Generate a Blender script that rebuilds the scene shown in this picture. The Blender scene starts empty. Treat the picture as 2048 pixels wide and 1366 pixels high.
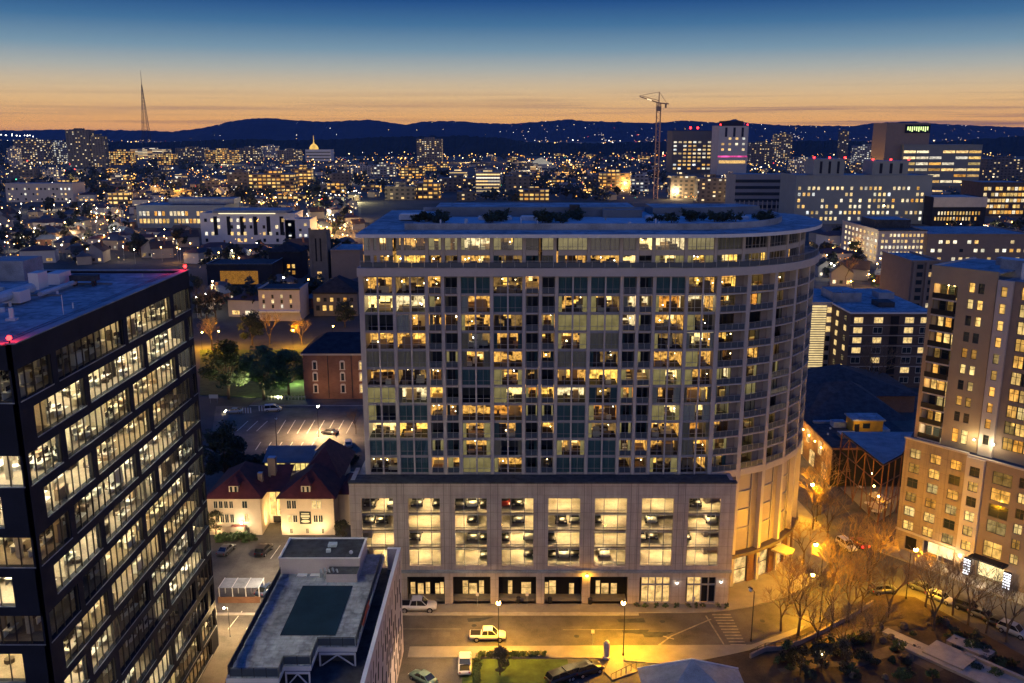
import bpy, math, random
from mathutils import Vector, Matrix
R = random.Random(11)
SC = bpy.context.scene
COL = SC.collection
# ---------------------------------------------------------------- camera maths (photo pixel -> point in the world)
H = 76.0; FPX = 1800.0; TH = math.atan(.2322); CT, ST = math.cos(TH), math.sin(TH)
def ray(px, py):
    x = (px-1024)/FPX; y = -(py-683)/FPX
    return (x, CT+y*ST, -ST+y*CT)
def gp(px, py, z=0.0):
    d = ray(px, py); t = (z-H)/d[2]
    return (d[0]*t, d[1]*t)
def yp(px, py, Y):
    d = ray(px, py); t = Y/d[1]
    return (d[0]*t, H+d[2]*t)

# ---------------------------------------------------------------- mesh builder
class MB:
    def __init__(s, M=None):
        s.v = []; s.f = []; s.fm = []; s.mats = []; s.M = M
    def mi(s, m):
        if m not in s.mats: s.mats.append(m)
        return s.mats.index(m)
    def pts(s, ps):
        i = len(s.v)
        for p in ps:
            p = Vector(p)
            s.v.append(s.M @ p if s.M is not None else p)
        return i
    def face(s, ps, m):
        i = s.pts(ps); s.f.append(tuple(range(i, i+len(ps)))); s.fm.append(s.mi(m)); return s
    def box(s, x0, x1, y0, y1, z0, z1, m, top=None, skip=''):
        i = s.pts([(x0,y0,z0),(x1,y0,z0),(x1,y1,z0),(x0,y1,z0),(x0,y0,z1),(x1,y0,z1),(x1,y1,z1),(x0,y1,z1)])
        k = s.mi(m); kt = s.mi(top) if top else k
        for n, q, kk in (('b',(0,3,2,1),k),('t',(4,5,6,7),kt),('f',(0,1,5,4),k),('r',(1,2,6,5),k),('k',(2,3,7,6),k),('l',(3,0,4,7),k)):
            if n not in skip:
                s.f.append(tuple(i+a for a in q)); s.fm.append(kk)
        return s
    def prism(s, poly, z0, z1, m, top=None, bottom=True):
        n = len(poly)
        i = s.pts([(x,y,z0) for x,y in poly]+[(x,y,z1) for x,y in poly])
        k = s.mi(m); kt = s.mi(top) if top else k
        for a in range(n):
            b = (a+1) % n
            s.f.append((i+a,i+b,i+n+b,i+n+a)); s.fm.append(k)
        s.f.append(tuple(i+n+a for a in range(n))); s.fm.append(kt)
        if bottom: s.f.append(tuple(i+n-1-a for a in range(n))); s.fm.append(k)
        return s
    def tube(s, p0, p1, r0, m, r1=None, n=6, caps=True):
        p0 = Vector(p0); p1 = Vector(p1); r1 = r0 if r1 is None else r1
        d = (p1-p0)
        if d.length < 1e-6: return s
        d.normalize()
        a = d.orthogonal().normalized(); b = d.cross(a)
        ring = lambda p, r: [p+(a*math.cos(2*math.pi*k/n)+b*math.sin(2*math.pi*k/n))*r for k in range(n)]
        i = s.pts(ring(p0, r0)+ring(p1, r1)); k = s.mi(m)
        for q in range(n):
            t = (q+1) % n
            s.f.append((i+q,i+t,i+n+t,i+n+q)); s.fm.append(k)
        if caps:
            s.f.append(tuple(i+n-1-q for q in range(n))); s.fm.append(k)
            s.f.append(tuple(i+n+q for q in range(n))); s.fm.append(k)
        return s
    def lathe(s, prof, m, c=(0,0,0), n=12):
        k = s.mi(m); i = s.pts([(c[0]+r*math.cos(2*math.pi*q/n), c[1]+r*math.sin(2*math.pi*q/n), c[2]+z) for r,z in prof for q in range(n)])
        for a in range(len(prof)-1):
            for q in range(n):
                t = (q+1) % n
                s.f.append((i+a*n+q,i+a*n+t,i+(a+1)*n+t,i+(a+1)*n+q)); s.fm.append(k)
        return s
    def ball(s, c, r, m, n=6, rings=4):
        pr = [(max(r*math.sin(math.pi*a/rings), 1e-4), -r*math.cos(math.pi*a/rings)) for a in range(rings+1)]
        return s.lathe(pr, m, c, n)
    def grid(s, fn, nu, nv, m):
        i = s.pts([fn(u/nu, v/nv) for v in range(nv+1) for u in range(nu+1)]); k = s.mi(m)
        for v in range(nv):
            for u in range(nu):
                a = i+v*(nu+1)+u
                s.f.append((a,a+1,a+nu+2,a+nu+1)); s.fm.append(k)
        return s
    def wall(s, L, z0, z1, th, ops, m, y=0.0, x0=0.0, back=True, reveal=None):
        """wall in local x/z, front face at y, thickness th inwards (+y), with rectangular openings (xa,xb,za,zb)"""
        xs = sorted({x0, L, *[o[0] for o in ops], *[o[1] for o in ops]})
        zs = sorted({z0, z1, *[o[2] for o in ops], *[o[3] for o in ops]})
        xs = [x for x in xs if x0 <= x <= L]; zs = [z for z in zs if z0 <= z <= z1]
        def void(xa, za):
            for o in ops:
                if o[0]-1e-5 <= xa < o[1]-1e-5 and o[2]-1e-5 <= za < o[3]-1e-5: return True
            return False
        g = [[void(xs[a], zs[b]) for b in range(len(zs)-1)] for a in range(len(xs)-1)]
        rv = reveal or m; nx, nz = len(xs)-1, len(zs)-1
        for b in range(nz):           # merge cells along x into one face
            a = 0
            while a < nx:
                if g[a][b]: a += 1; continue
                e = a
                while e+1 < nx and not g[e+1][b]: e += 1
                xa, xb, za, zb = xs[a], xs[e+1], zs[b], zs[b+1]
                s.face([(xa,y,za),(xb,y,za),(xb,y,zb),(xa,y,zb)], m)
                if back: s.face([(xb,y+th,za),(xa,y+th,za),(xa,y+th,zb),(xb,y+th,zb)], m)
                a = e+1
        for a in range(nx):
            for b in range(nz):
                if g[a][b]: continue
                xa, xb, za, zb = xs[a], xs[a+1], zs[b], zs[b+1]
                if a == 0 or g[a-1][b]: s.face([(xa,y+th,za),(xa,y,za),(xa,y,zb),(xa,y+th,zb)], rv)
                if a == nx-1 or g[a+1][b]: s.face([(xb,y,za),(xb,y+th,za),(xb,y+th,zb),(xb,y,zb)], rv)
                if b == 0 or g[a][b-1]: s.face([(xa,y+th,za),(xb,y+th,za),(xb,y,za),(xa,y,za)], rv)
                if b == nz-1 or g[a][b+1]: s.face([(xa,y,zb),(xb,y,zb),(xb,y+th,zb),(xa,y+th,zb)], rv)
        return s
    def mesh(s, name, smooth=False):
        me = bpy.data.meshes.new(name)
        me.from_pydata([tuple(p) for p in s.v], [], s.f)
        for m in s.mats: me.materials.append(m)
        me.polygons.foreach_set('material_index', s.fm)
        if smooth: me.polygons.foreach_set('use_smooth', [True]*len(s.f))
        me.update()
        return me
    def build(s, name, parent=None, loc=None, rz=0, smooth=False, kind=None):
        return put(name, s.mesh(name, smooth), parent, loc, rz, kind=kind)

def put(name, me, parent=None, loc=None, rz=0, scale=None, kind=None):
    o = bpy.data.objects.new(name, me); COL.objects.link(o)
    if parent is not None: o.parent = parent
    if loc is not None: o.location = loc
    if rz: o.rotation_euler = (0,0,rz)
    if scale is not None: o.scale = scale
    if kind: o['kind'] = kind
    return o
def tag(o, label=None, cat=None, group=None, kind=None):
    if label: o['label'] = label
    if cat: o['category'] = cat
    if group: o['group'] = group
    if kind: o['kind'] = kind
    return o
def thing(name, label, cat, loc=(0,0,0), rz=0, group=None):
    o = bpy.data.objects.new(name, None); COL.objects.link(o)
    o.location = loc; o.rotation_euler = (0,0,rz); o.empty_display_size = .5
    return tag(o, label, cat, group)
def struct(name, mb, label=None):
    o = mb.build(name); o['kind'] = 'structure'
    if label: o['label'] = label
    return o
KIDS = {}
def dup(root, loc, rz=0, label=None, scale=None, group=None):
    """copy of a thing, its parts and its sub-parts (mesh data shared)"""
    if root.name not in KIDS:
        KIDS[root.name] = [(c, list(c.children)) for c in root.children]
    r = root.copy(); COL.objects.link(r); r.location = loc; r.rotation_euler = (0,0,rz)
    if scale is not None: r.scale = scale if hasattr(scale,'__len__') else (scale,)*3
    if label: r['label'] = label
    if group: r['group'] = group
    for c, gs in KIDS[root.name]:
        k = c.copy(); COL.objects.link(k); k.parent = r
        for g in gs:
            q = g.copy(); COL.objects.link(q); q.parent = k
    return r
def place(root, loc, rz=0, label=None, scale=None, used=set()):
    """first use moves the thing itself, later uses copy it"""
    if root.name not in used:
        KIDS.setdefault(root.name, [(c, list(c.children)) for c in root.children])
        used.add(root.name)
        root.location = loc; root.rotation_euler = (0,0,rz)
        if scale is not None: root.scale = scale if hasattr(scale,'__len__') else (scale,)*3
        if label: root['label'] = label
        return root
    return dup(root, loc, rz, label, scale)
def frameM(p, xdir, ydir=None):
    x = Vector((xdir[0], xdir[1], 0)).normalized(); y = Vector((-x.y, x.x, 0))
    return Matrix(((x.x, y.x, 0, p[0]), (x.y, y.y, 0, p[1]), (0, 0, 1, p[2] if len(p) > 2 else 0), (0, 0, 0, 1)))

# ---------------------------------------------------------------- materials
def nm(name):
    m = bpy.data.materials.new(name); m.use_nodes = True
    nt = m.node_tree
    return m, nt, nt.nodes['Principled BSDF'], nt.nodes['Material Output']
def N(nt, t, **kw):
    n = nt.nodes.new(t)
    for k, v in kw.items():
        if k in n.inputs: n.inputs[k].default_value = v
        else: setattr(n, k, v)
    return n
def ramp(nt, stops, interp='LINEAR'):
    r = nt.nodes.new('ShaderNodeValToRGB'); e = r.color_ramp.elements; r.color_ramp.interpolation = interp
    while len(e) > 1: e.remove(e[-1])
    e[0].position = stops[0][0]; e[0].color = (*stops[0][1], 1)
    for p, c in stops[1:]:
        q = e.new(p); q.color = (*c, 1)
    return r
def mth(nt, op, a, b=None, clamp=False):
    n = nt.nodes.new('ShaderNodeMath'); n.operation = op; n.use_clamp = clamp
    for i, x in enumerate((a, b)):
        if x is None: continue
        if isinstance(x, (int, float)): n.inputs[i].default_value = x
        else: nt.links.new(x, n.inputs[i])
    return n.outputs[0]
def surf(name, col, rough=.7, var=.25, scale=1.0, spec=.3, metal=0.0, bump=0.0, fine=8.0, streak=False):
    """solid surface: base colour broken up by two scales of grime"""
    m, nt, b, o = nm(name)
    tc = N(nt, 'ShaderNodeTexCoord')
    mp = N(nt, 'ShaderNodeMapping'); nt.links.new(tc.outputs['Object'], mp.inputs[0])
    if streak: mp.inputs['Scale'].default_value = (1, 1, .12)
    n1 = N(nt, 'ShaderNodeTexNoise', Scale=.35*scale, Detail=6, Roughness=.65); nt.links.new(mp.outputs[0], n1.inputs['Vector'])
    n2 = N(nt, 'ShaderNodeTexNoise', Scale=fine*scale, Detail=3, Roughness=.6); nt.links.new(mp.outputs[0], n2.inputs['Vector'])
    f = mth(nt, 'ADD', mth(nt, 'MULTIPLY', n1.outputs[0], .65), mth(nt, 'MULTIPLY', n2.outputs[0], .35))
    lo = [c*(1-var*1.6) for c in col]; hi = [min(c*(1+var*1.2), .95) for c in col]
    r = ramp(nt, [(.3, lo), (.7, hi)]); nt.links.new(f, r.inputs[0]); nt.links.new(r.outputs[0], b.inputs['Base Color'])
    b.inputs['Roughness'].default_value = rough; b.inputs['Metallic'].default_value = metal
    b.inputs['Specular IOR Level'].default_value = spec
    if bump:
        bp = N(nt, 'ShaderNodeBump', Strength=bump, Distance=.03); nt.links.new(n2.outputs[0], bp.inputs['Height']); nt.links.new(bp.outputs[0], b.inputs['Normal'])
    return m
def plain(name, col, rough=.5, spec=.4, metal=0.0):
    m, nt, b, o = nm(name)
    b.inputs['Base Color'].default_value = (*col, 1); b.inputs['Roughness'].default_value = rough
    b.inputs['Metallic'].default_value = metal; b.inputs['Specular IOR Level'].default_value = spec
    return m
def emit(name, col, strength, sample=False, var=0.0, scale=1.2):
    """lamps, lit windows and surfaces given a glow of their own; var makes the glow uneven (rooms with corners, shelves, lamps)"""
    m, nt, b, o = nm(name)
    nt.nodes.remove(b)
    e = N(nt, 'ShaderNodeEmission', Strength=strength); e.inputs[0].default_value = (*col, 1)
    if var:
        tc = N(nt, 'ShaderNodeTexCoord'); n = N(nt, 'ShaderNodeTexNoise', Scale=scale, Detail=4, Roughness=.6)
        nt.links.new(tc.outputs['Object'], n.inputs['Vector'])
        v = N(nt, 'ShaderNodeMapRange'); v.inputs[1].default_value = .32; v.inputs[2].default_value = .68
        v.inputs[3].default_value = strength*(1-var); v.inputs[4].default_value = strength*(1+var)
        nt.links.new(n.outputs[0], v.inputs[0]); nt.links.new(v.outputs[0], e.inputs[1])
    nt.links.new(e.outputs[0], o.inputs[0])
    m.cycles.emission_sampling = 'FRONT_BACK' if sample else 'NONE'
    return m
def glass(name, tint=(.82,.9,.92), refl=.06, rough=.015, sprd=.5):
    m, nt, b, o = nm(name); nt.nodes.remove(b)
    t = N(nt, 'ShaderNodeBsdfTransparent'); t.inputs[0].default_value = (*tint, 1)
    g = N(nt, 'ShaderNodeBsdfGlossy', Roughness=rough); g.inputs[0].default_value = (.9,.93,1,1)
    lw = N(nt, 'ShaderNodeFresnel', IOR=1.5)
    f = mth(nt, 'ADD', mth(nt, 'MULTIPLY', lw.outputs[0], sprd), refl, True)
    mx = N(nt, 'ShaderNodeMixShader'); nt.links.new(f, mx.inputs[0]); nt.links.new(t.outputs[0], mx.inputs[1]); nt.links.new(g.outputs[0], mx.inputs[2])
    nt.links.new(mx.outputs[0], o.inputs[0])
    return m
def brick(name, c1, c2, mortar, scale=1.0):
    m, nt, b, o = nm(name)
    tc = N(nt, 'ShaderNodeTexCoord'); sx = N(nt, 'ShaderNodeSeparateXYZ'); nt.links.new(tc.outputs['Object'], sx.inputs[0])
    cb = N(nt, 'ShaderNodeCombineXYZ'); nt.links.new(mth(nt, 'ADD', sx.outputs[0], sx.outputs[1]), cb.inputs[0]); nt.links.new(sx.outputs[2], cb.inputs[1])
    k = N(nt, 'ShaderNodeTexBrick', Scale=scale); k.inputs['Brick Width'].default_value = .45; k.inputs['Row Height'].default_value = .15
    k.inputs['Mortar Size'].default_value = .012
    for i, c in ((1,c1),(2,c2),(3,mortar)): k.inputs[i].default_value = (*c, 1)
    nt.links.new(cb.outputs[0], k.inputs['Vector'])
    n1 = N(nt, 'ShaderNodeTexNoise', Scale=.3, Detail=5); nt.links.new(tc.outputs['Object'], n1.inputs['Vector'])
    mx = N(nt, 'ShaderNodeMix', data_type='RGBA', blend_type='MULTIPLY'); mx.inputs[0].default_value = .8
    r = ramp(nt, [(.3, (.6,.6,.6)), (.7, (1.1,1.1,1.1))]); nt.links.new(n1.outputs[0], r.inputs[0])
    nt.links.new(k.outputs[0], mx.inputs[6]); nt.links.new(r.outputs[0], mx.inputs[7]); nt.links.new(mx.outputs[2], b.inputs['Base Color'])
    b.inputs['Roughness'].default_value = .85
    return m
def litpane(name, stops, smin, smax, curtains=True, dark=0.0, sc=(3.2,1,1.6)):
    """a lit window far enough off that its room is one glow: hue and brightness differ per pane, with drawn curtains or shelving breaking it up"""
    m, nt, b, o = nm(name); nt.nodes.remove(b)
    oi = N(nt, 'ShaderNodeObjectInfo'); tc = N(nt, 'ShaderNodeTexCoord')
    r = ramp(nt, stops); nt.links.new(oi.outputs['Random'], r.inputs[0])
    off = N(nt, 'ShaderNodeVectorMath', operation='MULTIPLY_ADD'); nt.links.new(oi.outputs['Random'], off.inputs[0]); off.inputs[1].default_value = (37,53,71); nt.links.new(tc.outputs['Object'], off.inputs[2])
    mp = N(nt, 'ShaderNodeMapping'); mp.inputs['Scale'].default_value = sc; nt.links.new(off.outputs[0], mp.inputs[0])
    n = N(nt, 'ShaderNodeTexNoise', Scale=1.3, Detail=3, Roughness=.6); nt.links.new(mp.outputs[0], n.inputs['Vector'])
    mr = N(nt, 'ShaderNodeMapRange'); mr.inputs[1].default_value = .35; mr.inputs[2].default_value = .65; mr.inputs[3].default_value = .35; mr.inputs[4].default_value = 1.25
    nt.links.new(n.outputs[0], mr.inputs[0])
    wn = N(nt, 'ShaderNodeTexWhiteNoise', noise_dimensions='1D'); nt.links.new(oi.outputs['Random'], wn.inputs['W'])
    sr = N(nt, 'ShaderNodeMapRange'); sr.inputs[1].default_value = dark; sr.inputs[3].default_value = smin; sr.inputs[4].default_value = smax; nt.links.new(wn.outputs[0], sr.inputs[0])
    e = N(nt, 'ShaderNodeEmission'); nt.links.new(r.outputs[0], e.inputs[0]); nt.links.new(mth(nt, 'MULTIPLY', mr.outputs[0], sr.outputs[0]), e.inputs[1])
    g = N(nt, 'ShaderNodeBsdfGlossy', Roughness=.05); g.inputs[0].default_value = (.06,.06,.06,1)
    ad = N(nt, 'ShaderNodeAddShader'); nt.links.new(e.outputs[0], ad.inputs[0]); nt.links.new(g.outputs[0], ad.inputs[1]); nt.links.new(ad.outputs[0], o.inputs[0])
    m.cycles.emission_sampling = 'NONE'
    return m
def facade(name, wall, roof, cw, ch, ww, wh, frac, stops, strength, seed=0.0, strip=False):
    """far building: walls with a grid of window openings a pixel or so wide, a share of them lit, and a plain roof"""
    m, nt, b, o = nm(name)
    tc = N(nt, 'ShaderNodeTexCoord'); oi = N(nt, 'ShaderNodeObjectInfo')
    sx = N(nt, 'ShaderNodeSeparateXYZ'); nt.links.new(tc.outputs['Object'], sx.inputs[0])
    sn = N(nt, 'ShaderNodeSeparateXYZ'); nt.links.new(tc.outputs['Normal'], sn.inputs[0])
    isx = mth(nt, 'GREATER_THAN', mth(nt, 'ABSOLUTE', sn.outputs[0]), .7)
    up = mth(nt, 'GREATER_THAN', mth(nt, 'ABSOLUTE', sn.outputs[2]), .4)
    u = mth(nt, 'ADD', mth(nt, 'MULTIPLY', sx.outputs[1], isx), mth(nt, 'MULTIPLY', sx.outputs[0], mth(nt, 'SUBTRACT', 1.0, isx)))
    us = mth(nt, 'DIVIDE', u, cw); vs = mth(nt, 'DIVIDE', sx.outputs[2], ch)
    fu, fv = mth(nt, 'FRACT', mth(nt, 'ADD', us, 100.0)), mth(nt, 'FRACT', mth(nt, 'ADD', vs, 100.0))
    iu = mth(nt, 'LESS_THAN', mth(nt, 'ABSOLUTE', mth(nt, 'SUBTRACT', fu, .5)), ww/2)
    iv = mth(nt, 'LESS_THAN', mth(nt, 'ABSOLUTE', mth(nt, 'SUBTRACT', fv, .5)), wh/2)
    win = mth(nt, 'MULTIPLY', mth(nt, 'MULTIPLY', iu, iv), mth(nt, 'SUBTRACT', 1.0, up))
    cb = N(nt, 'ShaderNodeCombineXYZ')
    nt.links.new(mth(nt, 'FLOOR', mth(nt, 'ADD', us, 100.0)) if not strip else mth(nt, 'FLOOR', mth(nt, 'DIVIDE', us, 4.0)), cb.inputs[0]); nt.links.new(mth(nt, 'FLOOR', vs), cb.inputs[1])
    nt.links.new(mth(nt, 'ADD', mth(nt, 'MULTIPLY', oi.outputs['Random'], 97.0), mth(nt, 'ADD', mth(nt, 'MULTIPLY', isx, 13.0), seed)), cb.inputs[2])
    wn = N(nt, 'ShaderNodeTexWhiteNoise'); nt.links.new(cb.outputs[0], wn.inputs['Vector'])
    sc = N(nt, 'ShaderNodeSeparateColor'); nt.links.new(wn.outputs['Color'], sc.inputs[0])
    lit = mth(nt, 'LESS_THAN', sc.outputs[0], frac)
    r = ramp(nt, stops); nt.links.new(sc.outputs[1], r.inputs[0])
    st = mth(nt, 'MULTIPLY', mth(nt, 'MULTIPLY', lit, win), mth(nt, 'MULTIPLY', mth(nt, 'ADD', mth(nt, 'MULTIPLY', sc.outputs[2], .9), .25), strength))
    w = N(nt, 'ShaderNodeMix', data_type='RGBA'); nt.links.new(win, w.inputs[0]); w.inputs[6].default_value = (*wall,1); w.inputs[7].default_value = (.02,.025,.03,1)
    w2 = N(nt, 'ShaderNodeMix', data_type='RGBA'); nt.links.new(up, w2.inputs[0]); nt.links.new(w.outputs[2], w2.inputs[6]); w2.inputs[7].default_value = (*roof,1)
    n1 = N(nt, 'ShaderNodeTexNoise', Scale=.15, Detail=6); nt.links.new(tc.outputs['Object'], n1.inputs['Vector'])
    rr = ramp(nt, [(.3,(.55,.55,.55)),(.7,(1.1,1.1,1.1))]); nt.links.new(n1.outputs[0], rr.inputs[0])
    w3 = N(nt, 'ShaderNodeMix', data_type='RGBA', blend_type='MULTIPLY'); w3.inputs[0].default_value = 1; nt.links.new(w2.outputs[2], w3.inputs[6]); nt.links.new(rr.outputs[0], w3.inputs[7])
    nt.links.new(w3.outputs[2], b.inputs['Base Color']); b.inputs['Roughness'].default_value = .7
    nt.links.new(r.outputs[0], b.inputs['Emission Color']); nt.links.new(st, b.inputs['Emission Strength'])
    m.cycles.emission_sampling = 'NONE'
    return m

WARM = [(0,(1,.55,.16)),(.4,(1,.7,.3)),(.75,(1,.8,.48)),(1,(1,.92,.75))]
GOLD = [(0,(1,.42,.06)),(.5,(1,.56,.13)),(1,(1,.72,.27))]
COOL = [(0,(1,.85,.5)),(.5,(1,.93,.7)),(1,(.9,.97,1))]
m_conc = surf('warm_precast', (.46,.395,.345), .85, .10, 1, bump=.1)
m_conc2 = surf('pale_precast', (.46,.41,.385), .85, .10, 1, bump=.1)
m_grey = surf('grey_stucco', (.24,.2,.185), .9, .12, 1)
m_white = surf('white_painted_metal', (.62,.62,.64), .5, .08, 1)
m_frame = surf('pale_window_frame', (.3,.29,.3), .5, .08, 1)
m_dframe = plain('dark_bronze_frame', (.025,.022,.02), .4)
def roofmat(name, col, sw, sl, dark=.55):
    m = surf(name, col, .7, .4, .6, fine=2.5); nt = m.node_tree; b = nt.nodes['Principled BSDF']
    src = b.inputs['Base Color'].links[0].from_socket; tc = N(nt, 'ShaderNodeTexCoord')
    k = N(nt, 'ShaderNodeTexBrick', Scale=1.0); k.inputs['Brick Width'].default_value = sl; k.inputs['Row Height'].default_value = sw; k.inputs['Mortar Size'].default_value = .05
    for i, c in ((1,1.0),(2,.86),(3,dark)): k.inputs[i].default_value = (c,c,c,1)
    nt.links.new(tc.outputs['Object'], k.inputs['Vector'])
    v = N(nt, 'ShaderNodeTexNoise', Scale=.22, Detail=3); nt.links.new(tc.outputs['Object'], v.inputs['Vector']); r = ramp(nt, [(.44,(1,1,1)),(.5,(.5,.5,.52)),(.56,(.95,.95,.95))]); nt.links.new(v.outputs[0], r.inputs[0])
    m1 = N(nt, 'ShaderNodeMix', data_type='RGBA', blend_type='MULTIPLY'); m1.inputs[0].default_value = 1; nt.links.new(src, m1.inputs[6]); nt.links.new(k.outputs[0], m1.inputs[7])
    m2 = N(nt, 'ShaderNodeMix', data_type='RGBA', blend_type='MULTIPLY'); m2.inputs[0].default_value = .8; nt.links.new(m1.outputs[2], m2.inputs[6]); nt.links.new(r.outputs[0], m2.inputs[7]); nt.links.new(m2.outputs[2], b.inputs['Base Color'])
    return m
m_roof = roofmat('roof_membrane', (.31,.36,.42), 1.9, 14)
m_roofl = surf('pale_roof_membrane', (.40,.48,.56), .7, .22, 1.5, fine=3)
m_roofd = surf('dark_gravel_roof', (.05,.055,.065), .95, .5, 2, bump=.5)
m_mech = surf('plant_screen', (.14,.17,.2), .8, .2, 1)
m_metal = surf('standing_seam_metal', (.26,.29,.33), .65, .35, 1, spec=.2)
m_dark = surf('charcoal_panel', (.018,.021,.034), .75, .2, 1, spec=.12)
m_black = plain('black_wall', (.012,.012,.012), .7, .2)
m_wood = surf('timber_floor', (.3,.19,.1), .5, .25, 2)
m_furn = plain('dark_furniture', (.05,.032,.022), .6)
m_furn2 = plain('tan_furniture', (.35,.24,.15), .6)
m_roomdark = plain('unlit_room_wall', (.1,.1,.1), .9)
m_glass = glass('window_glass')
m_glassd = glass('office_glass', (.8,.85,.84), .02, sprd=.35)
m_railg = surf('frosted_rail_panel', (.05,.07,.1), .3, .1, 1, spec=.5)
m_rail = plain('rail_metal', (.32,.33,.35), .4, .5, .3)
m_blackmetal = plain('black_metal', (.012,.012,.014), .4, .4)
m_curt = surf('teal_curtain', (.085,.165,.18), .9, .12, 1)
m_curb = surf('beige_curtain', (.45,.38,.26), .9, .12, 1)
m_curw = surf('white_curtain', (.6,.58,.52), .9, .1, 1)
m_curg = emit('self_glowing_curtain', (.75,.56,.22), .3, var=.5, scale=.8)  # emission put into the cloth itself stands in for room light behind
def precast(name, col, w=2.51, h=1.49):
    m = surf(name, col, .85, .16, 1, bump=.1); nt = m.node_tree; b = nt.nodes['Principled BSDF']; src = b.inputs['Base Color'].links[0].from_socket
    tc = N(nt, 'ShaderNodeTexCoord'); sx = N(nt, 'ShaderNodeSeparateXYZ'); nt.links.new(tc.outputs['Object'], sx.inputs[0]); cb = N(nt, 'ShaderNodeCombineXYZ')
    nt.links.new(mth(nt, 'ADD', sx.outputs[0], mth(nt, 'MULTIPLY', sx.outputs[1], .8)), cb.inputs[0]); nt.links.new(sx.outputs[2], cb.inputs[1])
    k = N(nt, 'ShaderNodeTexBrick', Scale=1.0, offset=0.0); k.inputs['Brick Width'].default_value = w; k.inputs['Row Height'].default_value = h; k.inputs['Mortar Size'].default_value = .025
    for i, c in ((1,1.0),(2,.9),(3,.55)): k.inputs[i].default_value = (c,c,c,1)
    nt.links.new(cb.outputs[0], k.inputs['Vector'])
    mp = N(nt, 'ShaderNodeMapping'); mp.inputs['Scale'].default_value = (1,1,.07); nt.links.new(tc.outputs['Object'], mp.inputs[0]); n = N(nt, 'ShaderNodeTexNoise', Scale=1.6, Detail=4); nt.links.new(mp.outputs[0], n.inputs['Vector'])
    r = ramp(nt, [(.35,(.84,.84,.84)),(.6,(1,1,1))]); nt.links.new(n.outputs[0], r.inputs[0])
    for q in (k.outputs[0], r.outputs[0]):
        mx = N(nt, 'ShaderNodeMix', data_type='RGBA', blend_type='MULTIPLY'); mx.inputs[0].default_value = 1; nt.links.new(src, mx.inputs[6]); nt.links.new(q, mx.inputs[7]); src = mx.outputs[2]
    nt.links.new(src, b.inputs['Base Color']); return m
m_conc = precast('warm_precast_panel', (.48,.41,.36)); m_brnp = precast('tan_render_panel', (.35,.27,.19), 3.65, 2.8)
E_W = emit('bright_room_glow', (1,.64,.22), 2.0, var=.7, scale=1.5)  # walls and ceilings given emission of their own to stand for room light
E_Wc = emit('bright_ceiling_glow', (1,.78,.4), 2.2)
E_w = emit('warm_room_glow', (1,.52,.09), 1.6, var=.85, scale=1.5)
E_w2 = emit('orange_room_glow', (1,.36,.05), .85, var=.9, scale=1.4)
E_w3 = emit('cream_room_glow', (1,.70,.34), 1.15, var=.8, scale=1.6)
E_wc = emit('warm_ceiling_glow', (1,.60,.17), 1.6)
E_o = emit('amber_room_glow', (1,.46,.09), .85, var=.97, scale=1.7)
E_oc = emit('amber_ceiling_glow', (1,.5,.12), .5, var=.8)
E_m = emit('dim_room_glow', (1,.52,.15), .24, var=.9, scale=1.0)
E_lamp = emit('lamp_bulb_warm', (1,.70,.3), 16)
E_lampw = emit('lamp_bulb_white', (1,.9,.72), 16)
E_sod = emit('sodium_bulb', (1,.55,.12), 60)
E_whi = emit('white_bulb', (1,.86,.6), 50)
E_red = emit('red_beacon_glass', (1,.015,.015), 14)
asphalt = surf('asphalt', (.095,.088,.08), .8, .42, .6, bump=.25, fine=10)
asphalt2 = surf('worn_asphalt', (.12,.108,.095), .85, .42, .6, bump=.25, fine=10)
paving = surf('concrete_paving', (.23,.21,.18), .85, .2, 1, bump=.15)
paint = surf('road_paint', (.6,.58,.5), .7, .3, 2)
kerbm = surf('kerb_concrete', (.34,.31,.27), .85, .2, 2)
lawnm = surf('grass_lawn', (.05,.085,.02), .95, .5, 1.5, bump=.8, fine=14)
earth = surf('bare_earth', (.052,.035,.025), .95, .5, 1.0, bump=.8, fine=5)
leafm = None
m_bark = surf('bark', (.10,.07,.045), .95, .35, 3)
m_twig = surf('bare_twigs', (.24,.16,.09), .95, .35, 3)
# ---------------------------------------------------------------- camera and sky
cam = bpy.data.objects.new('camera', bpy.data.cameras.new('camera')); COL.objects.link(cam)
cam.location = (0,0,H); cam.rotation_euler = (math.pi/2-TH, 0, 0)
cam.data.sensor_width = 36; cam.data.lens = FPX/2048*36; cam.data.clip_start = .5; cam.data.clip_end = 60000
SC.camera = cam
SC.view_settings.view_transform = 'Standard'; SC.view_settings.look = 'None'; SC.view_settings.exposure = .2
cy = SC.cycles
cy.use_denoising = True; cy.denoiser = 'OPENIMAGEDENOISE'; cy.max_bounces = 6; cy.diffuse_bounces = 2; cy.glossy_bounces = 2
cy.transmission_bounces = 4; cy.transparent_max_bounces = 12; cy.volume_bounces = 0
cy.sample_clamp_indirect = 4; cy.caustics_reflective = False; cy.caustics_refractive = False; cy.use_light_tree = True
cy.use_adaptive_sampling = True; cy.adaptive_threshold = .015

W = bpy.data.worlds.new('World'); SC.world = W; W.use_nodes = True
nt = W.node_tree; bg = nt.nodes['Background']
tc = N(nt, 'ShaderNodeTexCoord'); sx = N(nt, 'ShaderNodeSeparateXYZ'); nt.links.new(tc.outputs['Generated'], sx.inputs[0])
zz = sx.outputs[2]
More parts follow.
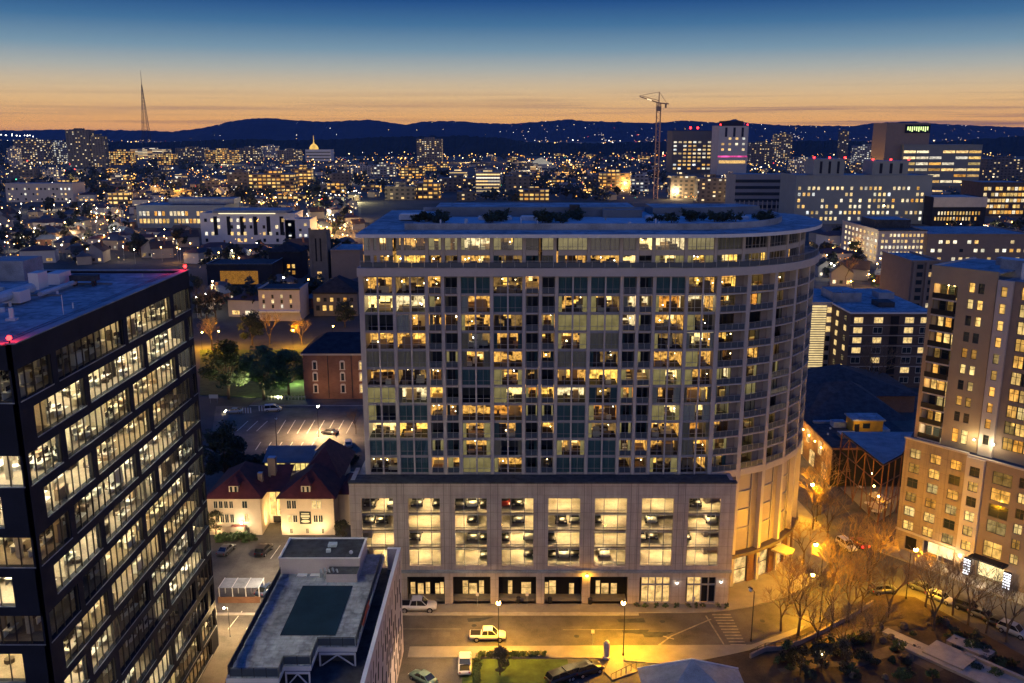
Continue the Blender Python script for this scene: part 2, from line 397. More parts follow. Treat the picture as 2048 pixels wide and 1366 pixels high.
# after sunset: orange band in the west (+Y), deep blue above
west = ramp(nt, [(0,(.78,.36,.10)),(.005,(.92,.43,.11)),(.0133,(.96,.48,.11)),(.0314,(.86,.53,.20)),(.047,(.66,.50,.29)),(.0647,(.41,.42,.37)),(.085,(.18,.29,.37)),(.110,(.055,.155,.29)),(.134,(.014,.068,.215)),(.26,(.008,.055,.24)),(1,(.007,.072,.36))])
nt.links.new(zz, west.inputs[0])
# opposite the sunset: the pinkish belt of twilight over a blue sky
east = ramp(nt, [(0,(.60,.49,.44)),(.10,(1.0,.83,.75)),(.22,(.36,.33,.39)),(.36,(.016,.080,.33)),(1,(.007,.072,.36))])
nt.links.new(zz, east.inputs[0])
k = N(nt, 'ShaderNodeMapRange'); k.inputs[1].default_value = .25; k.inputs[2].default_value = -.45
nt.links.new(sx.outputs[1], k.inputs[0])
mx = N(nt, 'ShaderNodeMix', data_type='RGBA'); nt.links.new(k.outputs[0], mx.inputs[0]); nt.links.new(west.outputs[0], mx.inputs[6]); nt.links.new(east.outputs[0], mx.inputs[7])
# thin streaks of cloud low over the hills, heavier to the north
mp = N(nt, 'ShaderNodeMapping'); mp.inputs['Scale'].default_value = (1.6,1.6,95); mp.inputs['Rotation'].default_value = (0,.012,0); nt.links.new(tc.outputs['Generated'], mp.inputs[0])
n1 = N(nt, 'ShaderNodeTexNoise', Scale=2.2, Detail=5, Roughness=.55); nt.links.new(mp.outputs[0], n1.inputs['Vector'])
c1 = N(nt, 'ShaderNodeMapRange'); c1.inputs[1].default_value = .48; c1.inputs[2].default_value = .66; nt.links.new(n1.outputs[0], c1.inputs[0])
c2 = N(nt, 'ShaderNodeMapRange'); c2.inputs[1].default_value = .05; c2.inputs[2].default_value = .012; nt.links.new(zz, c2.inputs[0])
c3 = N(nt, 'ShaderNodeMapRange'); c3.inputs[1].default_value = -.15; c3.inputs[2].default_value = .42; c3.inputs[3].default_value = .45; c3.inputs[4].default_value = .85; nt.links.new(sx.outputs[0], c3.inputs[0])
cl = mth(nt, 'MULTIPLY', mth(nt, 'MULTIPLY', c1.outputs[0], c2.outputs[0]), c3.outputs[0])
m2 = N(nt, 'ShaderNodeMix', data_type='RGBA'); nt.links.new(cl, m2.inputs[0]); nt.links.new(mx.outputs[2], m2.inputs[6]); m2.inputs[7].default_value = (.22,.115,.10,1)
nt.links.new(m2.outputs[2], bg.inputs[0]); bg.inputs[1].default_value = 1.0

# ---------------------------------------------------------------- lamps
def point(loc, power, col=(1,.5,.1), r=.15, name='point_light', parent=None):
    l = bpy.data.lights.new(name, 'POINT'); l.energy = power; l.color = col; l.shadow_soft_size = r
    o = bpy.data.objects.new(name, l); COL.objects.link(o); o.location = loc
    if parent is not None: o.parent = parent
    return o
def spot(loc, aim, power, col, ang=80, r=.15, parent=None):
    l = bpy.data.lights.new('spot_light', 'SPOT'); l.energy = power; l.color = col; l.spot_size = math.radians(ang); l.spot_blend = .8; l.shadow_soft_size = r
    o = bpy.data.objects.new('spot_light', l); COL.objects.link(o); o.location = loc
    o.rotation_euler = (Vector(aim)-Vector(loc)).to_track_quat('-Z', 'Y').to_euler()
    if parent is not None: o.parent = parent
    return o
SODIUM = (1,.45,.008)

# ---------------------------------------------------------------- ground, streets
m_ground, gnt, gb, _ = nm('town_ground')
gtc = N(gnt, 'ShaderNodeTexCoord'); gn = N(gnt, 'ShaderNodeTexNoise', Scale=.012, Detail=8, Roughness=.7); gnt.links.new(gtc.outputs['Object'], gn.inputs['Vector'])
gr = ramp(gnt, [(.35,(.02,.024,.018)),(.5,(.05,.048,.044)),(.62,(.085,.08,.072)),(.75,(.03,.032,.024))]); gnt.links.new(gn.outputs[0], gr.inputs[0])
gnt.links.new(gr.outputs[0], gb.inputs['Base Color']); gb.inputs['Roughness'].default_value = .95
struct('ground', MB().face([(-14000,-300,-.05),(14000,-300,-.05),(14000,13000,-.05),(-14000,13000,-.05)], m_ground))
def sheet(name, poly, z, m, label=None):
    return struct(name, MB().face([(x,y,z) for x,y in poly], m), label)
def slab(name, poly, z0, z1, m, side=None):
    a = sum(poly[i][0]*poly[(i+1)%len(poly)][1]-poly[(i+1)%len(poly)][0]*poly[i][1] for i in range(len(poly)))
    if a < 0: poly = poly[::-1]
    return struct(name, MB().prism(poly, z0, z1, side or kerbm, m, bottom=False))
sheet('street', [(-75,60),(130,60),(130,330),(-75,330)], -.02, asphalt)
# pavement round the apartment tower
arc = lambda cx, cy, r, a0, a1, n: [(cx+r*math.sin(math.radians(a0+(a1-a0)*i/n)), cy-r*math.cos(math.radians(a0+(a1-a0)*i/n))) for i in range(n+1)]
slab('pavement', [(-27,132.4),(28,132.4)]+arc(28,165.8,33.4,0,100,16)+[(58,232),(-27,232)], -.02, .14, paving)
slab('kerb_strip', [(-70,131.6),(20.5,131.6),(20.5,132.3),(-70,132.3)], -.02, .13, kerbm)
# south side: pavement, plaza and the park block
slab('pavement_south', [(-15.5,119.6),(-7.6,119.6),(-7.6,119.4),(12,119.4),(24,117.5),(34,120.2),(44.5,126.2),(46.5,128.6),(36.4,122.9),(-15.5,122.4)], -.02, .14, paving)
park = [gp(*p) for p in ((1455,1312),(1500,1302),(1560,1286),(1640,1244),(1750,1188),(1830,1196),(1905,1236),(2060,1320),(2060,1460),(1290,1460),(1290,1345))]
slab('park_ground', park, -.02, .16, earth)
# condo forecourt and pavement
u_c = (.63,-.777); n_c = (-.777,-.63)
def cp(s, w): return (72.4+u_c[0]*s+n_c[0]*w, 155.9+u_c[1]*s+n_c[1]*w)
slab('condo_pavement', [cp(-2,0),cp(-2,4.2),cp(60,4.2),cp(60,0)], -.02, .14, paving)
# lots
lot = [gp(*p) for p in ((418,905),(432,812),(735,812),(735,905))]
sheet('car_park', lot, -.01, asphalt2)
sheet('church_lot', [(-50,126),(-18,126),(-18,158),(-50,158)], -.012, asphalt2)
sheet('side_road', [(-75,246.5),(10,246.5),(10,252),(-75,252)], -.008, asphalt2)
slab('verge', [(-75,246),(-22,246),(-22,246.5),(-75,246.5)], -.02, .12, kerbm)
slab('lawn', [gp(*p) for p in ((400,700),(400,790),(612,800),(612,700))], -.02, .10, lawnm, lawnm)
slab('alley_pavement', [(-43.5,86),(-34.5,86),(-33.6,114),(-43.5,104)], -.02, .12, surf('pale_alley_paving', (.42,.34,.24), .8, .15, 1))
slab('lawn_strip', [(-7.1,108),(8.2,108),(8.2,119.0),(-7.1,119.0)], -.02, .15, lawnm, kerbm)
def stripes(name, segs, w, z, m=paint):
    mb = MB()
    for (x0,y0),(x1,y1) in segs:
        d = Vector((x1-x0, y1-y0)).normalized()*w/2; n = Vector((-d.y, d.x))
        mb.face([(x0-n.x,y0-n.y,z),(x0+n.x,y0+n.y,z),(x1+n.x,y1+n.y,z),(x1-n.x,y1-n.y,z)][::-1], m)
    o = mb.build(name); o['kind'] = 'structure'; return o
sg = []
for i in range(8): sg.append((gp(571-19.5*0+i*19.3, 838.5), gp(576+i*19.6-(0), 836.9) if 0 else gp(579+i*19.5+4, 834.5)))
sg = [(gp(555+i*19.6, 867), gp(571.5+i*19.4, 840)) for i in range(8)] + [(gp(474+i*19.6, 862), gp(496+i*19.5, 842)) for i in range(3)] + [(gp(511+i*21.3, 900), gp(521.5+i*21.3, 884)) for i in range(9)]
stripes('bay_marking', sg, .22, -.004)
stripes('lot_marking', [((-44.2+i*3.1,151.5),(-43.8+i*3.1,157)) for i in range(8)]+[((-44.6+i*2.9,127.5),(-44+i*2.9,133)) for i in range(4)], .14, -.006)
cw = []
for i in range(11):
    t = i/10; a = Vector((32.4,131.9)).lerp(Vector((33.3,123.1)), t); b = Vector((35.4,131.9)).lerp(Vector((35.7,123.1)), t)
    cw.append((tuple(a), tuple(b)))
m_fade = surf('faded_paint', (.27,.24,.18), .8, .4, 3)
stripes('crosswalk', cw, .4, -.012, m_fade)
stripes('stop_line', [((31.3,131.6),(32.3,123.2))], .25, -.013, m_fade)
A = [gp(*p) for p in ((1318,1290),(1342,1272),(1422,1238))]
stripes('turn_arrow', [(A[0],A[1]),(A[1],A[2]),(gp(1326,1272),gp(1348,1278)),(gp(1316,1290),gp(1356,1291))], .28, -.011, m_fade)
stripes('lane_line', [((-60,127.6),(-8,127.6)),((8,127.4),(20,127.4)),((59.5,170),(61,230)),((69,170),(71,230))], .12, -.014, m_fade)

# ---------------------------------------------------------------- hills
sky_y = [(-200,262),(0,262),(150,260),(290,262),(345,264),(400,258),(440,249),(470,242),(500,238),(540,237),(600,242),(640,244),(680,243),(740,240),(800,249),(812,250),(840,245),(870,243),(930,244),(1000,249),(1060,246),(1130,240),(1180,243),(1250,245),(1300,247),(1370,242),(1440,246),(1470,239),(1500,248),(1600,252),(1700,253),(1750,247),(1820,244),(1900,250),(1960,252),(2048,256),(2250,258)]
def lerp_tab(tab, x):
    for (a,b),(c,d) in zip(tab, tab[1:]):
        if a <= x <= c: return b+(d-b)*(x-a)/(c-a)
    return tab[-1][1]
m_hill = surf('forest_hillside', (.014,.02,.03), .95, .5, .02, fine=.6)
hb = MB(); rr = random.Random(3); cols = 420; hv = []
for i in range(cols+1):
    px = -180+i*2400/cols; top = lerp_tab(sky_y, px)-rr.uniform(0,1.6)-max(0, math.sin(px*.21)+math.sin(px*.083+1))*.5
    x, z = yp(px, top, 9200.0); hv.append((x, z))
hb.grid(lambda u, v: (hv[round(u*cols)][0]*(1-.10*(1-v)), 9200-1500*(1-v), -20+(hv[round(u*cols)][1]+20)*(v**1.3)+(math.sin(u*140+v*7)*9+math.sin(u*61+v*11)*14)*v*(1-v)), cols, 10, m_hill)
struct('hills', hb)
mid_y = [(-200,284),(0,283),(130,281),(300,287),(420,282),(500,280),(600,282),(680,279),(760,275),(850,274),(920,273),(1000,277),(1060,286),(1150,288),(1300,285),(1400,284),(1500,287),(1580,283),(1700,283),(1800,288),(1900,284),(2000,277),(2060,272),(2250,272)]
m_wood = surf('dark_woodland', (.012,.014,.012), .95, .5, .05, fine=1)
hb = MB(); hv = []; cols = 500
for i in range(cols+1):
    px = -150+i*2350/cols; top = lerp_tab(mid_y, px)-rr.uniform(0,3.2)
    x, z = yp(px, top, 3400.0); hv.append((x, z))
hb.grid(lambda u, v: (hv[round(u*cols)][0]*(1-.12*(1-v)), 3400-420*(1-v), -4+(hv[round(u*cols)][1]+4)*v+rr.uniform(-3,3)*v*(1-v)*2), cols, 7, m_wood)
struct('hill_woodland', hb)
# ================================================================= the apartment tower
at = thing('apartment_tower', 'large rounded apartment tower with lit windows, grey piers and a glazed parking podium', 'apartment tower', (0,135,0))
OFF = (0,-135,0)
def part(mb, name, parent=at, **k):          # geometry is given in world metres; parts hang under the thing's base
    return mb.build(name, parent, OFF if parent is at else None, **k)
MOD = 2.55; X0 = -23.6; AR = 26.8; ACX, ACY = 28.0, 165.8; S_ARC = ACX-X0
def FP(s, off=0.0):
    if s <= S_ARC: return (X0+s, 139-off)
    a = (s-S_ARC)/AR
    return (ACX+(AR+off)*math.sin(a), ACY-(AR+off)*math.cos(a))
def sA(deg): return S_ARC+AR*math.radians(deg)
def bay(sa, sb, off=0.0):
    p, q = Vector(FP(sa, off)), Vector(FP(sb, off))
    return frameM(p, q-p), (q-p).length
kind_k = 'p.p.pp'                             # unused marker
pairs = [(0,2),(2,4),(6,8),(8,10),(12,14),(14,16),(18,20),(20,22)]
singles = [(4,5),(5,6),(10,11),(11,12),(16,17),(17,18)]
curve = [sA(d) for d in (9.62,21,33,45,57,69,81,93)]
order = sorted([(a*MOD,b*MOD,'pair') for a,b in pairs]+[(a*MOD,b*MOD,'single') for a,b in singles])+[(curve[i],curve[i+1],'curve') for i in range(7)]
codes = ['omwwWm.ggggWWgg...','owommm.gomW.WwWw..o','mmo.tmm.ttt.tmmww.','WWm.ot..mmwwwWm.w.','.ooooM.mggw.mm....','oo..mm.mog..mWmw..','gg..mm.mgm..ooo.o.','mmo.tom.owwWWo.wm.','gWw..Www mw.owwgg.','.tmmow..tw..WwWg..','Ww..om.otm..owmww.','tt..o...otooowwww.','mtmmgm.mttmmmmmw..']
FH = (54.2-21.4)/11.0
floors = [(57.75, 2.55), (55.0, 2.6)] + [(21.4+FH*(10-i), FH) for i in range(11)]     # (floor level, storey height) from the top
top_off = -2.0
# -- structure
wallm = m_conc2
def strip(name, z0, z1, off0, off1, sa=0.0, sb=sA(93), m=wallm, top=None, step=3.0, parent=at):
    """band that follows the facade from offset off0 (outer) to off1 (inner)"""
    n1 = max(1, int((min(sb,S_ARC)-sa)/60)+1); ss = [sa] + ([S_ARC] if sb > S_ARC else []) 
    if sb > S_ARC:
        n = max(2, int((sb-S_ARC)/step)); ss += [S_ARC+(sb-S_ARC)*(i+1)/n for i in range(n)]
    else: ss.append(sb)
    poly = [FP(s, off0) for s in ss]+[FP(s, off1) for s in reversed(ss)]
    return part(MB().prism(poly, z0, z1, m, top), name, parent)
pier_me = {}
def pier(s, w, d, z0, z1, off=0.0, m=wallm, name='pier'):
    M, L = bay(s-w/2, s+w/2, off)
    return part(MB(M).box(0, L, 0, d, z0, z1, m), name)
for kk in (0,2,4,5,6,8,10,11,12,14,16,17,18,20):
    pier(kk*MOD, .5 if kk else .8, .75, 21.2, 54.2)
for kk in (1,3,7,9,13,15,19,21): pier(kk*MOD, .26, .3, 21.2, 54.2, name='slim_pier')
for s in curve: pier(s, .7, 1.3, .1, 54.2)
for kk in (1,2.5,4,5,6,8,10,11.9,14,16,17,18,20,22): pier(kk*MOD, .5, .6, 55.5, 60.2, top_off)
for s in curve[1:]: pier(s, .55, .6, 55.5, 60.2, top_off)
for i in range(11):                           # spandrels at each floor
    z = floors[2+i][0]
    mb = MB()
    for sa, sb, kd in order:
        if kd != 'pair': continue
        M, L = bay(sa, sb); mb.M = M; mb.box(.26, L-.26, .24, .5, z-.15, z+.13, m_frame)
    o = part(mb, 'spandrel')
mb = MB()
for sa, sb, kd in order:
    M, L = bay(sa, sb, top_off); mb.M = M; mb.box(.3, L-.3, .06, .5, 57.16, 57.95, wallm).box(.3, L-.3, .06, .5, 59.94, 60.19, wallm)
part(mb, 'upper_spandrel')
strip('cornice', 54.2, 55.5, .55, -3.2, sa=-.5, m=m_conc2, top=m_roof)
# left flank wall, back wall
part(MB().box(-23.99, -23.3, 139.02, 180, .1, 54.2, wallm).box(-22.3,-21.8,141.02,179,55.5,60.2,wallm), 'flank_wall')
back_arc = [FP(S_ARC+AR*math.radians(93+i*8), -1.75) for i in range(8)]
part(MB().prism([FP(sA(93),-1.8)]+back_arc[1:]+[(30,190),(-23.3,179),(-23.3,178),(29,188)]+[(p[0]-.8,p[1]-.6) for p in back_arc[:0:-1]], .1, 60.2, wallm), 'rear_wall')
# roof: projecting eave slab, upstand, penthouse
def outline(off, yb):
    return [(X0-(-0.1)-off, 139-off), (ACX, 139-off)]+[FP(S_ARC+AR*math.radians(a), off) for a in (6,12,18,24,30,36,42,48,54,60,66,72,78,84,90,96,102,108)]+[(45,yb),(X0-off,yb)]
part(MB().prism(outline(.6,183), 60.2, 60.75, m_white, m_roof), 'eave_slab')
ou, oi = outline(-6.2,178), outline(-6.6,177.6)
mb = MB()
for a in range(len(ou)-1):
    mb.prism([ou[a],ou[a+1],oi[a+1],oi[a]], 60.75, 61.75, m_metal)
part(mb, 'roof_upstand')
part(MB().prism(outline(-6.62,177.5), 60.75, 60.95, m_roofl), 'roof_deck')
part(MB().box(-14,22.5,166,177,60.95,62.7,m_mech,m_roof), 'plant_room')
part(MB().box(10.5,12.3,164.6,166,60.95,63.2,m_roofd), 'stair_head'); part(MB().box(16.5,23.6,164.2,165.98,60.95,62.4,m_mech,m_roof), 'stair_head')
part(MB().prism([(26,167),(40,168.5),(47,172),(44,177),(26,177)], 60.95, 62.5, m_mech, m_roof), 'curved_plant_room')
for x, y, w, d, h in ((-20,160,4,3,.9),(1.5,159,5,2.2,.6),(4,157.5,3,2,.5),(24,160.5,5,3,.5),(-6,160,6,2.4,.5),(37,160,5,4,.45)):
    part(MB().box(x,x+w,y,y+d,60.95,60.95+h,m_roofl).box(x+.2,x+w-.2,y+.2,y+d-.2,60.95+h,60.95+h+.12,m_white), 'skylight')
for i in range(26):
    x, y = R.uniform(-20,38), R.uniform(147.5,163); hq = R.uniform(.25,.9)
    part(MB().tube((x,y,60.95),(x,y,60.95+hq),R.choice((.08,.14,.3)),R.choice((m_white,m_mech,m_roofl)),n=8), 'roof_vent')
for i in range(5): part(MB().box(-16+i*11,-8+i*11,146.4+i*.9,146.6+i*.9,60.96,61.1,m_white), 'roof_pipe')
# -- rooms, windows, balconies
def room(mb, fb, L, z, h, code, rg, y0, x0=.12, depth=4.6):
    ceil = z+h-.22 if h > 2.8 else z+h-.42; fl = z+.03; xa, xb = x0, L-x0
    wm, cm = {'W':(E_W,E_Wc),'w':(E_w,E_wc),'o':(E_o,E_oc),'m':(E_m,m_roomdark)}.get(code, (m_roomdark,m_roomdark))
    if code == 'm' and rg.random() < .4: wm = E_o
    if code == 'w': wm = rg.choice((E_w,E_w,E_w2,E_w3))
    if code == 'W' and rg.random() < .35: wm = E_w3
    D = y0+depth*rg.uniform(.75,1.15)
    mb.face([(xa,D,fl),(xb,D,fl),(xb,D,ceil),(xa,D,ceil)], wm)
    mb.face([(xa,y0,fl),(xa,D,fl),(xa,D,ceil),(xa,y0,ceil)], wm if rg.random()<.75 else m_roomdark); mb.face([(xb,D,fl),(xb,y0,fl),(xb,y0,ceil),(xb,D,ceil)], wm if rg.random()<.75 else m_roomdark)
    mb.face([(xa,y0,fl),(xb,y0,fl),(xb,D,fl),(xa,D,fl)], m_wood); mb.face([(xa,D,ceil),(xb,D,ceil),(xb,y0,ceil),(xa,y0,ceil)], cm)
    W_ = xb-xa
    if code in 'WwomM':
        for q in range(rg.randint(4,8) if W_ > 3 else rg.randint(2,3)):
            f = rg.choice((m_furn,m_furn,m_furn2,m_curw)); w = rg.uniform(.4,1.9); x = rg.uniform(xa+.1, max(xa+.15, xb-w-.1)); y = rg.uniform(y0+.4, D-1.1); hh = rg.choice((.45,.75,.8,1.0,1.9 if rg.random()<.4 else .6))
            fb.box(x, min(x+w,xb-.05), y, y+rg.uniform(.4,.95), fl, fl+hh, f)
            if rg.random() < .4: fb.box(x, min(x+w,xb-.05), y+.96, y+1.08, fl, fl+hh+.4, f)
        for q in range(rg.randint(1,3)):
            w = rg.uniform(.3,1.0); x = rg.uniform(xa+.1, max(xa+.12,xb-w-.1)); zq = fl+rg.uniform(.9,1.5)
            fb.box(x, x+w, D-.06, D-.02, zq, zq+rg.uniform(.4,.8), rg.choice((m_furn,m_furn2,m_curb,m_roomdark)))
    if code in 'mo':
        for q in range(rg.randint(1,4) if W_ > 3 else rg.randint(0,2)):
            w = rg.uniform(.25,1.1); x = rg.uniform(xa+.1, max(xa+.12,xb-w-.1)); zq = fl+rg.choice((.3,.9,1.4,1.8)); hq = rg.choice((.12,.3,.7,1.1))
            fb.box(x, min(x+w,xb-.03), D-.14, D-.07, zq, min(zq+hq,ceil-.05), rg.choice((E_w,E_w,E_W,E_o)))  # glowing panels added on the back wall for golden glints
    if code in 'Wwom':
        for q in range(rg.choice((0,1,1,2)) if code != 'm' else rg.choice((0,1,2,3))):
            fb.ball((rg.uniform(xa+.2,xb-.2), rg.uniform(y0+.5,D-.6), fl+rg.choice((1.1,1.5,2.1))), rg.uniform(.07,.13), rg.choice((E_lamp,E_lamp,E_lampw)))
def win_mesh(L, zb, zt, y, cols, transom, fm=m_frame, fw=.07):
    f = MB(); g = MB()
    f.box(0,fw,y-.05,y+.05,zb,zt,fm).box(L-fw,L,y-.05,y+.05,zb,zt,fm).box(fw,L-fw,y-.05,y+.05,zb,zb+fw,fm).box(fw,L-fw,y-.05,y+.05,zt-fw,zt,fm)
    for c, w in cols: f.box(c-w/2,c+w/2,y-.07,y+.06,zb+fw,zt-fw,fm)
    if transom:
        xs = [fw]+[v for c, w in cols for v in (c-w/2, c+w/2)]+[L-fw]
        for a, b in zip(xs[::2], xs[1::2]): f.box(a,b,y-.045,y+.045,zb+transom,zb+transom+.05,fm)
    g.face([(fw*.5,y,zb+.02),(L-fw*.5,y,zb+.02),(L-fw*.5,y,zt-.02),(fw*.5,y,zt-.02)], m_glass)
    return f.mesh('window_frame'), g.mesh('window_pane')
Lp = 2*MOD-.52
me_pair = win_mesh(Lp, 0, 2.66, .3, [(Lp*.25,.05),(Lp*.75,.05)], .72)
me_top = win_mesh(2*MOD-.5, 0, 1.98, .3, [(Lp*.17,.05),(Lp*.34,.12),(Lp*.5,.05),(Lp*.68,.12),(Lp*.84,.05)], .5)
me_top1 = win_mesh(MOD-.5, 0, 1.98, .3, [(1.02,.06)], .5)
me_door = win_mesh(MOD-.62, 0, 2.5, .95, [(.96,.06)], 0)
def curt_mesh(m):
    return MB().grid(lambda u, v: (u, .05*math.sin(u*34)+.02*math.sin(u*77), v), 30, 1, m).mesh('curtain')
curts = {c: curt_mesh(m) for c, m in (('t',m_curt),('g',m_curb),('w',m_curw),('G',m_curg))}
rail_cache = {}
def railing_mesh(L, h=1.0, panel=m_railg, post=m_rail, n=None):
    n = n or max(2, round(L/1.1)); mb = MB()
    for i in range(n+1):
        x = .04+(L-.08)*i/n; mb.box(x-.03,x+.03,-.03,.03,0,h,post)
        if i < n: mb.box(x+.04, x+(L-.08)/n-.04, -.012,.012,.1,h-.09,panel)
    mb.box(0,L,-.035,.035,h,h+.055,post)
    return mb.mesh('railing')
for fi, (z, h) in enumerate(floors):
    inb, fur = MB(), MB(); rg = random.Random(100+fi)
    code_row = codes[fi]; top = fi < 2
    for bi, (sa, sb, kd) in enumerate(order):
        if fi == 1 and kd == 'curve' and bi > 19: pass
        code = code_row[bi] if bi < len(code_row) else rg.choice('....om')
        if code in ' M': code = 'w' if code == ' ' else 'm'
        if kd == 'curve' and bi >= 19: code = rg.choice('...om')
        M, L = bay(sa, sb, top_off if top else 0.0)
        inb.M = M; fur.M = M
        rec = .42 if (kd == 'pair' or top) else (1.05 if kd == 'single' else 1.25)
        room(inb, fur, L, z, h, code, rg, rec+.05, x0=.16)
        loc = M.translation+Vector(OFF); rot = math.atan2(M[1][0], M[0][0])
        def hang(me, name, dx, dz, parent=at):
            p = M @ Vector((dx,0,dz)); return put(name, me, parent, tuple(p+Vector(OFF)), rot)
        if top:
            if kd == 'single': o = hang(me_top1[0], 'penthouse_window', .25, z+.2); put('window_pane', me_top1[1], o)
            else:
                sc = (L-.5)/(2*MOD-.5)
                o = hang(me_top[0], 'penthouse_window', .25, z+.2); o.scale = (sc,1,1); put('window_pane', me_top[1], o)
            cl, ch_ = (L-.5), 2.0
        elif kd == 'pair':
            o = hang(me_pair[0], 'window', .26, z+.135); put('window_pane', me_pair[1], o); cl, ch_ = Lp, 2.62
        elif kd == 'single':
            o = hang(me_door[0], 'balcony_door', .31, z+.14); put('window_pane', me_door[1], o); cl, ch_ = MOD-.62, 2.5
        else:
            key = round(L,2)
            if key not in rail_cache:
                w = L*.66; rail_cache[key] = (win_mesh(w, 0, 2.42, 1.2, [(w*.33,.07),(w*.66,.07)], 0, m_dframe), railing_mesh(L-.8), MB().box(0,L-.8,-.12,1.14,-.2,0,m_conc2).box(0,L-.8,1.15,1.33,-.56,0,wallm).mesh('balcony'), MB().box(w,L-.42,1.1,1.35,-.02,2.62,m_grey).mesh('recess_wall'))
            wm_, rl, sl, rw = rail_cache[key]
            o = hang(wm_[0], 'sliding_door', .4, z+.12); put('window_pane', wm_[1], o); cl, ch_ = L*.66, 2.4
            b = hang(sl, 'curved_balcony', .4, z+.1); put('railing', rl, b)
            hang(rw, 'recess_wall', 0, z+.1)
        if kd == 'single' and not top:
            if 's' not in rail_cache: rail_cache['s'] = (railing_mesh(MOD-.62), MB().box(0,MOD-.62,.02,.88,-.24,0,m_conc2).box(0,MOD-.62,.89,1.06,-.52,0,wallm).mesh('balcony'))
            b = hang(rail_cache['s'][1], 'balcony', .31, z+.12); r_ = put('railing', rail_cache['s'][0], b); r_.location = (0,.12,0)
        # curtains
        yy = {'pair':.42,'single':1.12,'curve':1.35}[kd] if not top else .42
        cc = []
        if code == 't': cc = [('t', 0, 1)] if rg.random() < .6 else [('t',0,.48),('t',.5,1)]
        elif code == 'g': cc = [('G' if rg.random() < .55 else 'g', 0, 1)]
        elif rg.random() < .6:
            k_ = rg.choice('GgGw' if code in 'Wwo' else 'ttgGG')
            cc = [(k_, 0, rg.choice((.14,.2,.26,.3,.46)))]
            if rg.random() < .6: cc.append((k_, 1-rg.choice((.16,.24,.3)), 1))
        for k_, a, b in cc:
            q = put('curtain', curts[k_], o, (a*cl/(o.scale[0] or 1)+.03, yy, .04), 0, ((b-a)*cl/(o.scale[0] or 1)-.06, 1, ch_-.1))
    part(inb, 'room_shell'); 
    f = part(fur, 'room_furnishing'); f['kind'] = 'stuff'
# terrace railing on the cornice
mb = MB()
segs = [(i*2.0, i*2.0+2.0) for i in range(0, 26)]+[(sA(i*4), sA(i*4+4)) for i in range(0, 23)]
for sa, sb in segs:
    M, L = bay(sa, sb, .35); mb.M = M
    mb.box(0,.06,0,.05,55.5,56.55,m_rail).box(.09,L-.02,.015,.03,55.6,56.4,m_railg).box(0,L,-.01,.06,56.55,56.62,m_rail)
part(mb, 'terrace_railing')
# -- podium: parking levels behind big openings
P0 = -26.1; cen = [-21.7+7.53*i for i in range(8)]
ops = [(c-2.57,c+2.57,6.95,18.8) for c in cen]
gnd = [(c-3.1,c+3.1,.14,5.0) for c in cen[1:6]]+[(cen[6]-2.5,cen[6]+2.5,.3,4.9),(cen[7]-2.4,cen[7]+2.5,.3,4.9),(cen[0]-2.6,cen[0]+2.6,.14,5.0)]
M = frameM((0,135,0),(1,0))
mb = MB(M); mb.wall(35.9, 6.3, 21.35, .7, ops, m_conc, x0=P0); part(mb, 'podium_wall')
mb = MB(M); mb.wall(35.5, .1, 5.75, .8, gnd, m_conc, y=.12, x0=P0+.2); part(mb, 'ground_floor_wall')
part(MB(M).box(P0-.05,35.95,-.18,.9,5.76,6.28,m_metal), 'string_course')
part(MB(M).box(P0-.12,36.0,-.14,.85,21.36,21.6,m_roofd), 'podium_coping')
for c in cen[:-1]:
    x = c+3.76
    part(MB(M).box(x-.62,x-.52,-.05,0,6.3,21.3,m_grey).box(x+.52,x+.62,-.05,0,6.3,21.3,m_grey), 'joint_moulding')
part(MB().box(P0,P0+.7,135.72,142,.1,21.35,m_conc).box(35.2,35.88,135.72,139.5,.1,21.35,m_conc), 'podium_side_wall')
part(MB().box(P0+.72,35.18,135.9,138.9,21.0,21.34,m_roofd), 'podium_terrace')
m_pcon = surf('car_park_concrete', (.46,.42,.35), .8, .4, .8)
m_pwall = surf('car_park_paint', (.62,.58,.48), .8, .15, 1)
E_tube = emit('fluorescent_tube', (1,.70,.31), 330, sample=True)
lv = [6.6, 9.75, 12.75, 15.75, 18.75]
for i in range(4):
    part(MB().box(P0+.72,35.18,135.75,158,lv[i],lv[i]+.28,m_pcon), 'parking_slab')
part(MB().box(P0+.72,35.18,135.75,158,18.95,20.9,m_pcon), 'parking_ceiling')
part(MB().box(P0+.72,35.18,158.02,158.4,6.6,20.9,m_pwall), 'parking_back_wall')
for c in cen[:-1]:
    for y in (137.2, 147):
        part(MB().box(c+3.5,c+4.0,y,y+.55,6.9,18.9,m_pwall), 'parking_column')
for i, (xa, xb, ya) in enumerate(((-2,12,141),(13,26,140.5),(20,34,139.6),(4,20,142))):
    part(MB().face([(xa,ya,lv[i]+.3),(xb,ya,lv[i]+2.2),(xb,ya+5,lv[i]+2.2),(xa,ya+5,lv[i]+.3)], m_pcon).face([(xa,ya,lv[i]+.3),(xa,ya,lv[i]+1.1),(xb,ya,lv[i]+3.0),(xb,ya,lv[i]+2.2)][::-1], m_pwall), 'parking_ramp')
for i in range(4):
    for c in cen:
        part(MB().box(c-2.56,c+2.56,135.82,135.86,lv[i]+.62,lv[i]+.68,m_rail), 'guard_rail')
        part(MB().box(c+3.3,c+4.2,136,157.9,(lv[i+1] if i < 3 else 18.95)-.5,(lv[i+1] if i < 3 else 18.95)-.01,m_pcon), 'ceiling_beam')
tube_me = MB().box(-.7,.7,-.09,.09,-.07,0,E_tube).mesh('tube_light')
for i in range(4):
    zt = (lv[i+1] if i < 3 else 18.95)-.02
    for j, c in enumerate(cen):
        for y in (139.2, 148.5):
            put('tube_light', tube_me, at, (c+R.uniform(-.8,.8), y-135, zt))
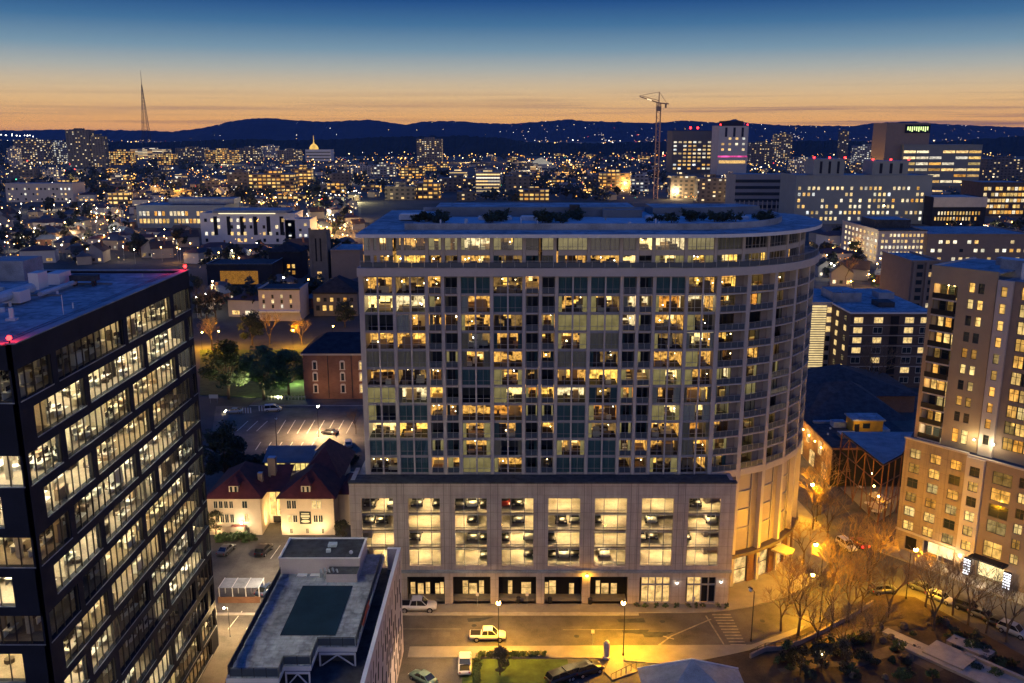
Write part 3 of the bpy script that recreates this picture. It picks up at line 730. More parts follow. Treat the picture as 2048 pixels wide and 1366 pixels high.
gw_f = MB()
for c, w in ((1.45,.09),(3.7,.09)): gw_f.box(c-w/2,c+w/2,.2,.3,0,11.85,m_rail)
for zz_ in (2.9,5.9,8.9): gw_f.box(0,1.405,.22,.28,zz_-.06,zz_+.06,m_rail).box(1.495,3.655,.22,.28,zz_-.06,zz_+.06,m_rail).box(3.745,5.14,.22,.28,zz_-.06,zz_+.06,m_rail)
gw_m = gw_f.mesh('parking_window'); gp_m = MB().face([(0,.25,0),(5.14,.25,0),(5.14,.25,11.85),(0,.25,11.85)], glass('parking_glass',(.97,.94,.88),.01,sprd=.3)).mesh('window_pane')
for c in cen:
    o = put('parking_window', gw_m, at, (c-2.57,0,6.95)); put('window_pane', gp_m, o)
# ground floor: dark recesses with lit doors, then two shopfronts
E_door = emit('lit_shop_interior', (1,.60,.2), .8, var=.6, scale=.9)
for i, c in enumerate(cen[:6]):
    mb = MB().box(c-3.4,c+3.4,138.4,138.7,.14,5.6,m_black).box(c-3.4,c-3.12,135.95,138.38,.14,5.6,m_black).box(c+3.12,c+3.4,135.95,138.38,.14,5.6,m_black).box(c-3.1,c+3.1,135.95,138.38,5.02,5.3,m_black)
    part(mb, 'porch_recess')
lit = {1:[(-2.5,.75),(-1.2,.95),(.0,.7),(1.6,.7),(2.4,.6)],2:[(-1.2,.9),(.1,1.3),(1.5,.8)],3:[(-1.2,.7),(1.5,1.6)],4:[(-2.6,.6),(-1.6,1.1),(1.6,.8)],5:[(-1.5,.7),(-.3,1.2),(1.2,1.0)],0:[(1.5,1)]}
for i in range(6):
    for dx, w in lit[i]:
        hh = R.choice((1.9,2.1,2.4)); x = cen[i]+dx
        o = part(MB().box(x-w/2-.06,x-w/2,138.28,138.39,.14,hh+.3,m_dframe).box(x+w/2,x+w/2+.06,138.28,138.39,.14,hh+.3,m_dframe).box(x-w/2,x+w/2,138.28,138.39,hh+.24,hh+.3,m_dframe), 'lit_doorway')
        MB().box(x-w/2,x+w/2,138.33,138.38,.2,hh*.62,E_door).box(x-w/2,x+w/2,138.33,138.38,hh*.66,hh+.24,E_door).build('door_glass', o)
for c, dark in ((cen[6],0),(cen[7],1)):
    for q, x in enumerate((-2.1,-.95,.25,1.45)):
        w = 1.0
        o = part(MB().box(c+x-.08,c+x,135.45,135.6,.3,4.9,m_frame).box(c+x+w,c+x+w+.08,135.45,135.6,.3,4.9,m_frame).box(c+x,c+x+w,135.45,135.6,3.3,3.55,m_frame), 'shopfront_window')
        m_ = m_black if (dark and q > 1) else E_door
        MB().box(c+x,c+x+w,135.62,135.66,.3,3.3,m_).box(c+x,c+x+w,135.62,135.66,3.55,4.9,m_).build('shop_pane', o)
for x, z, e in ((cen[5]-3.77+.1,5.3,E_sod),(cen[6]+3.6,4.0,E_lampw),(cen[7]+3.3,4.2,E_lampw)):
    o = part(MB().box(x-.1,x+.1,134.78,135.08,z+.1,z+.3,m_blackmetal).ball((x,134.85,z),.17,e,8,5), 'wall_lamp')
point((cen[5]-3.7,134.4,5.2), 260, SODIUM, .17)
# -- base of the rounded end: recessed tall panels, lit glazing, dark canopy band
m_dgr0 = surf('canopy_fascia', (.14,.11,.09), .8, .15)
m_panel = surf('dusky_panel', (.30,.25,.27), .45, .15, 1, spec=.5)
for i in range(6):
    M, L = bay(curve[i], curve[i+1]); wl = L*.62
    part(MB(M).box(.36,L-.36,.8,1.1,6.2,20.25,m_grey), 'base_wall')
    part(MB(M).box(.36,L-.36,-.05,1.1,20.3,21.3,m_conc2), 'base_lintel')
    o = part(MB(M).box(.5,.64,.45,.79,6.4,20.2,m_frame).box(wl,wl+.14,.45,.79,6.4,20.2,m_frame).box(.64,wl,.45,.79,10.3,10.5,m_frame).box(.64,wl,.45,.79,13.7,13.9,m_frame).box(.64,wl,.45,.79,17.0,17.2,m_frame), 'tall_panel_frame')
    MB(M).box(.64,wl,.66,.78,6.4,10.3,m_panel).box(.64,wl,.66,.78,10.5,13.7,m_panel).box(.64,wl,.66,.78,13.9,17.0,m_panel).box(.64,wl,.66,.78,17.2,20.2,m_panel).build('tall_panel', o)
    part(MB(M).box(-.1,L+.1,-.35,1.5,5.5,6.1,m_dgr0), 'canopy_band')
    o = part(MB(M).box(.4,.5,.6,.75,.14,5.2,m_dframe).box(wl,wl+.1,.6,.75,.14,5.2,m_dframe).box(.5,wl,.6,.75,2.7,2.8,m_dframe), 'lobby_window')
    MB(M).box(.5,wl,.7,.74,.2,2.7,E_door).box(.5,wl,.7,.74,2.8,5.2,E_door).build('lobby_pane', o)
    part(MB(M).box(wl+.12,L-.4,.3,1.2,.14,5.25,surf('lobby_brick',(.16,.085,.055),.85,.2) if i == 0 else bpy.data.materials['lobby_brick']), 'lobby_wall')
M, L = bay(curve[2]+1, curve[3])
part(MB(M).prism([(1.2,-3.6),(2.7,-4.1),(4.2,-3.6),(4.4,-1.05),(1.0,-1.05)], 5.4, 5.7, plain('canopy_yellow_glass',(.75,.62,.25),.3)), 'entrance_canopy')
part(MB(M).tube((1.5,-3.4,.14),(1.5,-3.4,5.38),.1,m_conc).tube((3.9,-3.4,.14),(3.9,-3.4,5.38),.1,m_conc), 'canopy_post')
# ================================================================= dark office tower
ot = thing('office_tower', 'dark panelled office tower with brightly lit staggered window bands and blue flat roof', 'office tower', (-44.6,78,0))
def lpart(root):
    o0 = Vector(root.location)
    def f(mb, name, parent=None, **k):
        return mb.build(name, parent or root, tuple(-o0) if parent is None else None, **k)
    return f
op = lpart(ot)
MR = frameM((-44.6,78),(0,1)); MF = frameM((-88.6,78),(1,0))
HT = 57.5
sill = [52.2-4.05*k for k in range(13)]
er = [(.3,6.45),(7.5,22.95),(24.0,37.65),(38.7,44.75)]; orr = [(2.4,12.45),(13.5,27.95),(29.0,42.05),(43.1,44.75)]
ef = [(6,18),(19.3,31),(32.3,43.65)]; of_ = [(.5,12),(13.3,26),(27.3,41.2)]
rops, fops = [], []
for k, s in enumerate(sill):
    for a, b in (er if k % 2 == 0 else orr): rops.append((a,b,s,s+3.0))
    for a, b in (ef if k % 2 == 0 else of_): fops.append((a,b,s,s+3.0))
rops.append((3,42,.3,3.0))
op(MB(MR).wall(45, 0, HT, .55, rops, m_dark), 'side_facade')
op(MB(MF).wall(43.98, 0, HT, .55, fops, m_dark), 'front_facade')
op(MB().box(-88.6,-45.15,122.4,123,0,HT,m_dark).box(-88.6,-88,78.56,122.39,0,HT,m_dark), 'rear_wall')
op(MB().box(-88.0,-45.16,78.56,122.39,56.6,57.2,m_roof), 'roof_deck')
op(MB().box(-45.4,-44.5,78.4,123.1,HT+.01,HT+.12,m_metal).box(-88.7,-45.41,78.0-.1,78.7,HT+.01,HT+.12,m_metal).box(-88.7,-45.41,122.3,123.1,HT+.01,HT+.12,m_metal), 'parapet_cap')
def officewin(M, a, b, s, name):
    n = max(1, round((b-a)/1.45)); f = MB(M); g = MB(M)
    for i in range(n+1):
        x = a+(b-a)*i/n; x = min(max(x, a+.05), b-.05)
        f.box(x-.04,x+.04,.12,.26,s,s+3.0,m_dframe)
    f2 = f.box(a,b,-.06,-.021,s-.10,s,m_metal)
    o = op(f, name)
    g.face([(a,.22,s),(b,.22,s),(b,.22,s+3.0),(a,.22,s+3.0)], m_glassd).build('window_pane', o)
for a, b, s, t in rops[:-1]: officewin(MR, a, b, s, 'band_window')
for a, b, s, t in fops: officewin(MF, a, b, s, 'front_band_window')
officewin(MR, 3, 42, .3, 'lobby_window')
E_of = [emit('office_light_bright', (1,.84,.54), 230, sample=True), emit('office_light_soft', (1,.75,.38), 150, sample=True), emit('office_light_dim', (1,.66,.30), 34, sample=True)]
m_carpet = surf('office_carpet', (.27,.22,.17), .9, .35, .8); m_owall = surf('office_wall', (.62,.53,.4), .8, .25, .8)
m_desk = plain('white_desk', (.75,.72,.66), .4); m_screen = plain('black_screen', (.015,.015,.02), .2)
rg = random.Random(5)
for k, s in enumerate(sill+[.3]):
    fl = s-.12; ce = (sill[k-1] if k else 56.55)-.5
    op(MB().box(-88,-45.2,78.6,122.3,fl-.38,fl,m_carpet), 'office_floor')
    mb = MB().box(-56.6,-56.2,79,122,fl+.01,ce,m_owall)
    xs = [0]+sorted(rg.sample(range(6,40,4), rg.randint(2,4)))+[45]
    for x in xs[1:-1]: mb.box(-56.19,-47.5+rg.choice((0,2.0)),78+x,78+x+.14,fl+.01,ce,m_owall)
    for q in range(7): mb.box(-47.9,-47.4,80+q*7,80.5+q*7,fl+.01,ce,m_owall)
    op(mb, 'inner_wall')
    lm = MB()
    for xa, xb in zip(xs, xs[1:]):
        e = rg.choices(E_of, (6,4,2) if 0 < k < 10 else (2,4,4))[0]
        if rg.random() < .13: continue
        y = 78+xa+.8
        while y < 78+xb-.6:
            for x in (-47,-50.2,-53.5): lm.box(x-.09,x+.09,y,min(y+1.5,78+xb-.2),ce-.03,ce,e)
            y += 3.1
    for x in range(7): lm.box(-84+x*5.5,-82.4+x*5.5,80.4,80.6,ce-.03,ce,rg.choice(E_of))
    o = op(lm, 'ceiling_light'); o['kind'] = 'stuff'
    fm = MB()
    for q in range(105):
        x, y = rg.uniform(-54.5,-45.9), rg.uniform(79,121); c = rg.random()
        if c < .55:
            fm.box(x,x+.8,y,y+1.6,fl+.7,fl+.75,m_desk).box(x+.05,x+.12,y+.05,y+1.5,fl,fl+.69,m_desk).box(x+.3,x+.34,y+.4,y+1.1,fl+.76,fl+1.2,m_screen)
            fm.box(x-.7,x-.2,y+.5,y+1.0,fl+.42,fl+.5,m_furn).box(x-.75,x-.69,y+.5,y+1.0,fl+.42,fl+1.0,m_furn)
        elif c < .8: fm.box(x,x+.5,y,y+rg.uniform(.8,2.4),fl,fl+rg.choice((.8,1.2,2.0)),rg.choice((m_desk,m_furn,m_furn2,m_curb)))
        else: fm.lathe([(.3,fl),(.5,fl+.02),(.5,fl+.45),(.001,fl+.5)], rg.choice((m_furn,m_furn2,m_desk)), (x,y,0), 8)
    o = op(fm, 'office_furniture'); o['kind'] = 'stuff'
for (x0,y0,x1,y1,h,m) in ((8,592,22,560,0,0),):
    pass
def roofbox(name, px0, px1, py, depth, h, m, z=57.2, lift=.0):
    a, b = gp(px0,py,z), gp(px1,py,z)
    return op(MB().box(a[0],b[0],a[1],a[1]+depth,z+lift,z+lift+h,m,m_roofl if m is m_white else None), name)
roofbox('roof_unit', 60, 80, 588, 2.2, 2.0, m_white, lift=.5); roofbox('roof_unit', 94, 121, 576, 3.0, 1.4, m_white, lift=.4)
roofbox('lift_overrun', -30, 50, 562, 5, 2.6, m_metal); roofbox('roof_unit', 4, 42, 610, 2.2, 1.3, m_white, lift=.2)
a = gp(-20,604,58.2); b = gp(62,578,58.2)
op(MB().tube((a[0],a[1],58.3),(b[0],b[1],58.3),.62,m_roofl,n=10), 'air_duct')
a = gp(80,590,57.6); b = gp(150,566,57.6); op(MB().tube((a[0],a[1],57.7),(b[0],b[1],57.7),.3,m_roofl,n=8), 'air_duct')
a = gp(140,572,57.3); op(MB().box(a[0],a[0]+3.2,a[1],a[1]+1.4,57.9,58.6,m_roofd).box(a[0]+.2,a[0]+.5,a[1]+.2,a[1]+1,57.2,57.89,m_roofd).box(a[0]+2.6,a[0]+2.9,a[1]+.2,a[1]+1,57.2,57.89,m_roofd), 'roof_fan')
a = gp(20,640,57.3); op(MB().box(a[0]-.5,a[0]+.5,a[1],a[1]+.8,57.2,57.45,m_roofl).tube((a[0],a[1]+.4,57.45),(a[0],a[1]+.4,58.5),.25,m_white), 'roof_vent')
a = gp(127,627,57.3); op(MB().tube((a[0],a[1],57.2),(a[0],a[1],59.3),.035,m_white), 'antenna_rod')
for i in range(22):
    x, y = rg.uniform(-80,-47), rg.uniform(81,121); hq = rg.uniform(.2,.8)
    op(MB().tube((x,y,57.2),(x,y,57.2+hq),rg.choice((.08,.15,.28)),rg.choice((m_white,m_mech,m_roofl)),n=8), 'roof_vent')
for i in range(4): op(MB().box(-75+i*6,-58+i*2.4,88+i*8.3,88.2+i*8.3,57.21,57.4,m_mech), 'roof_conduit')
for i in range(3): op(MB().box(-46.2-i*.5,-46.1-i*.5,79.5,122,57.21,57.27,m_metal), 'roof_rail')
for x, y in ((-44.9,122.7),(-45.0,78.5)):
    op(MB().tube((x,y,HT+.12),(x,y,HT+.42),.07,m_blackmetal).ball((x,y,HT+.6),.24,E_red,8,6), 'red_beacon')
    point((x-.1,y,HT+1.3), 350, (1,.02,.02), .12)
# ================================================================= hotel with the roof deck
hb_ = thing('hotel_building', 'pale hotel block with slit windows, blue roof deck and covered pool', 'hotel', (-24,100,0))
hp = lpart(hb_)
m_lil = surf('pale_render', (.52,.46,.47), .85, .1, 1)
hp(MB().box(-32.3,-16.3,72,121.4,0,13.6,m_lil,m_roofd), 'wall')
hp(MB().box(-16.75,-16.25,72,121.45,13.61,16.9,m_lil,m_white).box(-18.2,-16.76,120.9,121.45,13.61,16.9,m_lil,m_white), 'parapet')
m_deck = roofmat('deck_paving', (.30,.33,.36), 1.2, 1.2, .75)
deck = [(-32.3,90.3),(-26.3,90.3),(-26.3,92.7),(-23.2,92.7),(-23.2,96.6),(-18.6,96.6),(-18.6,121.0),(-32.3,121.0)]
hp(MB().prism(deck, 15.4, 16.0, m_white, m_deck), 'roof_deck')
hp(MB().box(-31.8,-19.2,97.5,120,13.61,15.39,m_roofd), 'deck_base')
hp(MB().box(-28.4,-21.6,99.2,111.5,16.005,16.09,plain('dark_pool_edge',(.015,.02,.025)),surf('pool_cover',(.006,.022,.042),.6,.3,1,spec=.12)), 'covered_pool')
hp(MB().box(-32.4,-21.2,115,121.4,16.01,18.3,m_lil,m_roofd).box(-32.5,-21.1,114.9,115.1,18.31,18.45,m_white).box(-32.5,-32.2,115.11,121.5,18.31,18.45,m_white).box(-21.4,-21.1,115.11,121.5,18.31,18.45,m_white).box(-32.19,-21.41,121.2,121.5,18.31,18.45,m_white), 'penthouse')
hp(MB().box(-25.4,-21.2,112.6,114.88,16.01,17.2,m_lil,m_roofd), 'plant_enclosure')
for i in range(5): hp(MB().tube((-26.4+i*.55,113.8,16.1),(-26.4+i*.55,113.8,17.3+.2*(i%2)),.16,m_metal).tube((-26.4+i*.55,113.8,17.3+.2*(i%2)),(-26.1+i*.55,113.1,17.1+.2*(i%2)),.14,m_metal), 'vent_pipe')
for x in (-29.8,-28.0): hp(MB().box(x,x+1.3,114.0,114.8,16.01,16.2,m_white), 'roof_hatch')
hp(MB().box(-26.3,-25.1,118.5,119.5,18.32,18.7,m_roofl), 'roof_hatch'); hp(MB().box(-26.2,-25.6,116.8,117.3,18.32,18.75,m_roofl), 'roof_hatch')
hp(MB().ball((-22.6,116.4,18.6),.28,m_white,8,5), 'vent_cowl')
def fence(name, pts, z, h=1.15, par=None, panel=m_blackmetal, post=m_blackmetal, solid=True):
    mb = MB()
    for (x0,y0),(x1,y1) in zip(pts, pts[1:]):
        M = frameM((x0,y0,z),(x1-x0,y1-y0)); L = math.hypot(x1-x0,y1-y0); mb.M = M; n = max(1, round(L/1.5))
        for i in range(n): mb.box(L*i/n,L*i/n+.07,-.035,.035,0,h,post)
        mb.box(0,L,-.03,.03,h+.002,h+.06,post)
        if solid: mb.box(0.08,L-.02,-.01,.01,.1,h-.08,panel)
    return hp(mb, name) if par is None else par(mb, name)
fence('deck_railing', [(-31.9,90.5),(-26.4,90.5)], 16.01, panel=m_railg); fence('deck_railing', [(-26.4,92.9),(-23.3,92.9)], 16.01, panel=m_railg); fence('deck_railing', [(-23.3,96.8),(-18.8,96.8)], 16.01, panel=m_railg)
fence('deck_railing', [(-32.2,91),(-32.2,114.8)], 16.01); fence('deck_railing', [(-18.7,97),(-18.7,119.5)], 16.01, panel=m_railg); fence('deck_railing', [(-26.35,90.5),(-26.35,92.8)], 16.01, panel=m_railg); fence('deck_railing', [(-23.25,93),(-23.25,96.7)], 16.01, panel=m_railg)
for x0, x1, y in ((-31.9,-26.4,90.2),(-26.2,-23.3,92.6),(-23.1,-18.7,96.5)):
    w = x1-x0; m = (x0+x1)/2
    hp(MB().box(x0,x1,y-.12,y,15.1,15.38,m_white).box(x0,x0+.2,y-.12,y,13.62,15.09,m_white).box(x1-.2,x1,y-.12,y,13.62,15.09,m_white).tube((x0+.3,y-.06,13.7),(m,y-.06,15.1),.09,m_white).tube((x1-.3,y-.06,13.7),(m,y-.06,15.1),.09,m_white), 'deck_truss')
rg = random.Random(9); slit_me = MB().prism([(0,0),(.42,0),(.42,.05),(0,.05)],0,1,m_black).mesh('slit_window')
slm = MB(); 
for y in (0,.06): pass
sm = MB(); sm.face([(0,0,0),(.0,.42,0),(.0,.9,1.7),(.0,.48,1.7)], m_black); 
for a, b in (((0,0,0),(0,.42,0)),((0,.42,0),(0,.9,1.7)),((0,.9,1.7),(0,.48,1.7)),((0,.48,1.7),(0,0,0))):
    sm.face([a,b,(-.06,b[1],b[2]),(-.06,a[1],a[2])], m_black)
sm = sm.mesh('slit_window')
for r in range(6):
    for c in range(21):
        if rg.random() < .1: continue
        put('slit_window', sm, hb_, (-16.245+24,76+c*2.1+(r%2)*1.05+rg.uniform(-.3,.3)-100,.9+r*2.55), 0, (1,1.15,1.15))
# ================================================================= house with the red roofs
rh = thing('red_roofed_house', 'cream mansion with twin red hipped roofs, dormers and lit courtyard', 'house', (-46,161.5,0))
rp = lpart(rh)
m_crm = surf('cream_stucco', (.58,.48,.36), .9, .1, 1); m_red = surf('red_roof_tile', (.10,.026,.022), .7, .35, 2, fine=12, bump=.4)
m_redl = surf('faded_red_roof', (.15,.045,.036), .7, .3, 2, fine=12, bump=.4)
rp(MB().box(-58.6,-48.4,161.5,176,0,7.7,m_crm), 'wing_wall'); rp(MB().box(-44.6,-34.3,161.5,180,0,7.7,m_crm), 'wing_wall')
rp(MB().box(-48.39,-44.61,167,178,0,7.0,m_crm), 'link_wall'); rp(MB().box(-34.29,-31.6,166,178,0,6.6,m_crm), 'side_bay_wall')
def hip(x0, x1, y0, y1, z0, z1, m, ridge, ov=.6, name='hip_roof'):
    x0 -= ov; x1 += ov; y0 -= ov; y1 += ov; xm = (x0+x1)/2; ya, yb = ridge
    mb = MB(); A, B, C_, D = (x0,y0,z0), (x1,y0,z0), (x1,y1,z0), (x0,y1,z0); P, Q = (xm,ya,z1), (xm,yb,z1)
    for f in ((A,B,P),(B,C_,Q,P),(C_,D,Q),(D,A,P,Q),(D,C_,B,A)): mb.face(list(f), m)
    return mb
rp(hip(-58.6,-48.4,161.5,176,7.7,11.6,m_red,(166.3,171)), 'hip_roof'); rp(hip(-44.6,-34.3,161.5,172,7.71,11.6,m_red,(166.5,170)), 'hip_roof')
rp(hip(-42.6,-34.8,170,186,7.9,13.0,m_redl,(176,181)), 'rear_roof')
rp(MB().face([(-48.5,165.5,7.2),(-44.5,165.5,7.2),(-44.5,174,9.8),(-48.5,174,9.8)], m_red), 'link_roof')
rp(hip(-34.3,-31.6,166,176,6.62,8.4,m_red,(169,173),.4), 'bay_roof')
rp(MB().box(-51.4,-41.8,176.2,183,7.05,9.4,m_conc), 'sunroom_wall')
E_sun = emit('sunroom_glow', (1,.75,.22), .95, var=.4, scale=.9)
for i in range(9):
    if i == 4: continue
    rp(MB().box(-51.2+i*1.05,-50.35+i*1.05,176.12,176.19,7.6,9.1,E_sun), 'sunroom_window')
rp(MB().face([(-51.7,175.9,9.42),(-41.5,175.9,9.42),(-41.5,181,11.3),(-51.7,181,11.3)], m_mech), 'sunroom_roof')
rp(MB().box(-49.1,-47.6,170.5,171.9,7.3,12.4,m_grey,m_roofl), 'chimney'); rp(MB().box(-50.2,-49.3,166.8,167.8,7.8,10.6,m_grey,m_roofl), 'chimney')
m_wf = plain('cream_trim', (.6,.54,.42), .6); E_hw = emit('house_window_glow', (1,.68,.26), .8, var=.5, scale=1.5)
def hwin(x, z, w, h, y=161.5, lit_=False, fn=rp, nm_='house_window', fr=m_wf):
    o = fn(MB().box(x-w/2-.1,x+w/2+.1,y-.07,y-.005,z-.14,z,fr).box(x-w/2-.1,x+w/2+.1,y-.07,y-.005,z+h,z+h+.1,fr).box(x-w/2-.1,x-w/2,y-.07,y-.005,z,z+h,fr).box(x+w/2,x+w/2+.1,y-.07,y-.005,z,z+h,fr).box(x-.03,x+.03,y-.06,y-.005,z,z+h,fr), nm_)
    MB().box(x-w/2,x-.031,y-.03,y-.004,z,z+h,E_hw if lit_ else m_dglass).box(x+.031,x+w/2,y-.03,y-.004,z,z+h,E_hw if lit_ else m_dglass).build('window_pane', o)
    return o
m_dglass = plain('dark_window_glass', (.02,.03,.035), .08, .8)
for x in (-57,-56,-55,-54): hwin(x, 5.6, .65, 1.4)
for x in (-56.8,-55.9,-55,-54.0): hwin(x, 2.6, .65, 1.7)
hwin(-51.4,5.6,.9,1.4); hwin(-51.2,2.8,.8,1.6,lit_=True); hwin(-51.1,.5,.6,1.1)
for x, l in ((-42.4,0),(-37.6,1)): hwin(x-.48,5.5,.75,1.6,lit_=l); hwin(x+.48,5.5,.75,1.6,lit_=l)
for x, l in ((-42.3,1),(-37.4,0)): hwin(x-.48,2.7,.75,1.4,lit_=l); hwin(x+.48,2.7,.75,1.4,lit_=0)
for x in (-42.7,-39.6,-36.6): hwin(x,.35,.45,1.0)
o = rp(MB().box(-40.95,-38.75,161.38,161.49,2.35,4.85,plain('black_banner',(.012,.02,.014),.6)), 'banner')
mt = plain('banner_print', (.55,.56,.42), .6)
MB().box(-40.6,-39.1,161.35,161.379,4.35,4.6,mt).build('banner_line', o); MB().box(-40.7,-39.0,161.35,161.379,3.75,4.15,mt).build('banner_line', o); MB().box(-40.5,-39.2,161.35,161.379,3.4,3.6,mt).build('banner_line', o)
MB().prism([(.85*math.cos(a*.5236)-39.85,2.9+.3*math.sin(a*.5236)) for a in range(12)],0,.03,mt).build('banner_oval', o)
o.children[-1].rotation_euler = (math.pi/2,0,0); o.children[-1].location = (0,161.379,0)
for x, w in ((-53.6,1.8),(-39.7,1.8)):
    o = rp(MB().box(x-w/2,x+w/2,162.2,164.5,8.3,9.9,m_wf).face([(x-w/2-.3,161.9,9.95),(x+w/2+.3,161.9,9.95),(x,164,11.2)],m_red).face([(x-w/2-.3,161.9,9.95),(x,164,11.2),(x-w/2-.3,166,9.95)],m_red).face([(x+w/2+.3,161.9,9.95),(x+w/2+.3,166,9.95),(x,164,11.2)],m_red), 'dormer')
    for d in (-.42,.42): MB().box(x+d-.2,x+d+.2,162.12,162.19,8.6,9.7,m_dglass).build('dormer_window', o)
E_ct = emit('courtyard_window_glow', (1,.62,.18), 1.1, var=.5, scale=1.2)
rp(MB().box(-48.0,-46.9,166.93,166.99,1.8,6.6,E_ct).box(-46.88,-46.8,166.9,166.99,1.6,6.8,m_wood), 'stair_window'); rp(MB().box(-46.4,-45.1,166.93,166.99,2.6,6.6,E_ct), 'stair_window')
rp(MB().box(-47.6,-45.4,166.92,166.99,.1,1.5,m_black), 'courtyard_door')
rp(MB().prism([(-54,160.2),(-51.4,160.2),(-51.4,161.48),(-54,161.48)],0,2.2,m_crm,m_redl), 'porch')
o = rp(MB().tube((-52,160.6,2.2),(-52,160.6,2.7),.04,m_blackmetal).ball((-52,160.6,2.85),.2,E_whi,8,6), 'porch_lamp'); point((-52,159.9,2.9), 420, (1,.78,.45), .2)
for x, y, a in ((-47.2,163.2,(-47.2,168,6)),(-44.8,159,(-41,162,4)),(-37,158.6,(-38,162,4)),(-57,158.6,(-56,162,4)),(-49.6,158.8,(-50,162,4))): spot((x,y,.5), a, 1500, (1,.66,.3), 120)
spot((-55,150,9),(-54,161,4), 3600, (1,.68,.34), 90, .3); spot((-40,148,9),(-40,161,4), 3600, (1,.68,.34), 90, .3); point((-46.5,165,3.6), 500, (1,.62,.2), .2)  # two overhead spots added to brighten the upper walls, no fixtures
# ================================================================= brick building beyond the car park
bb = thing('brick_building', 'three storey red brick building with arched white trimmed windows and dark hipped roof', 'brick building', (-50,253,0))
bp = lpart(bb)
m_brk = brick('red_brick', (.23,.105,.06), (.18,.075,.045), (.26,.2,.15))
bp(MB().box(-60.7,-30,253,275,0,13.2,m_brk), 'wall'); bp(MB().box(-61.2,-29.6,252.6,275.4,13.2,13.75,surf('pale_cornice',(.5,.45,.38),.8,.1)), 'cornice')
m_slate = surf('dark_slate', (.03,.034,.045), .9, .35, 1.5, spec=.05)
mb = MB(); A, B, C_, D, P, Q = (-61.3,252.5,13.76), (-29.5,252.5,13.76), (-29.5,275.5,13.76), (-61.3,275.5,13.76), (-56,266,17.2), (-33,266,17.2)
for f in ((A,B,Q,P),(B,C_,Q),(C_,D,P,Q),(D,A,P)): mb.face(list(f), m_slate)
bp(mb, 'roof'); bp(MB().box(-36.5,-35,263,264.5,16,18.4,m_brk), 'chimney')
m_wt = plain('white_trim', (.62,.56,.46), .6)
cols = [-57.3,-49.3,-43.8,-39.3,-34.5]
for ci, x in enumerate(cols):
    for r, z in enumerate((9.0,5.6,2.0)):
        lit_ = (ci, r) in ((2,0),(3,0),(2,1),(2,2)); w = 1.5
        o = bp(MB().box(x-w/2,x-w/2+.3,252.88,252.99,z,z+2.1,m_wt).box(x+w/2-.3,x+w/2,252.88,252.99,z,z+2.1,m_wt).box(x-w/2-.1,x+w/2+.1,252.84,252.99,z-.22,z,m_wt).prism([(x-w/2,252.88),(x+w/2,252.88),(x+w/2,252.99),(x-w/2,252.99)],z+2.1,z+2.4,m_wt).box(x-w/2+.25,x+w/2-.25,252.88,252.99,z+2.41,z+2.62,m_wt), 'arched_window')
        MB().box(x-w/2+.31,x+w/2-.31,252.93,252.985,z,z+2.08,E_hw if lit_ else m_dglass).build('window_pane', o)
for x in (-53.5,-46.6,-36.9): bp(MB().tube((x,252.9,.3),(x,252.9,13.1),.1,m_roofd), 'drainpipe')
spot((-56,244,3.5), (-52,253,6), 1500, (1,.55,.22), 120); spot((-40,244,3.5), (-40,253,7), 1500, (1,.55,.22), 120)
# ================================================================= condo tower
ct = thing('condo_tower', 'tan corner apartment block with stacked balconies over a brick coloured base', 'apartment block', (72.4,155.9,0), math.atan2(u_c[1],u_c[0]))
m_tan = surf('tan_stucco', (.39,.295,.19), .9, .1, 1); m_tan2 = surf('pale_stucco', (.5,.44,.40), .9, .08, 1); m_brn = surf('brown_base_stucco', (.32,.25,.18), .9, .12, 1)
m_dgr = surf('taupe_stucco', (.23,.18,.15), .9, .1, 1)
def cpart(mb, name, parent=ct): return mb.build(name, parent)
rg = random.Random(21)
cw_ = LP = litpane('condo_window_glow', GOLD, .12, 1.25, sc=(.8,1,.45)); LPg = litpane('condo_amber_glow', GOLD, .3, 1.15, sc=(.8,1,.45))
def cwin(x, z, w, h, y, lit_, name='window', mid=True, tr=.62, mat=None):
    f = MB().box(x-w/2,x-w/2+.09,y-.05,y+.1,z,z+h,m_dframe).box(x+w/2-.09,x+w/2,y-.05,y+.1,z,z+h,m_dframe).box(x-w/2+.09,x+w/2-.09,y-.05,y+.1,z,z+.09,m_dframe).box(x-w/2+.09,x+w/2-.09,y-.05,y+.1,z+h-.09,z+h,m_dframe)
    if mid: f.box(x-.04,x+.04,y-.04,y+.08,z+.09,z+h-.09,m_dframe)
    if tr:
        if mid: f.box(x-w/2+.09,x-.04,y-.04,y+.08,z+h*tr,z+h*tr+.06,m_dframe).box(x+.04,x+w/2-.09,y-.04,y+.08,z+h*tr,z+h*tr+.06,m_dframe)
        else: f.box(x-w/2+.09,x+w/2-.09,y-.04,y+.08,z+h*tr,z+h*tr+.06,m_dframe)
    o = cpart(f, name)
    me = MB().box(-w/2+.09,w/2-.09,0,.05,.09,h-.09,(mat or LP) if lit_ else m_dglass)
    me.build('window_pane', o, (x,y+.02,z))
    return o
ops_ = []; spec = []
for r in range(6):
    for s in (1.45,5.15,8.8):
        z = 18.15-2.8*r; ops_.append((s-1.0,s+1.0,z,z+1.8)); spec.append((s,z,2.0,1.8,rg.random()<.72))
cpart(MB().wall(10.6, 0, 21.5, .5, ops_+[(1.2,3.4,.4,3.0),(4.6,10.2,.3,3.4)], m_brnp, x0=-.6), 'base_wall')
cpart(MB().box(-.8,10.7,-.12,.5,21.51,21.85,m_tan2), 'base_coping'); cpart(MB().box(-.75,10.62,-.1,-.005,3.7,4.1,m_tan2), 'base_band')
for s, z, w, h, l in spec: cwin(s, z, w, h, .2, l, mat=LPg)
E_garage = emit('garage_entrance_glow', (1,.76,.34), 1.5, sample=True, var=.3, scale=.7)
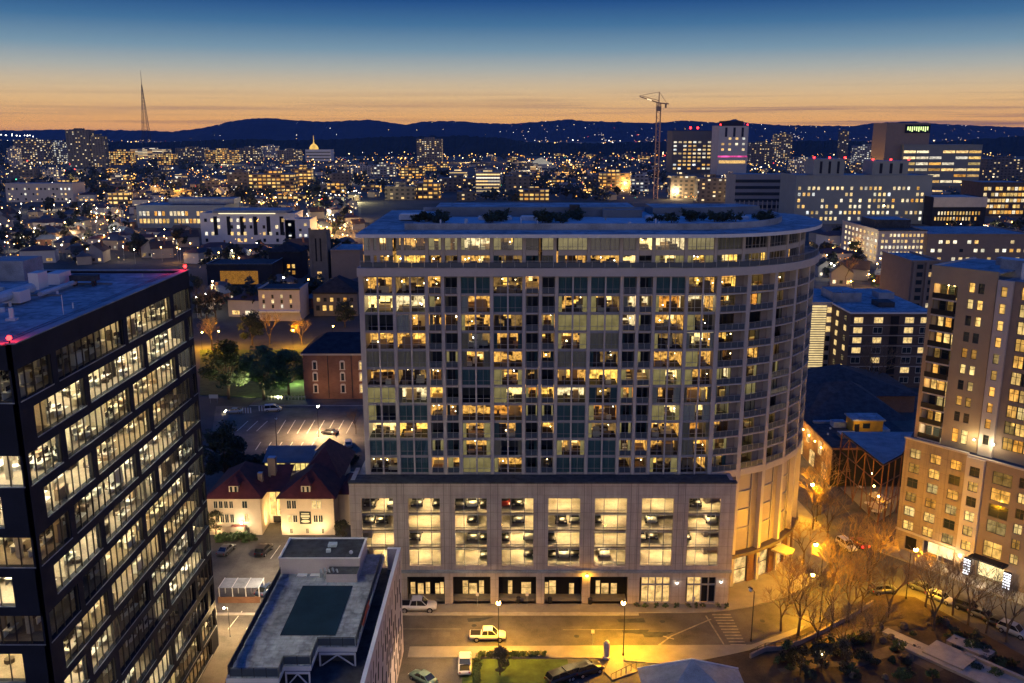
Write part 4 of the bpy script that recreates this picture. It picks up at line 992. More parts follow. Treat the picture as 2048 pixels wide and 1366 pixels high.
cpart(MB().box(4.6,10.2,2.2,2.3,.3,3.4,E_garage).box(7.3,7.5,.2,.4,.3,3.4,m_wt), 'lit_entrance'); cpart(MB().box(1.25,3.35,.3,.4,.4,3.0,m_black), 'service_door')
pl_ops = [(12.2-.85,12.2+.85,z,z+1.8) for z in [18.0-2.75*r for r in range(6)]]
cpart(MB().wall(13.7, 0, 21.3, .5, pl_ops, m_tan2, y=-.35, x0=10.62), 'pale_bay_wall'); 
for a, b, z, t in pl_ops: cwin((a+b)/2, z, 1.7, 1.8, -.15, rg.random()<.75, mat=LPg)
cpart(MB().box(10.62,50,.0,.5,21.31,21.6,m_tan2), 'terrace_edge')
d_ops = [(15.0,18.2,z,z+2.3) for z in (17.6,14.6,11.7,8.8)]+[(14.9,18.0,4.3,7.2)]+[(19.3,20.7,z,z+1.8) for z in [18.2-2.75*r for r in range(6)]]+[(23,26,z,z+2.2) for z in (17.6,14.6,11.7,8.8,5)]+[(28.5,30.5,z,z+1.8) for z in [18.2-2.75*r for r in range(6)]]
cpart(MB().wall(50, 0, 21.3, .5, d_ops+[(14.2,18.8,.2,3.6)], m_dgr, y=.15, x0=13.7), 'base_wall')
for a, b, z, t in d_ops: cwin((a+b)/2, z, b-a, t-z, .35, rg.random()<.8)
cpart(MB().box(13.5,19.4,-1.9,.15,3.9,4.2,m_dark), 'entrance_canopy'); cpart(MB().box(14.3,18.7,.9,1.0,.2,3.5,E_garage), 'entrance_glow')
E_bar = emit('light_bar_white', (.95,.95,1), 3.5)
for s in (13.2,19.9):
    o = cpart(MB().box(s-.6,s+.6,-1.2,-.9,.14,3.4,m_dark), 'light_sign')
    for q in range(6): MB().box(s-.58,s+.58,-1.25,-1.21,.4+q*.5,.68+q*.5,E_bar).build('light_bar', o)
point(tuple(Vector((*cp(9.0,1.6),2.6))), 420, (1,.75,.38), .3); point(tuple(Vector((*cp(16.5,3.0),2.4))), 420, (1,.84,.58), .3); point(tuple(Vector((*cp(23,2.5),2.6))), 300, (1,.75,.35), .3)
o = cpart(MB().ball((11.6,-.6,3.0),.16,E_whi,8,5), 'wall_lamp')
# tower above, set back
TW = 1.6
bal_z = [21.9+2.86*i for i in range(11)]
b_ops = [(.9,5.0,z+.1,z+2.6) for z in bal_z[:-1]]
w_ops = [(x-.5,x+.5,z,z+1.75) for z in [49.4-2.86*r for r in range(9)] for x in (7.3,8.9)]+[(x-.6,x+.6,22.6,25.2) for x in (7.3,8.9)]
cpart(MB().wall(11.3, 21.6, 53.4, .5, b_ops+w_ops, m_tan, y=TW, x0=.1), 'tower_wall')
cpart(MB().wall(14.0, 21.6, 52.2, .5, [(12.7-.5,12.7+.5,z,z+1.75) for z in [49.4-2.86*r for r in range(10)]], m_tan2, y=TW-.35, x0=11.6), 'pale_pier_wall')
cpart(MB().box(11.3,11.6,TW+.2,TW+.6,21.6,52,m_tan2), 'wall_recess')
d2 = [(15.2,20.2,z,z+2.2) for z in [49.2-2.86*r for r in range(10)]]+[(23.5,28,z,z+2.2) for z in [49.2-2.86*r for r in range(10)]]
cpart(MB().wall(50, 21.6, 52.2, .5, d2, m_dgr, y=TW+.15, x0=14.0), 'tower_wall')
for a, b, z, t in w_ops: cwin((a+b)/2, z, b-a, t-z, TW+.2, rg.random()<.68, mid=False)
for r in range(10): cwin(12.7, 49.4-2.86*r, 1.0, 1.75, TW-.15, rg.random()<.8, mid=False, mat=LPg)
for a, b, z, t in d2:
    for q in range(3): cwin(a+(b-a)*(q+.5)/3, z, (b-a)/3-.05, t-z, TW+.3, rg.random()<.82, 'wide_window')
balc = MB().box(.9,5.0,-.35,2.2,-.2,.1,m_tan2).mesh('balcony'); balr = MB().box(.9,5.0,-.38,-.33,.1,1.05,m_blackmetal).mesh('balcony_railing')
for i, z in enumerate(bal_z[:-1]):
    b = put('balcony', balc, ct, (0,TW,z)); put('balcony_railing', balr, b)
    cpart(MB().box(.7,5.2,TW+2.2,TW+2.4,z+.1,z+2.65,m_tan).box(.6,.88,TW+.51,TW+2.19,z+.1,z+2.65,m_tan2).box(5.02,5.2,TW+.51,TW+2.19,z+.1,z+2.65,m_tan), 'balcony_recess')
    for x, w in ((1.7,1.1),(3.1,1.2),(4.3,1.0)): cwin(x, z+.15, w, 2.2, TW+2.08, rg.random()<.5, 'balcony_door', mid=False)
    if i in (0,3,9):
        o = cpart(MB().ball((2.9,TW+1.0,z+2.4),.13,E_lamp,8,5), 'balcony_lamp'); v = cp(2.9,-TW-.9); point((v[0],v[1],z+2.1), 260, (1,.6,.16) if i else (1,.78,.4), .13)
for s in (11.0,14.3):
    o = cpart(MB().ball((s,.8,24.2),.14,E_lampw,8,5), 'terrace_lamp'); v = cp(s,-.5); point((v[0],v[1],24.2), 300, (1,.8,.42), .14)
cpart(MB().box(.1,11.4,TW+.52,TW+16,53.0,53.2,m_roof).box(11.41,50,TW+.66,TW+18,51.6,51.9,m_roof), 'roof_deck')
cpart(MB().box(.1,.5,TW+.51,TW+16,21.6,53.4,m_tan2), 'end_wall')
for x, y, w, d, h in ((9,6,4,3,1.6),(15,5,5,4,2.2),(22,7,6,4,1.8),(6.5,10,2,2,1.2),(31,6,6,5,2.4)):
    cpart(MB().box(x,x+w,TW+y,TW+y+d,53.21 if x < 9 else 51.91,53.3+h,m_metal,m_roofl), 'roof_unit')
cpart(MB().tube((13.2,TW+5,51.9),(13.2,TW+5,54.6),.3,m_white,n=8).tube((14,TW+5.4,51.9),(14,TW+5.4,54.2),.22,m_white,n=8), 'roof_flue')
# ================================================================= vehicles
m_tyre = plain('tyre_rubber', (.012,.012,.012), .9, .1); m_rim = plain('alloy_rim', (.4,.4,.42), .35, .5, .6)
m_carglass = plain('car_window_glass', (.015,.018,.02), .06, .9); m_lens = plain('headlight_lens', (.7,.7,.68), .15, .7); m_tail = plain('tail_light_lens', (.3,.01,.01), .2, .6)
paints = {n: plain(n+'_car_paint', c, .28, .6) for n, c in dict(white=(.68,.67,.63), black=(.012,.012,.014), grey=(.09,.095,.1), silver=(.36,.37,.38), red=(.22,.02,.015), teal=(.06,.12,.12), blue=(.03,.05,.1)).items()}
def loft(mb, rings, m, cap=True):
    n = len(rings[0]); i = mb.pts([p for r in rings for p in r]); k = mb.mi(m)
    for a in range(len(rings)-1):
        for q in range(n):
            t = (q+1) % n
            mb.f.append((i+a*n+q,i+a*n+t,i+(a+1)*n+t,i+(a+1)*n+q)); mb.fm.append(k)
    if cap:
        mb.f.append(tuple(i+n-1-q for q in range(n))); mb.fm.append(k)
        b = i+(len(rings)-1)*n; mb.f.append(tuple(b+q for q in range(n))); mb.fm.append(k)
SHAPES = {  # stations: x, half width, underside, belt ; cabin: x, half width, roof height
 'sedan': ([(-2.3,.70,.42,.78),(-2.15,.84,.28,.90),(-1.3,.90,.22,.95),(0,.91,.2,.93),(1.0,.9,.22,.88),(1.9,.86,.26,.76),(2.25,.72,.34,.62)], [(-1.75,.74,.93),(-1.0,.66,1.38),(.0,.66,1.42),(.45,.66,1.37),(1.15,.74,.88)], (-1.4,1.42), .33),
 'suv': ([(-2.3,.74,.5,.98),(-2.2,.88,.36,1.08),(-1.2,.94,.3,1.1),(0,.95,.28,1.08),(1.1,.94,.3,1.03),(2.0,.9,.34,.95),(2.3,.76,.42,.78)], [(-2.15,.78,1.08),(-1.85,.72,1.68),(-.2,.74,1.74),(.4,.72,1.68),(1.15,.8,1.03)], (-1.42,1.42), .38),
 'van': ([(-2.4,.8,.5,1.05),(-2.3,.92,.36,1.12),(-1.2,.97,.3,1.14),(0,.97,.28,1.12),(1.2,.96,.3,1.06),(2.1,.9,.34,.9),(2.4,.74,.42,.74)], [(-2.3,.86,1.12),(-2.15,.82,1.9),(.2,.82,1.94),(.8,.78,1.8),(1.8,.82,.98)], (-1.5,1.5), .36),
 'pickup': ([(-2.85,.86,.6,1.05),(-2.75,.95,.5,1.12),(-1.0,.96,.42,1.12),(0,.97,.4,1.12),(1.3,.96,.42,1.1),(2.3,.93,.44,1.05),(2.7,.8,.5,.85)], [(-1.0,.82,1.12),(-.75,.76,1.82),(.2,.77,1.86),(.7,.76,1.8),(1.4,.84,1.1)], (-1.75,1.8), .42)}
def make_vehicle(kind, col, name=None):
    st, cab, ax, wr = SHAPES[kind]; p = paints[col]
    root = thing(name or {'sedan':'parked_car','suv':'parked_suv','van':'minivan','pickup':'pickup_truck'}[kind], '', {'pickup':'pickup truck','van':'van'}.get(kind,'car'))
    body = MB(); loft(body, [[(x,-w*.9,zb),(x,-w,zb+(zt-zb)*.45),(x,-w*.98,zb+(zt-zb)*.75),(x,-w*.86,zt),(x,w*.86,zt),(x,w*.98,zb+(zt-zb)*.75),(x,w,zb+(zt-zb)*.45),(x,w*.9,zb)][::-1] for x,w,zb,zt in st], p)
    body.build('body', root, smooth=True)
    b = lambda x: lerp_tab([(s[0],s[3]) for s in st], x)-.02
    g = MB(); c = cab; n = len(c)
    low = [(c[0][0],c[0][1]), (c[-1][0],c[-1][1])]
    prof = [(c[0][0],b(c[0][0]))]+[(x,z) for x,w,z in c[1:-1]]+[(c[-1][0],b(c[-1][0]))]
    wl, wt = c[0][1], c[2][1]
    L_ = [(x,-(wl if i in (0,n-1) else wt),z) for i,(x,z) in enumerate(prof)]; R_ = [(x,-y,z) for x,y,z in L_]
    g.face(L_[::-1], m_carglass); g.face(R_, m_carglass)
    for i in range(n-1): g.face([L_[i],L_[i+1],R_[i+1],R_[i]], m_carglass)
    g.build('cabin_glass', root)
    r = MB(); t = .035
    Lr = [(x,-wt+.01,z+t) for x,w,z in c[1:-1]]; Rr = [(x,-y,z) for x,y,z in Lr]
    for i in range(len(Lr)-1): r.face([Lr[i],Rr[i],Rr[i+1],Lr[i+1]][::-1], p)
    for S, sg_ in ((Lr,-1),(Rr,1)):
        for i in range(len(S)-1): q = [S[i],S[i+1],(S[i+1][0],S[i+1][1],S[i+1][2]-.09),(S[i][0],S[i][1],S[i][2]-.09)]; r.face(q if sg_ > 0 else q[::-1], p)
    for a, bq in (((c[0][0],wl,b(c[0][0])),(c[1][0],wt,c[1][2])),((c[-1][0],wl,b(c[-1][0])),(c[-2][0],wt,c[-2][2]))):
        for s in (-1,1): r.tube((a[0],a[1]*s,a[2]),(bq[0],bq[1]*s,bq[2]+.02),.05,p,n=4)
    xm = (c[1][0]+c[-2][0])/2
    for s in (-1,1): r.tube((xm,wl*s*1.005,b(xm)),(xm,wt*s*1.005,max(x[2] for x in c)-.02),.045,p,n=4)
    r.build('roof_panel', root)
    if kind == 'pickup':
        MB().box(-2.68,-1.1,-.74,.74,1.125,1.14,m_black).build('cargo_bed', root)
    for x in ax:
        for s in (-1,1):
            y = s*(max(q[1] for q in st)-.09)
            MB().tube((x,y-.11,wr),(x,y+.11,wr),wr,m_tyre,n=14).tube((x,y+s*.09,wr),(x,y+s*.125,wr),wr*.62,m_rim,n=10).build('wheel', root)
    hx, hz = st[-2][0]+.17, st[-2][3]-.22; tx, tz = st[1][0]-.06, st[1][3]-.2
    for s in (-1,1):
        MB().box(hx,hx+.16,s*.62-.16,s*.62+.16,hz-.08,hz+.08,m_lens).build('headlight', root)
        MB().box(tx-.07,tx+.05,s*.68-.12,s*.68+.12,tz-.1,tz+.1,m_tail).build('tail_light', root)
    return root
protos = {}
def car(kind, col, x, y, rz, label, z=0.0, scale=None, group=None):
    k = (kind, col)
    if k not in protos: protos[k] = make_vehicle(kind, col)
    o = place(protos[k], (x,y,z), math.radians(rz), label, scale)
    if 'group' in o: del o['group']
    if group: o['group'] = group
    return o
x, y = gp(976,1284); pk = car('pickup','white',x,y+.8,0,'white crew cab pickup parked at the kerb in the main street')
x, y = gp(850,1220); car('pickup','white',x-1.2,y,0,'white long bed pickup parked tight against the tower pavement beside the hotel', scale=1.15)
x, y = gp(930,1334); car('pickup','white',x,y,92,'white pickup parked nose in beside the small lawn')
x, y = gp(846,1362); car('sedan','teal',x,y,140,'teal sedan parked at the foot of the hotel slit wall')
for i, (px, py, a) in enumerate(((1122,1362,30),(1150,1352,28),(1176,1346,26))):
    x, y = gp(px,py); car('suv','black',x,y,a,('black off-roader parked by the lawn, lowest of three','black off-roader parked between two others by the lawn','black off-roader parked nearest the stone monument')[i])
x, y = gp(453,1104); car('sedan','grey',x,y,78,'dark grey sedan in the mansion car park by the hedge')
x, y = gp(528,1106); car('suv','black',x,y,80,'black car parked before the mansion courtyard')
x, y = gp(532,1184); car('sedan','blue',x,y,72,'dark blue sedan beside the carport')
x, y = gp(659,868); car('sedan','black',x,y,160,'black sedan alone in the striped car park under the bright lamp')
x, y = gp(697,892); car('suv','silver',x,y,100,'silver SUV at the car park corner by the tower')
x, y = gp(546,822); car('van','white',x,y,12,'white minivan on the side road above the car park')
x, y = gp(468,826); v = car('sedan','silver',x,y,185,'silver car with glowing headlights on the side road')
MB().ball((2.3,.62,.6),.17,E_whi,8,5).build('lit_headlight', v); MB().ball((2.3,-.62,.6),.17,E_whi,8,5).build('lit_headlight', v)
cond = [(1937,1222,'suv','black','black SUV first in the parked line facing the condo'),(1966,1236,'sedan','grey','grey sedan second in the parked line facing the condo'),(1997,1253,'sedan','black','black sedan third in the parked line facing the condo'),(2026,1268,'suv','silver','silver SUV last in the parked line facing the condo')]
for px, py, kd, c, l in cond:
    x, y = gp(px,py); car(kd,c,x,y,-51,l)
x, y = gp(1846,1182); car('sedan','grey',x,y,-51,'grey sedan under the tall lamp at the condo corner')
x, y = gp(1880,1200); car('sedan','silver',x,y,-51,'silver sedan behind the bare tree at the condo corner')
x, y = gp(1718,1090); v = car('sedan','red',x,y,100,'red car with lit tail lights driving up the side street')
for s in (-.68,.68): MB().ball((-2.3,s,.72),.16,E_red,8,5).build('lit_tail_light', v)
x, y = gp(1692,1096); car('suv','white',x,y,285,'white SUV coming down the side street beside the steel frame')
x, y = gp(1766,1186); car('suv','grey',x,y,10,'grey SUV parked under the trees at the park corner')
for i, (px, py, kd, c) in enumerate(((1650,592,'sedan','white'),(1676,590,'suv','silver'),(1662,600,'van','white'))):
    x, y = gp(px,py); car(kd,c,x,y,170+i*9,('white sedan stopped at the far junction beyond the rounded tower','silver SUV waiting at the far junction','white van at the far junction above the blue roof')[i])
# cars on the parking levels
gar = [(0,3,-1.6,'suv','black'),(0,3,2.1,'sedan','white'),(0,2,.2,'suv','black'),(0,2,-1.9,'sedan','grey'),(1,3,-1.5,'suv','grey'),(1,3,2.0,'sedan','black'),(1,1,-1.9,'suv','black'),(2,3,-2.0,'sedan','grey'),(2,3,0,'suv','white'),(2,3,2.2,'sedan','black'),(2,2,.1,'sedan','black'),(2,1,.1,'suv','grey'),(2,1,2.2,'sedan','black'),(2,0,2.1,'sedan','grey'),(3,3,-2.0,'sedan','red'),(3,3,.1,'suv','black'),(3,2,.1,'suv','grey'),(3,1,2.0,'suv','white'),(3,1,-2.2,'sedan','black'),(3,0,2.1,'suv','black'),(4,2,-.3,'suv','black'),(4,2,2.0,'sedan','grey'),(4,1,-2.2,'sedan','black'),(4,0,-1.9,'sedan','black'),(4,0,.1,'suv','silver'),(4,0,2.2,'suv','black'),(5,2,-2.0,'sedan','black'),(5,0,-.6,'suv','white'),(6,2,-.4,'suv','silver'),(6,1,-.2,'suv','black'),(6,1,-2.2,'sedan','grey'),(7,3,-.8,'suv','black'),(7,1,-2.2,'sedan','black'),(7,2,2.0,'sedan','silver')]
lvn = ['lowest','second','third','top']; bays_n = ['first','second','third','fourth','fifth','sixth','seventh','eighth']
for b_, l_, dx, kd, c in gar:
    side = 'at its west pillar' if dx < -1 else ('at its east pillar' if dx > 1 else 'mid bay')
    car(kd, c, cen[b_]+dx, 139.4+R.uniform(-.1,.6), -90+R.uniform(-3,3), f'{c} {"SUV" if kd=="suv" else "sedan"} on the {lvn[l_]} parking level, {bays_n[b_]} garage opening, {side}', z=lv[l_]+.29)

# ================================================================= street lamps
def make_lamp(name, h, bulb, arm=1.4, head='cobra', lit_=True):
    root = thing(name, '', 'street lamp')
    MB().tube((0,0,0),(0,0,.5),.16,m_blackmetal,n=8).tube((0,0,.5),(0,0,h),.09,m_blackmetal,.06,n=8).build('pole', root)
    MB().tube((0,0,h-.1),(arm,0,h+.15),.045,m_blackmetal,n=6).build('arm', root)
    MB().box(arm-.1,arm+.55,-.16,.16,h+.1,h+.25,m_blackmetal).build('lamp_head', root)
    MB().ball((arm+.22,0,h-.1),.34,bulb,10,6).build('bulb', root)
    return root
lampS = make_lamp('street_lamp', 8.2, E_sod); lampW = make_lamp('street_lamp', 9.4, E_whi, .9); lampD = make_lamp('street_lamp', 8.6, m_lens, .6)
def lamp(proto, px, py, z, rz, power, col, label, z0=0.0, r=.17, hood=False):
    """px,py,z: where the bulb is seen and how high it hangs"""
    h = {id(lampS):(8.2,1.62),id(lampW):(9.4,1.12),id(lampD):(8.6,.82)}[id(proto)]
    a = math.radians(rz); bx, by = gp(px,py,z); s = z/h[0]
    o = place(proto, (bx-math.cos(a)*h[1]*s, by-math.sin(a)*h[1]*s, z0), a, label, s)
    if power and hood: spot((bx,by,z-.4), (bx,by,0), power*4.6, col, 158, r)
    elif power: point((bx,by,z-.45), power*4.6, col, r)
    return o
LPW = 3300
lamp(lampS,1247,1205,7.9,90,9500,SODIUM,'tall lit street lamp with a starry amber glow before the sixth shopfront', hood=True)
lamp(lampS,997,1205,7.9,90,5200,SODIUM,'slim lit street lamp behind the white pickup', hood=True)
lamp(lampS,1625,968,8.4,200,LPW,SODIUM,'lit amber street lamp beside the curved base of the tower')
lamp(lampS,1632,1088,8.2,200,LPW,SODIUM,'lit amber street lamp over the side street by the entrance canopy')
lamp(lampS,1626,1148,8.2,160,LPW,SODIUM,'lit amber street lamp among bare trees at the park corner')
lamp(lampS,1832,1098,8.6,40,4600,SODIUM,'lit amber street lamp before the corner of the condo')
lamp(lampD,1501,1178,8.4,120,0,None,'unlit lamp post at the crosswalk')
lamp(lampW,636,812,8.0,90,9000,(1,.62,.28),'lit white lamp in the middle of the striped car park', hood=True)
lamp(lampD,552,836,8.4,90,0,None,'unlit lamp post at the edge of the striped car park')
for i, (px, py) in enumerate(((1650,578),(1702,562),(1738,548),(1748,561))):
    lamp(lampS,px,py,8.0,90+i*40,1300,SODIUM,('amber lamp nearest the rounded tower at the far junction','amber lamp midway at the far junction','amber lamp beside the far lawn','amber lamp below the far lawn')[i])
for i, (px, py) in enumerate(((404,664),(437,662),(586,660),(666,652))):
    lamp(lampS,px,py,6.5,90,2400,SODIUM,('amber park lamp close to the office tower','amber park lamp right of the first park lamp','amber park lamp behind the green trees','amber park lamp by the brick building roof')[i])
# post lamp, then unseen spots added for brightness over the mansion car park, alley and street
lamp(lampW,448,1215,5.0,180,900,(1,.66,.28),'short white lamp post beside the alley pavement')
spot((-38,146,10),(-38,146.5,0), 9000, (1,.76,.5), 150, .3); spot((-36,134,11),(-36,136,0), 15000, (1,.72,.42), 150, .3); spot((-38.5,100,9),(-38.8,98,0), 9000, (1,.55,.16), 110, .3); spot((-38,119,10),(-38.5,119,0), 7000, (1,.5,.14), 130, .3); spot((-4,126,10),(-4,126.2,0), 6000, (1,.58,.2), 150, .3); spot((-11,112,10),(-11,112,0), 6000, (1,.62,.3), 140, .3)

# ================================================================= trees
def leaf_mat(name, c):
    m, nt, b, o = nm(name); oi = N(nt, 'ShaderNodeTexCoord'); n = N(nt, 'ShaderNodeTexNoise', Scale=.9, Detail=2); nt.links.new(oi.outputs['Object'], n.inputs['Vector'])
    r = ramp(nt, [(.3,[x*.5 for x in c]),(.7,[min(x*1.5,.9) for x in c])]); nt.links.new(n.outputs[0], r.inputs[0]); nt.links.new(r.outputs[0], b.inputs['Base Color']); b.inputs['Roughness'].default_value = .7
    return m
m_leaf = leaf_mat('green_leaf', (.045,.085,.02)); m_leafd = leaf_mat('dark_leaf', (.02,.032,.014)); m_needle = leaf_mat('olive_leaf', (.05,.05,.02))
def leafy(rnd, h, rad, nleaf, size, m, trunk_h, clumps=16, flat=.75):
    cr = MB(); k = cr.mi(m); cs = []
    for i in range(clumps):
        a = rnd.uniform(0,6.283); t = rnd.uniform(0,1); rr_ = rad*(.25+.7*math.sin(math.pi*min(.95,.25+t*.75)))*rnd.uniform(.35,1)
        cs.append((Vector((math.cos(a)*rr_, math.sin(a)*rr_, trunk_h*.8+(h-trunk_h*.8)*(t*.86+.04))), rad*rnd.uniform(.25,.46)))
    for i in range(nleaf):
        c, q = rnd.choice(cs); d = Vector((rnd.gauss(0,1),rnd.gauss(0,1),rnd.gauss(0,1))).normalized()*q*(rnd.random()**.45)
        p = c+Vector((d.x,d.y,d.z*flat)); u = Vector((rnd.gauss(0,1),rnd.gauss(0,1),rnd.gauss(0,.6))).normalized(); w = u.orthogonal().normalized(); s = size*rnd.uniform(.6,1.3)
        i0 = cr.pts([p-u*s*.5,p+w*s*.32,p+u*s*.5,p-w*s*.32]); cr.f.append((i0,i0+1,i0+2,i0+3)); cr.fm.append(k)
    tr = MB().tube((0,0,0),(0,0,trunk_h),rad*.07,m_bark,rad*.05,n=7)
    for c, q in cs[:9]: tr.tube((0,0,trunk_h*.75),tuple(c),rad*.03,m_bark,rad*.008,n=4)
    return tr.mesh('trunk'), cr.mesh('crown')
def bare(rnd, h, spread=.55, depth=6):
    tr, tw = MB(), MB()
    def grow(p, d, L, r, lvl):
        q = p+d*L; r = max(r,.015); (tr if lvl < 3 else tw).tube(p, q, r, m_bark if lvl < 3 else m_twig, r*.62, n=6 if lvl < 2 else (4 if lvl < 4 else 3), caps=False)
        if lvl == depth: return
        nb = 3 if lvl in (0,1,3,4) else rnd.choice((2,3))
        for i in range(nb):
            ax = Vector((rnd.gauss(0,1),rnd.gauss(0,1),rnd.gauss(0,.35))); nd = (d*(1.0-spread*.35)+ax.normalized()*spread*rnd.uniform(.6,1.25)+Vector((0,0,.16))).normalized()
            grow(p+d*L*rnd.uniform(.62,1.0) if i else q, nd, L*rnd.uniform(.66,.88), r*.6, lvl+1)
    grow(Vector((0,0,0)), Vector((rnd.uniform(-.06,.06),rnd.uniform(-.06,.06),1)).normalized(), h*.26, h*.018, 0)
    return tr.mesh('trunk'), tw.mesh('crown')
rt = random.Random(77)
def tree_proto(name, meshes, cat='tree'):
    t = thing(name, '', cat); put('trunk', meshes[0], t); put('crown', meshes[1], t); return t
bares = [tree_proto('bare_tree', bare(rt, 10, s)) for s in (.5,.6,.7)]
leafs = [tree_proto('leafy_tree', leafy(rt, 14, 5.6, 5200, .62, m_leaf, 4.5, 26)) for i in range(2)]
darkt = tree_proto('dense_tree', leafy(rt, 14, 5.2, 5200, .6, m_leafd, 3.5, 26))
smallt = tree_proto('small_tree', leafy(rt, 5, 2.0, 900, .4, m_needle, 1.6, 14))
shrub = tree_proto('shrub', leafy(rt, 1.4, 1.0, 420, .26, m_leaf, .3, 9), 'shrub'); shrubd = tree_proto('roof_shrub', leafy(rt, 1.5, 1.1, 420, .28, m_leafd, .3, 9), 'shrub')
def tree(p, px, py, hs, label, rz=None, z=0.0, group=None):
    x, y = gp(px,py,z); o = place(p, (x,y,z), rt.uniform(0,6.28) if rz is None else rz, label, hs)
    if group: o['group'] = group
    return o
bt = [(1655,1075,.85,'amber bare tree below the uppermost street lamps'),(1700,1130,.9,'amber bare tree in mid street beyond the park wall'),(1735,1150,.9,'amber bare tree between park wall and condo corner'),(1665,1180,.9,'amber bare tree behind the row on the park kerb'),(1625,1060,.8,'amber bare tree at the tower pavement edge'),(1578,1200,.8,'amber bare tree at the curved kerb below the canopy'),(1738,1180,1.0,'bare tree before the park wall end'),(1648,985,.9,'bare tree next to the topmost street lamp'),(1850,1215,.9,'bare tree at the foot of the condo corner lamp'),(1905,1230,.9,'bare tree before the light signs'),(1596,1272,1.15,'spreading bare tree at the kerb left of the park lamps'),(1632,1296,.95,'bare tree on the dark park bank below the lamps'),(1662,1262,1.0,'bare tree between the lamps and the dark park bank'),(1694,1246,1.1,'tall bare tree in amber light at the park edge'),(1722,1226,.9,'slim bare tree beside the park wall'),(1866,1262,1.2,'curved bare tree standing before the lit condo entrance'),(1936,1250,1.0,'bare tree behind the first parked SUV'),(1972,1266,.8,'small forked bare tree on the condo kerb'),(2012,1284,.95,'bare tree at the far end of the parked cars'),(1640,1030,1.0,'amber lit bare tree at the curved base of the tower'),(1606,1130,.9,'bare tree in front of the entrance canopy'),(1760,1120,.75,'small bare tree at the corner pavement of the condo'),(1742,790,1.5,'large bare tree before the brick apartments'),(1690,572,1.5,'wide bare tree at the far junction'),(712,868,.62,'stubby bare tree at the car park corner'),(414,640,1.35,'amber lit bare tree beside the office tower roof corner'),(424,700,1.2,'amber lit bare tree on the lawn near the office tower'),(540,690,1.1,'amber bare tree behind the green trees'),(604,690,.9,'amber bare tree left of the slate roof'),(1562,1262,.85,'small bare tree at the kerb by the crosswalk'),(1776,1236,.9,'bare tree on the reddish bank of the park'),(1690,1330,.9,'bare tree low on the dark park slope'),(1745,1300,.8,'bare tree by the concrete steps')]
for i, (px, py, s, l) in enumerate(bt): tree(bares[i%3], px, py, s*1.2, l)
for i, (px, py, s, l) in enumerate(((458,798,1.25,'green leafy tree with its crown lit from below, west of two'),(528,800,1.2,'green leafy tree beside the white wall of the brick building'),(578,790,1.0,'smaller green leafy tree at the floodlight'))): tree(leafs[i%2], px, py, s, l)
tree(darkt, 452, 968, 1.0, 'dark dense tree squeezed between office tower and car park')
tree(darkt, 505, 690, .9, 'dark dense tree behind the green trees'); tree(darkt, 690, 655, .8, 'dark dense tree behind the brick building')
tree(smallt, 432, 1072, 1.1, 'small broadleaf tree at the corner of the mansion'); tree(smallt, 1000, 1352, .9, 'small olive tree on the lawn strip'); tree(smallt, 686, 1082, .9, 'small tree between mansion and parking podium')
for i in range(3): tree(smallt, 1600+i*42, 1352-i*6, 1.0, ('dark bush at the bottom of the park bank','dark bush in the middle of the park bank','dark bush highest on the park bank')[i])
point(tuple(Vector((*gp(592,770),3.0))), 2500, (.8,1,.5), .2); spot((*gp(500,802),.5), (gp(500,790)[0],gp(500,790)[1],9), 9000, (1,.85,.5), 140); spot((*gp(560,802),.5), (gp(545,790)[0],gp(545,790)[1],8), 7000, (.9,1,.55), 120)
spot((*gp(1720,800),.5), (*gp(1720,775),9), 4200, (1,.75,.35), 120); spot((*gp(1800,812),.5), (*gp(1800,780),9), 4200, (1,.78,.4), 120)
for i in range(14): tree(shrub, 432+i*5.6, 1083-(i%3)*2, .9+.3*rt.random(), 'clipped green shrub in the hedge before the mansion', group='hedge shrubs before the mansion')
for i in range(18): tree(shrub, 962+i*7.5, 1313, .62, 'low clipped shrub in the row edging the lawn strip', group='shrubs edging the lawn strip', z=.14)
for i in range(9): tree(shrub, 955+rt.uniform(-1.5,1.5), 1318+i*6, .6, 'low shrub in the column between lawn and white pickup', group='shrubs between lawn and pickup', z=.14)
for i in range(10): tree(shrub, 1270+i*20+rt.uniform(-6,6), 1214+(i%2), .55, 'low planting under the shopfront windows', group='planting under the shopfronts', z=.14)
for i in range(70):
    px = rt.choice((rt.uniform(815,890),rt.uniform(965,1045),rt.uniform(1075,1160),rt.uniform(1290,1390),rt.uniform(1390,1560)))
    tree(shrubd, px, rt.uniform(436,446), rt.uniform(.7,1.5), 'dark shrub in the roof garden of the rounded tower', z=60.95, group='roof garden shrubs')

for i in range(22):
    x, y = gp(430+i*13, 934-(i%2)*5); o = place(shrubd, (x,y,0), i*1.7, 'dark bush in the tall hedge behind the mansion', 2.2); o['group'] = 'tall hedge behind the mansion'
